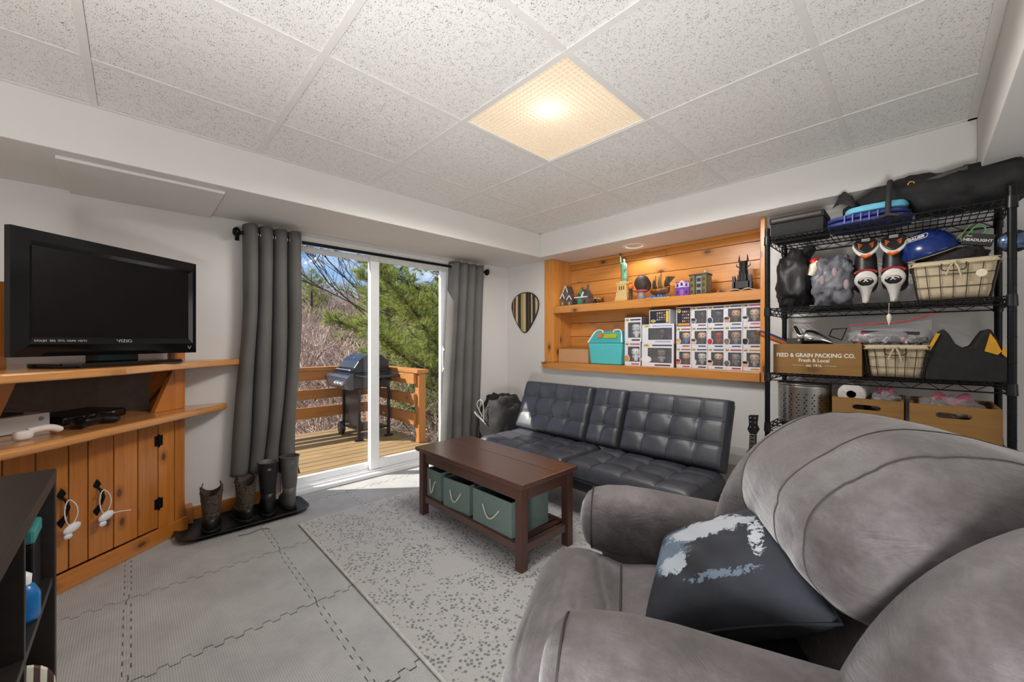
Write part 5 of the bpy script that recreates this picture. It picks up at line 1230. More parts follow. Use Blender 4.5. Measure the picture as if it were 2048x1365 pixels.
for k in range(5): MB().box(-0.1385, -0.130, 0.08-k*0.03-0.002, 0.08-k*0.03+0.002, 0.010, 0.05).build('stripe', mat('sports_stripe', (196, 90, 120) if False else (120, 124, 190), 0.7), cl)
aq = MB(); lump(aq, (0,0,0), (0.10, 0.115, 0.022), 6, 0.12, 2.0, 26, 12, 0.6, flat=-0.016)
aqo = aq.build('folded_towel', AQUA); aqo.location = (2.765, -1.930, Zt[4]+0.0765); tag(aqo, 'aqua blue folded towel on top of the navy sportswear', 'towel')
lb = thing('long_bag', 'long black nylon gear bag lying across the top of the rack', 'bag', (2.82, -2.10, Zt[4]))
P = catmull([(2.86,-1.80,1.79),(2.85,-1.92,1.80),(2.84,-2.05,1.800),(2.83,-2.18,1.795),(2.82,-2.30,1.79),(2.80,-2.42,1.79)], 6, False)
m = MB(); V = []; n = 26
secs = []
for i, p in enumerate(P):
    f = i/(len(P)-1); r = (0.030+0.075*min(1, f*3.2))*(1 if f < 0.93 else 0.8)
    sec = []
    for j in range(n):
        a = 2*pi*j/n; q = Vector((cos(a), f*5, sin(a))); dd = 1+0.22*mnoise.noise(q*1.9)+0.10*mnoise.noise(q*4.5+Vector((3,1,2)))
        sec.append((p.x+r*1.35*cos(a)*dd, p.y, max(Zt[4]+0.002+ (0.085 if f < 0.42 else 0), p.z-0.005+r*0.92*sin(a)*dd)))
    secs.append(sec)
loft(m, secs); m.build('bag_body', FAB_BLK, lb, True)
for k, (y, h, s) in enumerate(((-1.815, 0.075, 0.05), (-1.965, 0.06, 0.055), (-2.19, 0.055, 0.035))):
    MB().grid(lambda u, v: (2.755+0.05*v+0.02*sin(6*u), y-s*(u-0.5)*2*(1-0.5*v), 1.80+h*v+0.02*sin(5*u+k)), 8, 6).build('loose_flap', FAB_CHAR, lb, True, solid=0.004)
MB().tube(catmull([(2.76,-1.985,1.868),(2.695,-1.985,1.858),(2.665,-1.983,1.81),(2.650,-1.98,1.72),(2.640,-1.98,1.690)], 6, False), 0.011, 8).build('strap', FAB_CHAR, lb, True)
MB().tube([(2.636,-1.945,1.682),(2.638,-1.98,1.694),(2.634,-2.02,1.680)], 0.008, 7).build('strap_tab', FAB_CHAR, lb, True)
MB().torus((2.715,-2.055,1.835), 0.010, 0.003, 14, 6, 0, Matrix.Rotation(pi/2,4,'Y')).build('grommet', GOLD, lb, True)
MB().tube(catmull([(2.735,-2.10,1.832),(2.725,-2.16,1.848),(2.735,-2.225,1.862)], 6, False), 0.012, 8).build('buckle_strap', mat('grey_webbing', (74,70,68), 0.7), lb, True)

# second shelf
bb = thing('black_bag', 'slumped shiny black bag at the niche end of the second shelf', 'bag', (2.80, -1.600, Zt[3]))
m = MB(); lump(m, (0,0,0.15), (0.14, 0.085, 0.165), 3, 0.22, 2.2, 40, 28, 0.75, flat=-0.148, ridge=0.07); m.build('bag_body', mat('shiny_black_cloth', (32,31,32), 0.5, var=0.3), bb)
MB().tube(catmull([(-0.05,-0.03,0.29),(-0.03,-0.06,0.325),(0.0,-0.075,0.322),(0.02,-0.05,0.29)], 5, False), 0.016, 8).build('bag_neck', FAB_BLK, bb)
pb = thing('plastic_bag', 'grey translucent plastic bag full of shoes and bottles beside the skates', 'bag', (2.78, -1.765, Zt[3]))
m = MB(); lump(m, (0,0,0.125), (0.12, 0.090, 0.135), 9, 0.26, 2.8, 44, 30, 0.8, flat=-0.123, ridge=0.08); m.build('bag_body', mat('grey_bag_plastic', (112,112,118), 0.35, var=0.35, scale=12), pb)
MB().lathe([(0.022,0),(0.022,0.018),(0.014,0.024),(0,0.024)], 14, 0, Matrix.Translation((-0.05,0.07,0.235))).build('red_cap', mat('red_plastic', (186,36,26), 0.35), pb)
MB().tube([(-0.055,0.05,0.235),(-0.055,0.07,0.215),(-0.055,0.09,0.17)], [0.02,0.025,0.02], 10).build('bottle_neck', CREAM, pb)
for y, z, s in ((0.03,0.13,1.0), (-0.02,0.165,1.1), (-0.065,0.10,1.0)): MB().ell((-0.112-0.004*s, y, z), (0.008, 0.012, 0.026), 12, 8).build('shoe_tongue', mat('pinkish_grey', (150,132,136), 0.6), pb)
SKB = mat('skate_black', (36,32,34), 0.4, var=0.2); SKW = mat('skate_white', (206,202,196), 0.35, var=0.05); SKR = mat('skate_red', (150,36,34), 0.4); SKO = mat('skate_orange', (226,110,40), 0.4); SKG = mat('skate_silver', (150,148,150), 0.35, 0.6)
def skate(label, y, rz):
    t = thing('ice_skate', label, 'ice skate', (2.755, y, Zt[3]), rz, 'hockey skates on the second shelf')
    m = MB(); secs = []
    for z, cx, rx, ry in ((0.075,0.01,0.045,0.036),(0.10,0.01,0.052,0.041),(0.145,0.012,0.050,0.043),(0.185,0.014,0.045,0.040),(0.225,0.012,0.042,0.038),(0.25,0.012,0.036,0.034)):
        secs.append([(cx+rx*cos(a), ry*sin(a), z) for a in [2*pi*k/22 for k in range(22)]])
    loft(m, secs); m.build('boot_shell', SKB, t)
    m = MB(); lump(m, (0.055, 0, 0.095), (0.075, 0.040, 0.035), 4, 0.05); m.build('toe_box', SKB, t)
    Mh = Matrix.Translation((-0.036, 0, 0.118)) @ Matrix.Rotation(R(-12),4,'Y')
    MB().ell((0,0,0), (0.014, 0.039, 0.044), 18, 12, 0, Mh).build('heel_panel', SKW, t)
    MB().ell((-0.004,0,-0.006), (0.0135, 0.030, 0.026), 16, 10, 0, Mh).build('heel_logo', SKB, t)
    MB().tube([(-0.0555,0.020*cos(a),0.108+0.014*sin(a)) for a in [0.2+2.6*k/8 for k in range(9)]], 0.0028, 6).build('heel_swoosh', SKW, t)
    text_mesh('X', 0.022, SKW, 'lettering', t, frame_M((-0.0555, 0, 0.113), (0,-1,0), (0.1,0,1)), depth=0.0015, bold=0.0006)
    MB().tube([(-0.046,0.036*cos(a),0.148+0.016*sin(a)) for a in [pi*k/10 for k in range(11)]], 0.0055, 8).build('red_trim', SKR, t)
    # tongue shield leaning out over the collar
    Mt = Matrix.Translation((-0.030, 0, 0.268)) @ Matrix.Rotation(R(24),4,'Y')
    prof = catmull([(0.045,0.016,0),(0.030,0.046,0),(0.0,0.052,0),(-0.030,0.046,0),(-0.045,0.016,0),(-0.030,-0.026,0),(0.0,-0.052,0),(0.030,-0.026,0)], 4)
    MB().prism([(p.x, p.y) for p in prof], -0.008, 0.004, 0, Mt @ My).build('tongue_rim', SKW, t, bevel=0.004)
    MB().prism([(p.x*0.88, p.y*0.80+0.010) for p in prof], -0.016, -0.004, 0, Mt @ My).build('tongue_face', SKB, t, bevel=0.004)
    MB().prism([(0.020,-0.045),(0.0,-0.056),(-0.020,-0.045),(-0.012,-0.040),(0.0,-0.046),(0.012,-0.040)], -0.014, -0.002, 0, Mt @ My).build('orange_tip', SKO, t)
    for s in (-1, 1):
        for k in range(3): MB().beam((-0.0175, s*(0.012+0.004*k), -0.004-0.009*k+0.016), (-0.0175, s*(0.026-0.001*k), 0.006-0.009*k+0.016), 0.0028, 0.0028).build('orange_mark', SKO, t).matrix_local = Mt
    for k in range(3): MB().beam((-0.0175, -0.014, 0.046-0.006*k), (-0.0175, 0.014, 0.046-0.006*k), 0.002, 0.002).build('white_mark', SKW, t).matrix_local = Mt
    MB().lathe([(0.011,0.0),(0.014,0.03),(0.024,0.068),(0.030,0.078)], 14, 0, Matrix.Translation((-0.020,0,0.010))).build('blade_post', SKW, t)
    MB().lathe([(0.011,0.0),(0.014,0.03),(0.022,0.060)], 14, 0, Matrix.Translation((0.085,0,0.010))).build('blade_post', SKW, t)
    MB().box(-0.045, 0.125, -0.006, 0.006, 0.006, 0.022).build('blade_holder', SKW, t, bevel=0.003); MB().box(-0.05, 0.13, -0.002, 0.002, 0.0, 0.010).build('blade', SKG, t)
    return t
for lb_, y_, r_ in (('black and white hockey skate nearer the plastic bag', -1.895, R(4)), ('black and white hockey skate next to the upper wire basket', -1.998, R(-3))): skate(lb_, y_, r_).scale = (1.12, 1.12, 1.02)
LINEN = mat('canvas_liner', (196,180,150), 0.9, var=0.1, bmp=0.3, bscale=300); WIRE = mat('basket_wire', (62,56,50), 0.45, 0.7)
def wire_basket(label, y0, y1, z, h, xf, depth, tagged):
    w = y0-y1; t = thing('wire_basket', label, 'basket', (xf+depth/2, (y0+y1)/2, z), 0, 'canvas lined wire baskets')
    def ring(f, e=0.0): 
        a = depth/2*f+e; b = w/2*f+e; return [(-a,-b),(a,-b),(a,b),(-a,b)]
    fs = lambda s: 0.82+0.18*s
    m = MB()
    for s in (0.0, 0.33, 0.66, 1.0):
        q = ring(fs(s)); m.tube([(x, y, 0.003+s*(h-0.006)) for x, y in q], 0.0017 if 0 < s < 1 else 0.0026, 6, closed=True)
    wf = m.build('wire_rings', WIRE, t); m = MB()
    for k in range(1, 6):
        u = -1+2*k/6
        for sx in (-1, 1): m.tube([(sx*depth/2*fs(0), u*w/2*fs(0), 0.003), (sx*depth/2, u*w/2, h-0.003)], 0.0015, 5)
    for k in range(1, 5):
        u = -1+2*k/5
        for sy in (-1, 1): m.tube([(u*depth/2*fs(0), sy*w/2*fs(0), 0.003), (u*depth/2, sy*w/2, h-0.003)], 0.0015, 5)
    for sx in (-1, 1):
        for sy in (-1, 1): m.tube([(sx*depth/2*fs(0), sy*w/2*fs(0), 0.003), (sx*depth/2, sy*w/2, h-0.003)], 0.0024, 6)
    m.build('wire_uprights', WIRE, t)
    m = MB(); secs = []
    rn = random.Random(int(abs(y0)*1000))
    for s in (0.0, 0.2, 0.5, 0.8, 0.97):
        f = fs(s); P_ = rrect(depth*f-0.012, w*f-0.012, 0.02, 4); secs.append([(x+rn.uniform(-0.0025,0.0025), y+rn.uniform(-0.0025,0.0025), 0.006+s*(h-0.008)) for x, y in P_])
    secs.append([(x, y, h+0.004) for x, y in rrect(depth+0.004, w+0.004, 0.02, 4)]); secs.append([(x, y, h-0.016) for x, y in rrect(depth+0.012, w+0.012, 0.02, 4)])
    loft(m, secs, caps=False); m.add([(x, y, 0.006) for x, y, _ in secs[0]], [tuple(range(len(secs[0])))]); m.build('canvas_liner', LINEN, t, solid=0.002)
    MB().tube(catmull([(-depth/2-0.008,0.035,h-0.01),(-depth/2-0.008,0.030,h-0.04),(-depth/2-0.006,-0.030,h-0.04),(-depth/2-0.008,-0.035,h-0.01)], 4, False), 0.0022, 6).build('wire_handle', WIRE, t)
    for s, q in ((1, 0.045), (-1, 0.030)): MB().tube(catmull([(-depth/2-0.008,0,h-0.006),(-depth/2-0.016,-0.012*s,h-0.03),(-depth/2-0.012,-0.022*s,h-0.03-q)], 4, False), 0.0035, 6).build('bow_tie', LINEN, t)
    MB().ell((-depth/2-0.012,0,h-0.006), (0.006,0.012,0.008), 10, 8).build('bow_knot', LINEN, t)
    if tagged: MB().cyl((-depth/2-0.006,-w*0.30,h*0.62), (-depth/2-0.008,-w*0.30,h*0.62), 0.016, 16).build('paper_tag', CREAM, t)
    return t
wire_basket('canvas-lined wire basket under the blue helmet on the second shelf', -2.055, -2.312, Zt[3], 0.165, 2.66, 0.22, True)
gl = MB(); lump(gl, (0,0,0), (0.098, 0.112, 0.062), 12, 0.20, 3.0, 28, 16, 0.8, ridge=0.1)
glo = gl.build('knit_clothes', mat('black_fleece', (44,41,42), 0.95, var=0.4, scale=60, bmp=0.8, bscale=120)); glo.location = (2.772, -2.180, Zt[3]+0.175); tag(glo, 'bundle of black knitwear heaped in the upper wire basket', 'clothes')
hl = thing('helmet', 'dark blue sports helmet with cream lining resting on the black knitwear', 'helmet', (2.755, -2.118, Zt[3]+0.222), R(-10))
HB = mat('helmet_blue', (24, 44, 104), 0.22, var=0.15); HC = mat('helmet_lining', (196,180,120), 0.8)
def dome(m, r, t0, t1, a0, a1, sc_):
    return m.grid(lambda u, v: (sc_[0]*r*cos(t0+(t1-t0)*v)*cos(a0+(a1-a0)*u), sc_[1]*r*cos(t0+(t1-t0)*v)*sin(a0+(a1-a0)*u), sc_[2]*r*sin(t0+(t1-t0)*v)), 40, 14)
mm = MB(); dome(mm, 0.105, 0.0, pi/2, 0, 2*pi, (1.0, 0.92, 1.0)); mm.build('shell', HB, hl, solid=0.004).rotation_euler = (R(-14), R(-16), 0)
mm = MB(); dome(mm, 0.097, -0.05, 1.2, 0, 2*pi, (1.0, 0.92, 0.95)); mm.build('lining', HC, hl, solid=0.006).rotation_euler = (R(-14), R(-16), 0)
for k in range(3): MB().tube([(0.108*cos(t)*cos(0.55-0.35*k), 0.0995*cos(t)*sin(0.55-0.35*k)*-1, 0.108*sin(t)) for t in [0.5+1.6*q/10 for q in range(11)]], 0.003, 6).build('vent_rib', HB, hl).rotation_euler = (R(-14), R(-16), pi)
text_mesh('BAUER', 0.021, SKW, 'lettering', hl, frame_M((-0.087, 0.032, 0.062), (-0.42,-0.9,0.12), (0.45,-0.10,0.75)), depth=0.002, bold=0.0005)
Mb = frame_M((-0.087, 0.032, 0.062), (-0.42,-0.9,0.12), (0.45,-0.10,0.75))
MB().tube([tuple(Mb @ Vector((x, y, 0.001))) for x, y in rrect(0.088, 0.026, 0.010, 4)], 0.0012, 5, closed=True).build('badge_outline', SKW, hl)
hp = thing('headlight_package', 'small black packet lettered HEADLIGHT beside the blue helmet', 'packet', (2.715, -2.248, Zt[3]+0.228), R(6))
Mk = Matrix.Rotation(R(14),4,'X')
MB().box(-0.010, 0.012, -0.045, 0.045, 0, 0.048, 0, Mk).build('card', mat('packet_black', (40,40,40), 0.5), hp, bevel=0.002)
text_mesh('HEADLIGHT', 0.0155, SKW, 'lettering', hp, Mk @ frame_M((-0.0108, 0.0, 0.020), (0,-1,0), (0,0,1)), depth=0.0005, bold=0.0005)
text_mesh('BIKE', 0.008, SKW, 'lettering', hp, Mk @ frame_M((-0.0108, 0.028, 0.036), (0,-1,0), (0,0,1)), depth=0.0005)
MB().torus((-0.004,-0.008,0.060), 0.020, 0.0028, 20, 6, 0, Mk @ Matrix.Rotation(R(70),4,'Y')).build('green_band', mat('packet_green', (64,150,84), 0.5), hp)
MB().beam((-0.012,0.056,0.035), (-0.010,0.012,0.092), 0.010, 0.0015).beam((-0.012,0.044,0.022), (-0.010,0.0,0.085), 0.003, 0.0015).build('cable_tie', mat('packet_lime', (120,176,80), 0.4), hp)
gg = thing('goggles', 'mirrored ski goggles hung on the front post of the rack', 'goggles', (2.640, -2.372, 1.475), R(4))
MB().ell((0,0.028,0.028), (0.026, 0.044, 0.032), 20, 12, e=0.75).build('lens', mat('mirror_lens', (110,134,168), 0.12, 0.8, var=0.5, scale=25), gg)
MB().torus((0.008,0.028,0.028), 0.038, 0.007, 24, 8, 0, Matrix.Rotation(pi/2,4,'Y')).build('lens_frame', BLACK_PL, gg)
MB().tube(catmull([(0.01,-0.018,0.02),(0.025,-0.045,-0.01),(0.02,-0.065,-0.06),(0.0,-0.075,-0.09)], 5, False), 0.010, 8).build('strap', FAB_CHAR, gg)
tg = thing('price_tag', 'small white tag dangling below the skates on the second shelf', 'tag', (2.606, -1.985, 1.175))
MB().tube([(0.0,0.0,0.105),(0.0,0.001,0.05)], 0.001, 5).build('string', CREAM, tg); MB().lathe([(0.0,0.0),(0.003,0.01),(0.008,0.03),(0.009,0.045),(0.004,0.055)], 10).build('tag_body', CREAM, tg)

# third shelf
CRW = wood('crate_wood', (146, 108, 56), (104, 72, 34), 'y', rough=0.65, knots=0.7, kscale=4.0, plank=0.2)
PRINT = mat('white_print', (232, 228, 214), 0.6, var=0.02)
def crate(label, y0, y1, z, h, xf, depth, slot, k=0.012):
    w = y0-y1; t = thing('wooden_crate', label, 'crate', (xf+depth/2, (y0+y1)/2, z), 0, 'brown wooden crates on the rack'); X = depth/2
    if slot:
        sw, s0, s1 = 0.050, h*0.68, h*0.68+0.024
        m = MB().box(-X, -X+k, -w/2, w/2, 0, s0).box(-X, -X+k, -w/2, w/2, s1, h).box(-X, -X+k, sw, w/2, s0, s1).box(-X, -X+k, -w/2, -sw, s0, s1)
        for s in (-1, 1): m.prism([(s*sw-s*0.012*(1-cos(a)), (s0+s1)/2+0.012*sin(a)) for a in [-pi/2+pi*q/8 for q in range(9)]] + [(s*sw+s*0.001, s1), (s*sw+s*0.001, s0)], -X, -X+k, 0, My)
        m.build('front_board', CRW, t)
    else: MB().box(-X, -X+k, -w/2, w/2, 0, h).build('front_board', CRW, t, bevel=0.0015)
    MB().box(X-k, X, -w/2, w/2, 0, h).build('back_board', CRW, t, bevel=0.0015)
    for s in (-1, 1): MB().box(-X+k+0.0002, X-k-0.0002, min(s*w/2, s*(w/2-k)), max(s*w/2, s*(w/2-k)), 0, h).build('side_board', CRW, t, bevel=0.0015)
    MB().box(-X+k+0.0002, X-k-0.0002, -w/2+k+0.0002, w/2-k-0.0002, 0.001, 0.009).build('floor_board', CRW, t)
    return t
cr = crate('wooden crate lettered FEED & GRAIN PACKING CO. on the third shelf', -1.522, -1.888, Zt[2], 0.158, 2.66, 0.30, False)
for txt, sz, z, sx, b in (('FEED & GRAIN PACKING CO.', 0.0285, 0.098, 0.88, 0.0006), ('Fresh & Local', 0.0245, 0.072, 0.95, 0.0004), ('est. 1916', 0.0175, 0.046, 1.0, 0.0002)):
    text_mesh(txt, sz, PRINT, 'lettering', cr, frame_M((-0.1508, 0.004, z), (0,-1,0), (0,0,1)), depth=0.0005, bold=b, sx=sx)
for s in (-1, 1): MB().box(-0.1512, -0.1502, 0.004+s*0.068-0.024, 0.004+s*0.068+0.024, 0.0455, 0.0467).build('printed_rule', PRINT, cr)
ZC = Zt[2]+0.0105
lad = thing('silver_lamp', 'chrome teardrop bicycle lamp lying on the lettered crate', 'lamp', (2.74, -1.70, ZC))
MB().tube(catmull([(0,0.082,0.205),(0,0.06,0.185),(0,0.02,0.178),(0,-0.03,0.165),(0,-0.07,0.150)], 5, False), [0.004,0.008,0.014,0.022,0.030,0.036,0.040,0.043,0.045,0.045,0.044,0.042,0.039,0.035,0.031,0.027,0.022,0.018,0.013,0.008,0.004], 16).build('lamp_body', CHROME, lad)
MB().tube(catmull([(0,0.075,0.20),(0,0.088,0.232),(0,0.096,0.245)], 4, False), 0.008, 8).build('fin', BLACK_PL, lad)
MB().box(-0.03, 0.03, -0.05, 0.05, 0.0, 0.138).build('rest_block', FAB_CHAR, lad, bevel=0.004)
MB().tube([(-0.01,-0.055,0.190),(-0.01,-0.068,0.225),(-0.01,-0.125,0.228),(-0.01,-0.105,0.168)], 0.0035, 8, closed=True).build('wire_stand', BLACK_METAL, lad)
hm = thing('hammer', 'hammer with an orange and blue handle poking out of the lettered crate', 'hammer', (2.70, -1.56, ZC))
MB().tube([(-0.05,0.10,0.205),(-0.02,0.05,0.180),(0.01,-0.02,0.145),(0.06,-0.04,0.02)], [0.012,0.014,0.013,0.012], 10).build('handle', mat('hammer_orange', (196,110,44), 0.5), hm)
MB().tube([(-0.048,0.098,0.217),(-0.018,0.048,0.193),(0.006,-0.006,0.165)], [0.007,0.010,0.008], 10).build('blue_grip', mat('hammer_blue', (44,74,128), 0.5), hm)
MB().cyl((-0.075,0.112,0.208), (-0.035,0.108,0.212), 0.014, 12).build('hammer_head', CHROME, hm)
blk = thing('small_device', 'small dark grey box with a screw standing in the lettered crate', 'device', (2.705, -1.612, ZC))
MB().box(-0.02, 0.02, -0.032, 0.032, 0, 0.180).build('device_body', mat('device_grey', (58,56,54), 0.5), blk, bevel=0.003); MB().cyl((-0.020,-0.022,0.168), (-0.024,-0.022,0.168), 0.005, 10).build('screw', CHROME, blk)
wire_basket('canvas-lined wire basket beside the lettered crate on the third shelf', -1.895, -2.112, Zt[2], 0.150, 2.665, 0.22, False)
zb = thing('zip_bag', 'clear zip bag of grey building bricks with a red seal on the lower basket', 'zip bag', (2.765, -1.975, Zt[2]+0.158))
m = MB(); lump(m, (0,0,0.034), (0.10, 0.150, 0.045), 15, 0.10, 2.5, 30, 14, 0.7, flat=-0.030); m.build('bag_film', BAGGY, zb)
bm_ = MB(); rn = random.Random(11); bri = [MB() for _ in range(4)]
for k in range(170):
    p = (rn.uniform(-0.075,0.075), rn.uniform(-0.125,0.125), rn.uniform(0.010,0.030)); s = rn.choice((0.008,0.012,0.016))
    T = Matrix.Translation(p) @ Matrix.Rotation(rn.uniform(0,6.3),4,(rn.random(),rn.random(),rn.random()+0.1))
    bri[rn.choice((0,0,0,1,1,2,3))].box(-s, s, -s/2, s/2, -0.004, 0.005, 0, T)
for q, c in zip(bri, ((120,120,124), (200,200,204), (40,40,42), (176,100,110))): q.build('bricks', mat('brick_%d' % c[0], c, 0.35), zb)['kind'] = 'stuff'
MB().box(-0.09, 0.05, -0.105, 0.095, 0.048, 0.062, 0, Matrix.Rotation(R(3),4,'X')).build('instruction_book', mat('booklet_navy', (38,42,58), 0.4), zb, bevel=0.001)
MB().cbox((-0.0915,0.085,0.052), (0.001,0.016,0.010)).build('book_mark', mat('book_red', (200,60,40), 0.5), zb)
MB().tube(catmull([(-0.05,0.135,0.092),(-0.06,0.06,0.098),(-0.06,-0.04,0.104),(-0.05,-0.11,0.122),(-0.04,-0.150,0.140)], 6, False), 0.0042, 6).build('red_seal', mat('zip_red', (196,84,84), 0.35), zb)
MB().grid(lambda u, v: (-0.03-0.025*v, 0.135-0.28*u, 0.062+(0.034+0.04*max(0,u-0.6))*v), 14, 6).build('bag_flap', BAGGY, zb)
to = thing('tote_bag', 'black pointed tote bag with yellow trim at the far end of the third shelf', 'bag', (2.80, -2.215, Zt[2]))
sh_ = [(0.115,0.0),(0.118,0.10),(0.105,0.15),(0.088,0.190),(0.072,0.218),(0.060,0.226),(0.045,0.205),(0.025,0.160),(0.0,0.140),(-0.025,0.152),(-0.045,0.195),(-0.060,0.222),(-0.072,0.222),(-0.088,0.185),(-0.105,0.140),(-0.118,0.09),(-0.115,0.0)]
MB().prism(sh_, -0.12, 0.12, 0, My).build('bag_body', FAB_BLK, to, bevel=0.018, seg=4)
YT = mat('bag_yellow', (206,150,34), 0.6)
for p in (((0.082,0.208),(0.105,0.150),(0.112,0.128),(0.100,0.128),(0.070,0.205)), ((-0.070,0.205),(-0.085,0.175),(-0.100,0.130),(-0.090,0.115),(-0.055,0.130)), ((-0.103,0.155),(-0.116,0.120),(-0.112,0.105),(-0.100,0.120))):
    MB().prism(p, -0.127, -0.1195, 0, My).build('yellow_trim', YT, to)

# fourth shelf
pot = thing('strainer_pot', 'perforated stainless steel strainer pot on the lower shelf', 'pot', (2.785, -1.640, Zt[1]), R(10))
NP = 44; rows_ = 15; Rp = 0.118; hp_ = 0.215
m = MB(); holes = MB()
for r in range(rows_):
    for c in range(NP):
        z0 = r*hp_/rows_; z1 = (r+1)*hp_/rows_; t0 = 2*pi*c/NP; t1 = 2*pi*(c+1)/NP
        m.add([(Rp*cos(t0),Rp*sin(t0),z0),(Rp*cos(t1),Rp*sin(t1),z0),(Rp*cos(t1),Rp*sin(t1),z1),(Rp*cos(t0),Rp*sin(t0),z1)], [(0,1,2,3)], 0, None, True)
m.lathe([(0.0,0.003),(Rp-0.001,0.003)], 40, caps=False); m.build('pot_body', STEEL, pot, weld=True, solid=0.0015)
for r in range(2, 12):
    for c in range(0, NP, 2):
        t = 2*pi*(c+0.5*(r % 2))/NP; n_ = Vector((cos(t), sin(t), 0)); p = n_*(Rp+0.0008)+Vector((0,0,(r+0.5)*hp_/rows_))
        u = Vector((-sin(t), cos(t), 0)); k = len(holes.v); 
        holes.add([tuple(p+u*0.0042*cos(a)+Vector((0,0,0.0042*sin(a)))) for a in [2*pi*q/8 for q in range(8)]], [tuple(range(8))])
holes.build('perforations', mat('hole_dark', (24,22,20), 0.9), pot)['kind'] = 'stuff'
MB().torus((0,0,hp_), Rp+0.002, 0.0045, 44, 8).build('rim', STEEL, pot)
MB().tube(catmull([(-0.02,0.112,hp_),(-0.05,0.05,hp_+0.004),(-0.06,-0.02,hp_+0.004),(-0.05,-0.09,hp_)], 5, False), 0.003, 6).build('bail_handle', STEEL, pot)
crate('wooden crate with a handle slot beside the steel pot', -1.775, -2.032, Zt[1], 0.168, 2.665, 0.32, True)
crate('wooden crate with a handle slot at the far end of the lower shelf', -2.050, -2.315, Zt[1], 0.168, 2.640, 0.34, True)
pr = thing('paper_roll', 'white paper towel roll lying in the slotted crate by the steel pot', 'paper roll', (2.70, -1.845, Zt[1]+0.182))
PAPER = mat('white_paper', (222,218,214), 0.9, var=0.03, bmp=0.2)
MB().lathe([(0.019,0.0),(0.052,0.0),(0.054,0.003),(0.054,0.247),(0.052,0.25),(0.019,0.25),(0.019,0.0)], 32, 0, Matrix.Rotation(R(90),4,'Y'), caps=False).build('paper', PAPER, pr)
MB().lathe([(0.0185,0.004),(0.0185,0.246)], 20, 0, Matrix.Rotation(R(90),4,'Y'), caps=False).build('core', mat('roll_core', (110,86,64), 0.9), pr)
MB().box(0.01, 0.24, -0.045, 0.045, -0.171, -0.0545).build('rest', mat('crate_filling', (60,54,50), 0.9), pr)
def crumple(label, x, y, z, r, seed, cols):
    t = thing('plastic_bag', label, 'bag', (x, y, z))
    m = MB(); lump(m, (0,0,r[2]*0.6), r, seed, 0.30, 3.2, 26, 16, 0.9, flat=-r[2]*0.6, ridge=0.15); m.build('bag_film', BAGGY, t)
    rn = random.Random(seed)
    for k, c in enumerate(cols):
        q = MB()
        for _ in range(7): q.cbox((rn.uniform(-0.6,0.6)*r[0], rn.uniform(-0.7,0.7)*r[1], rn.uniform(0.15,1.0)*r[2]), (0.03, 0.035, 0.012), 0, rn.uniform(0,3))
        q.build('contents', mat('bag_item_%d_%d_%d' % c, c, 0.5), t)['kind'] = 'stuff'
    MB().grid(lambda u, v: (-r[0]*0.4*(1-v)-0.01, (0.5-u)*r[1]*1.1, r[2]*1.2+0.030*v+0.012*sin(9*u)), 12, 5).build('bag_mouth', mat('pink_film', (190,96,120), 0.35, alpha=0.75), t)
crumple('clear plastic bag with a pink edge bulging out of the slotted crate', 2.78, -1.965, Zt[1]+0.115, (0.10, 0.055, 0.062), 21, ((150,150,156), (96,92,96)))
crumple('clear plastic bag with a red edge in the crate at the far end', 2.78, -2.18, Zt[1]+0.11, (0.12, 0.105, 0.055), 33, ((70,60,62), (150,140,134), (190,60,64)))

# ------------------------------------------------------------------ guitar, bags beside the futon
ga = thing('toy_guitar', 'black toy guitar with a red edge leaning between the futon and the rack', 'guitar', (2.70, -1.400, 0.0006))
Mg = Matrix.Rotation(R(6),4,'Y')
def pg(poly, a, b, mt, nm, bev=0.002): return MB().prism(poly, a, b, 0, Mg @ My).build(nm, mt, ga, bevel=bev)
pg([(0.020,0.22),(0.017,0.56),(-0.017,0.56),(-0.020,0.22)], -0.014, 0.010, BLACK_PL, 'neck')
pg([(0.016,0.56),(0.030,0.585),(0.022,0.61),(0.026,0.665),(0.012,0.672),(-0.024,0.676),(-0.020,0.62),(-0.032,0.592),(-0.016,0.56)], -0.012, 0.006, BLACK_PL, 'headstock')
for z in (0.600, 0.630, 0.655):
    for y in (0.012, -0.012): MB().cyl((-0.013,y,z), (-0.020,y,z), 0.004, 10).build('tuning_peg', CHROME, ga).matrix_local = Mg
for k in range(5): MB().tube([(-0.0152,y,z) for y, z in ((0.012,0.455+k*0.022),(-0.012,0.455+k*0.022),(-0.012,0.469+k*0.022),(0.012,0.469+k*0.022))], 0.0012, 5, closed=True).build('fret_button', mat('fret_outline', (170,166,160), 0.5), ga).matrix_local = Mg
pg([(0.06,0.0),(0.085,0.05),(0.075,0.16),(0.045,0.215),(-0.045,0.215),(-0.07,0.15),(-0.075,0.05),(-0.05,0.0)], -0.022, 0.022, BLACK_PL, 'body', 0.01)
MB().tube([tuple(Mg @ Vector((-0.026, y, z))) for y, z in ((0.080,0.04),(0.088,0.10),(0.080,0.17),(0.062,0.225),(0.052,0.25))], 0.012, 8).build('red_edge', mat('guitar_red', (196,44,30), 0.35), ga)
sk_ = thing('paper_bag', 'crumpled tan paper bag behind the toy guitar', 'bag', (2.88, -1.37, 0.0006))
m = MB(); lump(m, (0,0,0.22), (0.07, 0.045, 0.225), 17, 0.25, 2.6, 24, 18, 0.7, flat=-0.218, ridge=0.12); m.build('bag_body', mat('tan_paper', (150,138,120), 0.85, var=0.2), sk_)
dg_ = thing('duffel_bag', 'black duffel bag with pale cord loops in the corner beside the futon', 'bag', (2.62, 0.64, 0.0006))
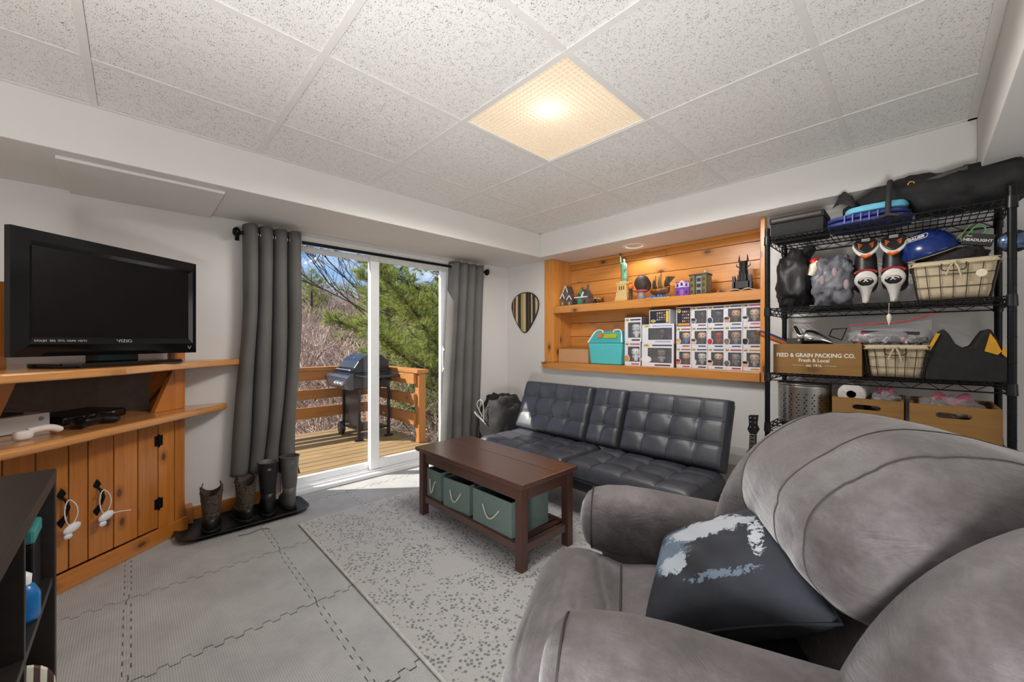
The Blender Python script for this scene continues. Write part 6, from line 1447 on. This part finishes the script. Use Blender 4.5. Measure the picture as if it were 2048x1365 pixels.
m = MB(); lump(m, (0,0,0.30), (0.20, 0.23, 0.30), 8, 0.20, 2.4, 32, 22, 0.75, flat=-0.298, ridge=0.06); m.build('bag_body', FAB_BLK, dg_)
CORD = mat('pale_cord', (170,166,158), 0.7)
MB().tube(catmull([(-0.20,0.05,0.42),(-0.22,0.10,0.52),(-0.22,0.07,0.57),(-0.21,0.03,0.55),(-0.21,0.02,0.40)], 5, False), 0.004, 7).build('cord_loop', CORD, dg_)
MB().tube(catmull([(-0.21,-0.01,0.36),(-0.25,0.06,0.43),(-0.25,0.10,0.46),(-0.23,0.10,0.45),(-0.22,0.0,0.38)], 5, False), 0.004, 7).build('cord_loop', CORD, dg_)
# ------------------------------------------------------------------ outside: deck, railing, grill
DZ0 = -0.06; DKX0, DKX1, DKY0, DKY1 = -2.6, 2.60, 1.185, 3.36
DECKW = wood('weathered_deck', (150, 124, 84), (98, 78, 50), 'x', rough=0.75, knots=0.5, plank=0.5, stretch=18)
RAILW = wood('cedar_railing', (168, 112, 54), (110, 70, 32), 'x', rough=0.7, knots=0.6, plank=0.3); RAILZ = wood('cedar_post', (168, 112, 54), (110, 70, 32), 'z', rough=0.7, knots=0.6, plank=0.3)
dk = structure(MB().box(DKX0, DKX1-0.02, DKY0, DKY1-0.02, -0.22, DZ0-0.040).build('deck', RAILW))
nb = 16; bw = (DKY1-DKY0)/nb; L = DKX1-DKX0; me_ = None
for k in range(nb):
    if me_ is None:
        o = MB().box(-L/2, L/2, -bw/2+0.006, bw/2-0.006, -0.038, 0).build('deck_board', DECKW, dk, bevel=0.003); me_ = o.data
    else:
        o = bpy.data.objects.new('deck_board', me_); C.objects.link(o); o.parent = dk
        q = o.modifiers.new('bevel', 'BEVEL'); q.width = 0.003; q.segments = 2
    o.location = ((DKX0+DKX1)/2, DKY0+(k+0.5)*bw, DZ0-0.0005*(k % 3))
rl = thing('deck_railing', 'orange-brown wooden deck railing with three flat rails', 'railing', (2.53, 3.28, DZ0))
RYL, RXL = 3.28, 2.53
for x, y in ((RXL, RYL), (RXL, 1.95), (0.35, RYL), (-1.8, RYL)):
    MB().box(x-0.045, x+0.045, y-0.045, y+0.045, DZ0+0.001, 0.742).build('post', RAILZ, rl, True, bevel=0.004)
for z0, z1 in ((0.620, 0.738), (0.385, 0.505), (0.150, 0.285)):
    MB().box(-2.5, RXL-0.046, RYL-0.085, RYL-0.047, z0, z1).build('rail', RAILW, rl, True, bevel=0.003)
    o = MB().box(0, RYL-0.046-2.0, -0.019, 0.019, z0-0.003, z1-0.003).build('rail', RAILW, rl, False, bevel=0.003)
    o.location = Vector((RXL-0.066, RYL-0.09, 0))-Vector(rl.location); o.rotation_euler = (0,0,-pi/2)
MB().box(-2.5, RXL+0.07, RYL-0.10, RYL+0.05, 0.743, 0.785).build('rail_cap', RAILW, rl, True, bevel=0.004)
o = MB().box(0, RYL-0.105-1.88, -0.075, 0.075, 0.743, 0.785).build('rail_cap', RAILW, rl, False, bevel=0.004)
o.location = Vector((RXL-0.005, RYL-0.102, 0))-Vector(rl.location); o.rotation_euler = (0,0,-pi/2)

gr = thing('barbecue_grill', 'black gas barbecue grill on wheels standing on the deck', 'barbecue', (2.22, 2.72, DZ0))
gx0, gx1, gy0, gy1 = 2.03, 2.40, 2.48, 2.94
GB = mat('grill_black', (26, 27, 30), 0.28, var=0.12); GBL = mat('grill_lid_enamel', (20, 24, 34), 0.14, var=0.1); GG = mat('grill_panel_grey', (64, 68, 76), 0.3, 0.3)
MB().box(gx0, gx0+0.018, gy0+0.02, gy1-0.02, 0.10, 0.545).build('cart_door', GB, gr, True, bevel=0.006)
for y in (gy0, gy1):
    for x in (gx0, gx1): MB().box(x-0.016, x+0.016, y-0.016, y+0.016, DZ0+(0.001 if y == gy0 else 0.05), 0.55).build('leg', GB, gr, True, bevel=0.003)
for x in (gx0, gx1): MB().box(x-0.05, x+0.05, gy0-0.02, gy0+0.02, DZ0+0.001, DZ0+0.03).build('foot', GB, gr, True, bevel=0.006)
MB().box(gx0, gx1, gy0+0.02, gy1-0.02, 0.05, 0.068).build('bottom_shelf', GB, gr, True)
for x in (gx0-0.03, gx1+0.03):
    w = MB().lathe([(0.025,-0.018),(0.078,-0.018),(0.085,-0.010),(0.085,0.010),(0.078,0.018),(0.025,0.018)], 26, 0, Matrix.Translation((x, gy1+0.0, DZ0+0.087)) @ Matrix.Rotation(pi/2,4,'Y')).build('wheel', BLACK_PL, gr, True)
    MB().lathe([(0.0,-0.020),(0.028,-0.020),(0.028,0.020),(0.0,0.020)], 16, 0, Matrix.Translation((x, gy1+0.0, DZ0+0.087)) @ Matrix.Rotation(pi/2,4,'Y')).build('hub', GG, w, True)
MB().box(gx0-0.07, gx1+0.02, gy0-0.005, gy1+0.005, 0.55, 0.735).build('firebox', GB, gr, True, bevel=0.01)
MB().prism([(gx0-0.155,0.690),(gx0-0.155,0.660),(gx0-0.125,0.545),(gx0-0.07,0.545),(gx0-0.07,0.715),(gx0-0.12,0.715)], -gy1-0.20, -gy0+0.035, 0, Matrix(((1,0,0,0),(0,0,-1,0),(0,1,0,0),(0,0,0,1)))).build('control_panel', GG, gr, True, bevel=0.008)
for y in (2.62, 2.71, 2.80): MB().lathe([(0.028,0),(0.026,0.012),(0.018,0.03),(0,0.03)], 16, 0, Matrix.Translation((gx0-0.142, y, 0.61)) @ Matrix.Rotation(R(-105),4,'Y')).build('knob', CHROME, gr, True)
MB().box(gx0-0.05, gx1, gy1+0.006, gy1+0.225, 0.690, 0.720).build('side_shelf', GB, gr, True, bevel=0.008)
MB().box(gx0-0.05, gx1, gy0-0.30, gy0-0.006, 0.690, 0.720).build('side_shelf', GB, gr, True, bevel=0.008)
MB().prism([(gy0-0.26,0.688),(gy0-0.006,0.688),(gy0-0.006,0.57)], 2.20, 2.22, 0, My).build('shelf_bracket', GB, gr, True)
lp = [(gx0-0.06,0.737),(gx0-0.06,0.80),(gx0-0.01,0.875),(gx0+0.08,0.945),(gx0+0.16,0.962),(gx0+0.28,0.945),(gx0+0.36,0.87),(gx0+0.385,0.737)]
ld = MB().prism(lp, -gy1-0.01, -gy0+0.01, 0, Matrix(((1,0,0,0),(0,0,-1,0),(0,1,0,0),(0,0,0,1)))).build('lid', GBL, gr, True, bevel=0.008)
MB().cyl((gx0-0.10,gy0+0.03,0.775), (gx0-0.10,gy1-0.03,0.775), 0.010, 12).box(gx0-0.10, gx0-0.058, gy0+0.05, gy0+0.065, 0.768, 0.782).box(gx0-0.10, gx0-0.058, gy1-0.065, gy1-0.05, 0.768, 0.782).build('lid_handle', CHROME, ld, True)
Mlid = frame_M((gx0+0.035, 2.70, 0.912), (0,-1,0), (0.09,0,0.07))
MB().prism([(-0.03,-0.012),(0.03,-0.012),(0.012,0.002),(0.022,0.016),(0.0,0.010),(-0.012,0.018)], 0.0005, 0.004, 0, Mlid).build('lid_badge', CHROME, ld, True)

# ------------------------------------------------------------------ hillside, brush, trees
def hill(x, y):
    d = max(0.0, (x*0.35+y)-4.2)
    return -1.30 + 0.115*d + 0.0012*d*d + 0.20*mnoise.noise(Vector((x*0.35, y*0.35, 0.0))) + 0.08*mnoise.noise(Vector((x*1.3, y*1.3, 3.0)))
def litter_mat():
    m_, nt, p = nodes_of('leaf_litter'); v = mapped(nt)
    a = noise(nt, v, 7.0, 6, 0.75, 0.4); b = noise(nt, v, 28, 4, 0.7)
    nt.links.new(ramp(nt, mathn(nt, 'ADD', mathn(nt, 'MULTIPLY', a, 0.5), mathn(nt, 'MULTIPLY', b, 0.5)), [(0.34, S(62, 48, 42)), (0.48, S(132, 104, 90)), (0.60, S(176, 148, 130)), (0.70, S(206, 186, 168))]), p.inputs['Base Color'])
    p.inputs['Roughness'].default_value = 0.95; bump(nt, p, b, 1.0, 0.06); return m_
LITTER = litter_mat()
hl_ = structure(MB().grid(lambda u, v: (-22+56*u, 1.3+38*v, hill(-22+56*u, 1.3+38*v)), 90, 70).build('ground', LITTER))
rn = random.Random(4); lv = MB()
def leaf(x, y, z, s, a, b):
    c, q = cos(a)*s, sin(a)*s
    lv.add([(x-c, y-q, z), (x+q*0.6, y-c*0.6, z+s*b), (x+c, y+q, z+s*b*1.6), (x-q*0.6, y+c*0.6, z+s*0.3)], [(0,1,2,3)])
for k in range(9000):
    d = rn.uniform(4.6, 15); a = rn.uniform(-0.62, 0.02)
    x = 0.12+d*(0.695+0.719*a); y = -2.08+d*(0.719-0.695*a)
    if y < 3.5 and x < 2.8: continue
    leaf(x, y, hill(x, y)+rn.uniform(0.01,0.06), rn.uniform(0.025,0.05), rn.uniform(0,6.28), rn.uniform(0,0.8))
def island_mat(name, stops, rough=0.85, trans=0.0):
    m_, nt, p = nodes_of(name); g = nt.nodes.new('ShaderNodeNewGeometry')
    nt.links.new(ramp(nt, g.outputs['Random Per Island'], [(q, S(c)) for q, c in stops]), p.inputs['Base Color']); p.inputs['Roughness'].default_value = rough
    if trans:
        o_ = nt.nodes['Material Output']; tr_ = nt.nodes.new('ShaderNodeBsdfTranslucent'); mx_ = nt.nodes.new('ShaderNodeMixShader'); mx_.inputs[0].default_value = trans
        nt.links.new(p.inputs['Base Color'].links[0].from_socket, tr_.inputs['Color']); nt.links.new(p.outputs[0], mx_.inputs[1]); nt.links.new(tr_.outputs[0], mx_.inputs[2]); nt.links.new(mx_.outputs[0], o_.inputs['Surface'])
    return m_
lo_ = lv.build('fallen_leaves', island_mat('dry_leaves', [(0.0,(110,78,62)), (0.4,(168,128,106)), (0.75,(206,176,152)), (1.0,(226,206,188))])); lo_['kind'] = 'stuff'; tag(lo_, 'dry brown leaves scattered over the hillside beyond the deck', 'leaves')

TWIGM = island_mat('bare_twigs', [(0.0,(92,76,68)), (0.3,(150,126,114)), (0.6,(196,174,160)), (1.0,(234,220,208))])
def tri_twig(m, a, b, r0, r1):
    d = (b-a); t = d.normalized() if d.length > 1e-6 else Vector((0,0,1)); u = t.cross(Vector((0.3,0.8,0.5))); u = u.normalized() if u.length > 1e-6 else Vector((1,0,0)); w = t.cross(u)
    P_ = [a+(u*cos(k*2.0944)+w*sin(k*2.0944))*r0 for k in range(3)] + [b+(u*cos(k*2.0944)+w*sin(k*2.0944))*r1 for k in range(3)]
    m.add([tuple(p) for p in P_], [(0,1,4,3),(1,2,5,4),(2,0,3,5)])
def grow(m, p, d, L, r, lev, rnd, spread, kids):
    n = 3; q = p
    for s in range(n):
        d = (d + Vector((rnd.gauss(0,0.16), rnd.gauss(0,0.16), rnd.gauss(0.03,0.12)))).normalized()
        e = q + d*(L/n); tri_twig(m, q, e, r*(1-0.25*s/n), r*(1-0.25*(s+1)/n))
        if lev > 0:
            for _ in range(kids if s else max(1, kids-1)):
                nd = (d + Vector((rnd.gauss(0,spread), rnd.gauss(0,spread), rnd.gauss(0.1,spread*0.6)))).normalized()
                grow(m, q+(e-q)*rnd.random(), nd, L*rnd.uniform(0.42,0.62), r*0.55, lev-1, rnd, spread, kids)
        q = e
shr = []
for v_ in range(4):
    rnd = random.Random(60+v_); m = MB()
    for k in range(11):
        a = rnd.uniform(0,6.28); grow(m, Vector((0.25*cos(a)*rnd.random(), 0.25*sin(a)*rnd.random(), -0.05)), Vector((cos(a)*0.55, sin(a)*0.55, 1)).normalized(), rnd.uniform(0.7,1.25), 0.010, 2, rnd, 0.55, 2)
    shr.append(m)
rnd = random.Random(9); th = MB(); spots = []
for dd, n in ((6.0, 9), (7.4, 11), (9.2, 12), (11.5, 14), (14.5, 15), (18.5, 16), (23.0, 18), (29.0, 20), (36.0, 20)):
    for k in range(n):
        spots.append((dd+rnd.uniform(-0.5,0.5), -0.60+0.58*(k+rnd.uniform(0.1,0.9))/n))
for i, (d, a) in enumerate(spots):
    x = 0.12+d*(0.695+0.719*a); y = -2.08+d*(0.719-0.695*a)
    s = rnd.uniform(0.75, 1.15)*(1.0 if d < 9 else 1.35 if d < 25 else 2.0); q = shr[i % 4]
    if y < 4.9 and x < 4.0: continue
    th.add(q.v, q.f, 0, Matrix.Translation((x, y, hill(x, y))) @ Matrix.Rotation(rnd.uniform(0,6.28),4,'Z') @ Matrix.Diagonal((s*1.2, s*1.2, s, 1)))
tho = th.build('brush_thicket', TWIGM); tho['kind'] = 'stuff'; tag(tho, 'tangle of bare leafless brush covering the slope beyond the deck railing', 'brush')

BARK = mat('pine_bark', (78, 64, 54), 0.95, var=0.3, bmp=0.8, bscale=40)
NEED = island_mat('pine_needles', [(0.0,(54,74,40)), (0.3,(104,126,58)), (0.6,(150,166,76)), (0.85,(196,204,104)), (1.0,(226,230,150))], 0.6, 0.4)
def pine(name, label, base, H, Rmax, nb, tuft, needles, nl, seed, z_lo=0.10, lean=None, thin=1.0, nw=0.0022):
    t = thing(name, label, 'tree', base)
    rnd = random.Random(seed); tk = MB(); nd = MB(); br = MB()
    tk.tube([(0,0,-0.3),(0.05,0.02,H*0.3),(0.02,0.0,H*0.65),(0,0,H)], [H*0.026, H*0.021, H*0.012, 0.01], 12); tk.build('trunk', BARK, t)
    for k in range(nb):
        f = (k+rnd.random())/nb; z = H*(z_lo+(0.97-z_lo)*f); a = k*2.399+rnd.uniform(-0.3,0.3)
        L = Rmax*(1-f)**0.65*rnd.uniform(0.75,1.1)+0.2
        if lean is not None: L *= 1+0.35*cos(a-lean)
        dr = Vector((cos(a), sin(a), 0.22+0.35*f)).normalized(); p = Vector((0,0,z)); pts = [p]
        for s in range(5): dr = (dr+Vector((rnd.gauss(0,0.08), rnd.gauss(0,0.08), 0.05))).normalized(); p = p+dr*L/5; pts.append(p)
        br.tube(pts, [0.030*L/2*(1-0.17*i) for i in range(6)], 5)
        for q in range(int(tuft*L*thin)):
            s = rnd.uniform(0.16, 1.0); i = min(4, int(s*5)); b0 = pts[i]+(pts[i+1]-pts[i])*(s*5-i)
            side = Vector((rnd.gauss(0,1), rnd.gauss(0,1), rnd.gauss(0.25,0.6))).normalized(); e = b0+side*rnd.uniform(0.05, 0.42*(1.15-s)*min(1.0, L/1.6)+0.10)
            tri_twig(br, b0, e, 0.006, 0.003)
            ax = (side+dr*0.8+Vector((0,0,0.25))).normalized()
            for _ in range(needles):
                w = (ax+Vector((rnd.gauss(0,0.42), rnd.gauss(0,0.42), rnd.gauss(0,0.42)))).normalized(); c = w.cross(Vector((rnd.random(), rnd.random(), rnd.random()))).normalized()*nw
                o0 = e-ax*rnd.uniform(0,0.07); tip = o0+w*nl*rnd.uniform(0.7,1.15)
                nd.add([tuple(o0-c), tuple(o0+c), tuple(tip)], [(0,1,2)])
    br.build('branches', BARK, t); nd.build('needles', NEED, t)['kind'] = 'stuff'
    return t
def at(d, px): a = (px-1024)/786; return (0.12+d*(0.695+0.719*a), -2.08+d*(0.719-0.695*a))
x, y = at(8.3, 905); pine('pine_tree', 'large bright green pine tree close behind the deck railing', (x, y, hill(x, y)), 8.5, 2.6, 78, 96, 22, 0.15, 5, 0.10, None, 1.0, 0.0030)
x, y = at(7.4, 885); pine('pine_tree', 'young pine growing by the deck corner beside the gathered curtain', (x, y, hill(x, y)), 3.4, 1.25, 30, 40, 20, 0.14, 15, 0.12, None, 1.0, 0.0028)
x, y = at(13.0, 775); pine('pine_tree', 'darker pine standing farther up the slope behind the bare branches', (x, y, hill(x, y)), 4.6, 1.9, 44, 26, 16, 0.20, 25, 0.2, None, 1.0, 0.004)
x, y = at(27, 622); pine('pine_tree', 'small distant pine on the skyline at the door edge', (x, y, hill(x, y)-1.5), 5.2, 2.2, 30, 9, 16, 0.40, 35, 0.2, None, 1.0, 0.010)
# bare tree whose branches cross the sky
def bare_tree(label, base, H, seed, dirs):
    t = thing('bare_tree', label, 'tree', base); rnd = random.Random(seed); m = MB(); tk = MB()
    tk.tube([(0,0,-0.2),(0.1,0.05,H*0.4),(0.0,0.1,H*0.8)], [0.09,0.07,0.04], 10); tk.build('trunk', BARK, t)
    for d, z in dirs: grow(m, Vector((0,0.05,z)), Vector(d).normalized(), H*0.60, 0.020, 3, rnd, 0.42, 2)
    m.build('branches', mat('dark_twigs', (66,56,50), 0.9), t); return t
x, y = at(10.2, 772); lf = Vector((-0.719, 0.695, 0))
bare_tree('leafless tree with dark branches reaching across the sky', (x, y, hill(x, y)), 4.6, 3, [((-0.719,0.695,0.75), 2.3), ((-0.719,0.695,0.45), 2.0), ((-0.6,0.5,1.1), 2.9), ((-0.72,0.69,0.95), 2.6), ((0.5,0.3,1.0), 3.0)])
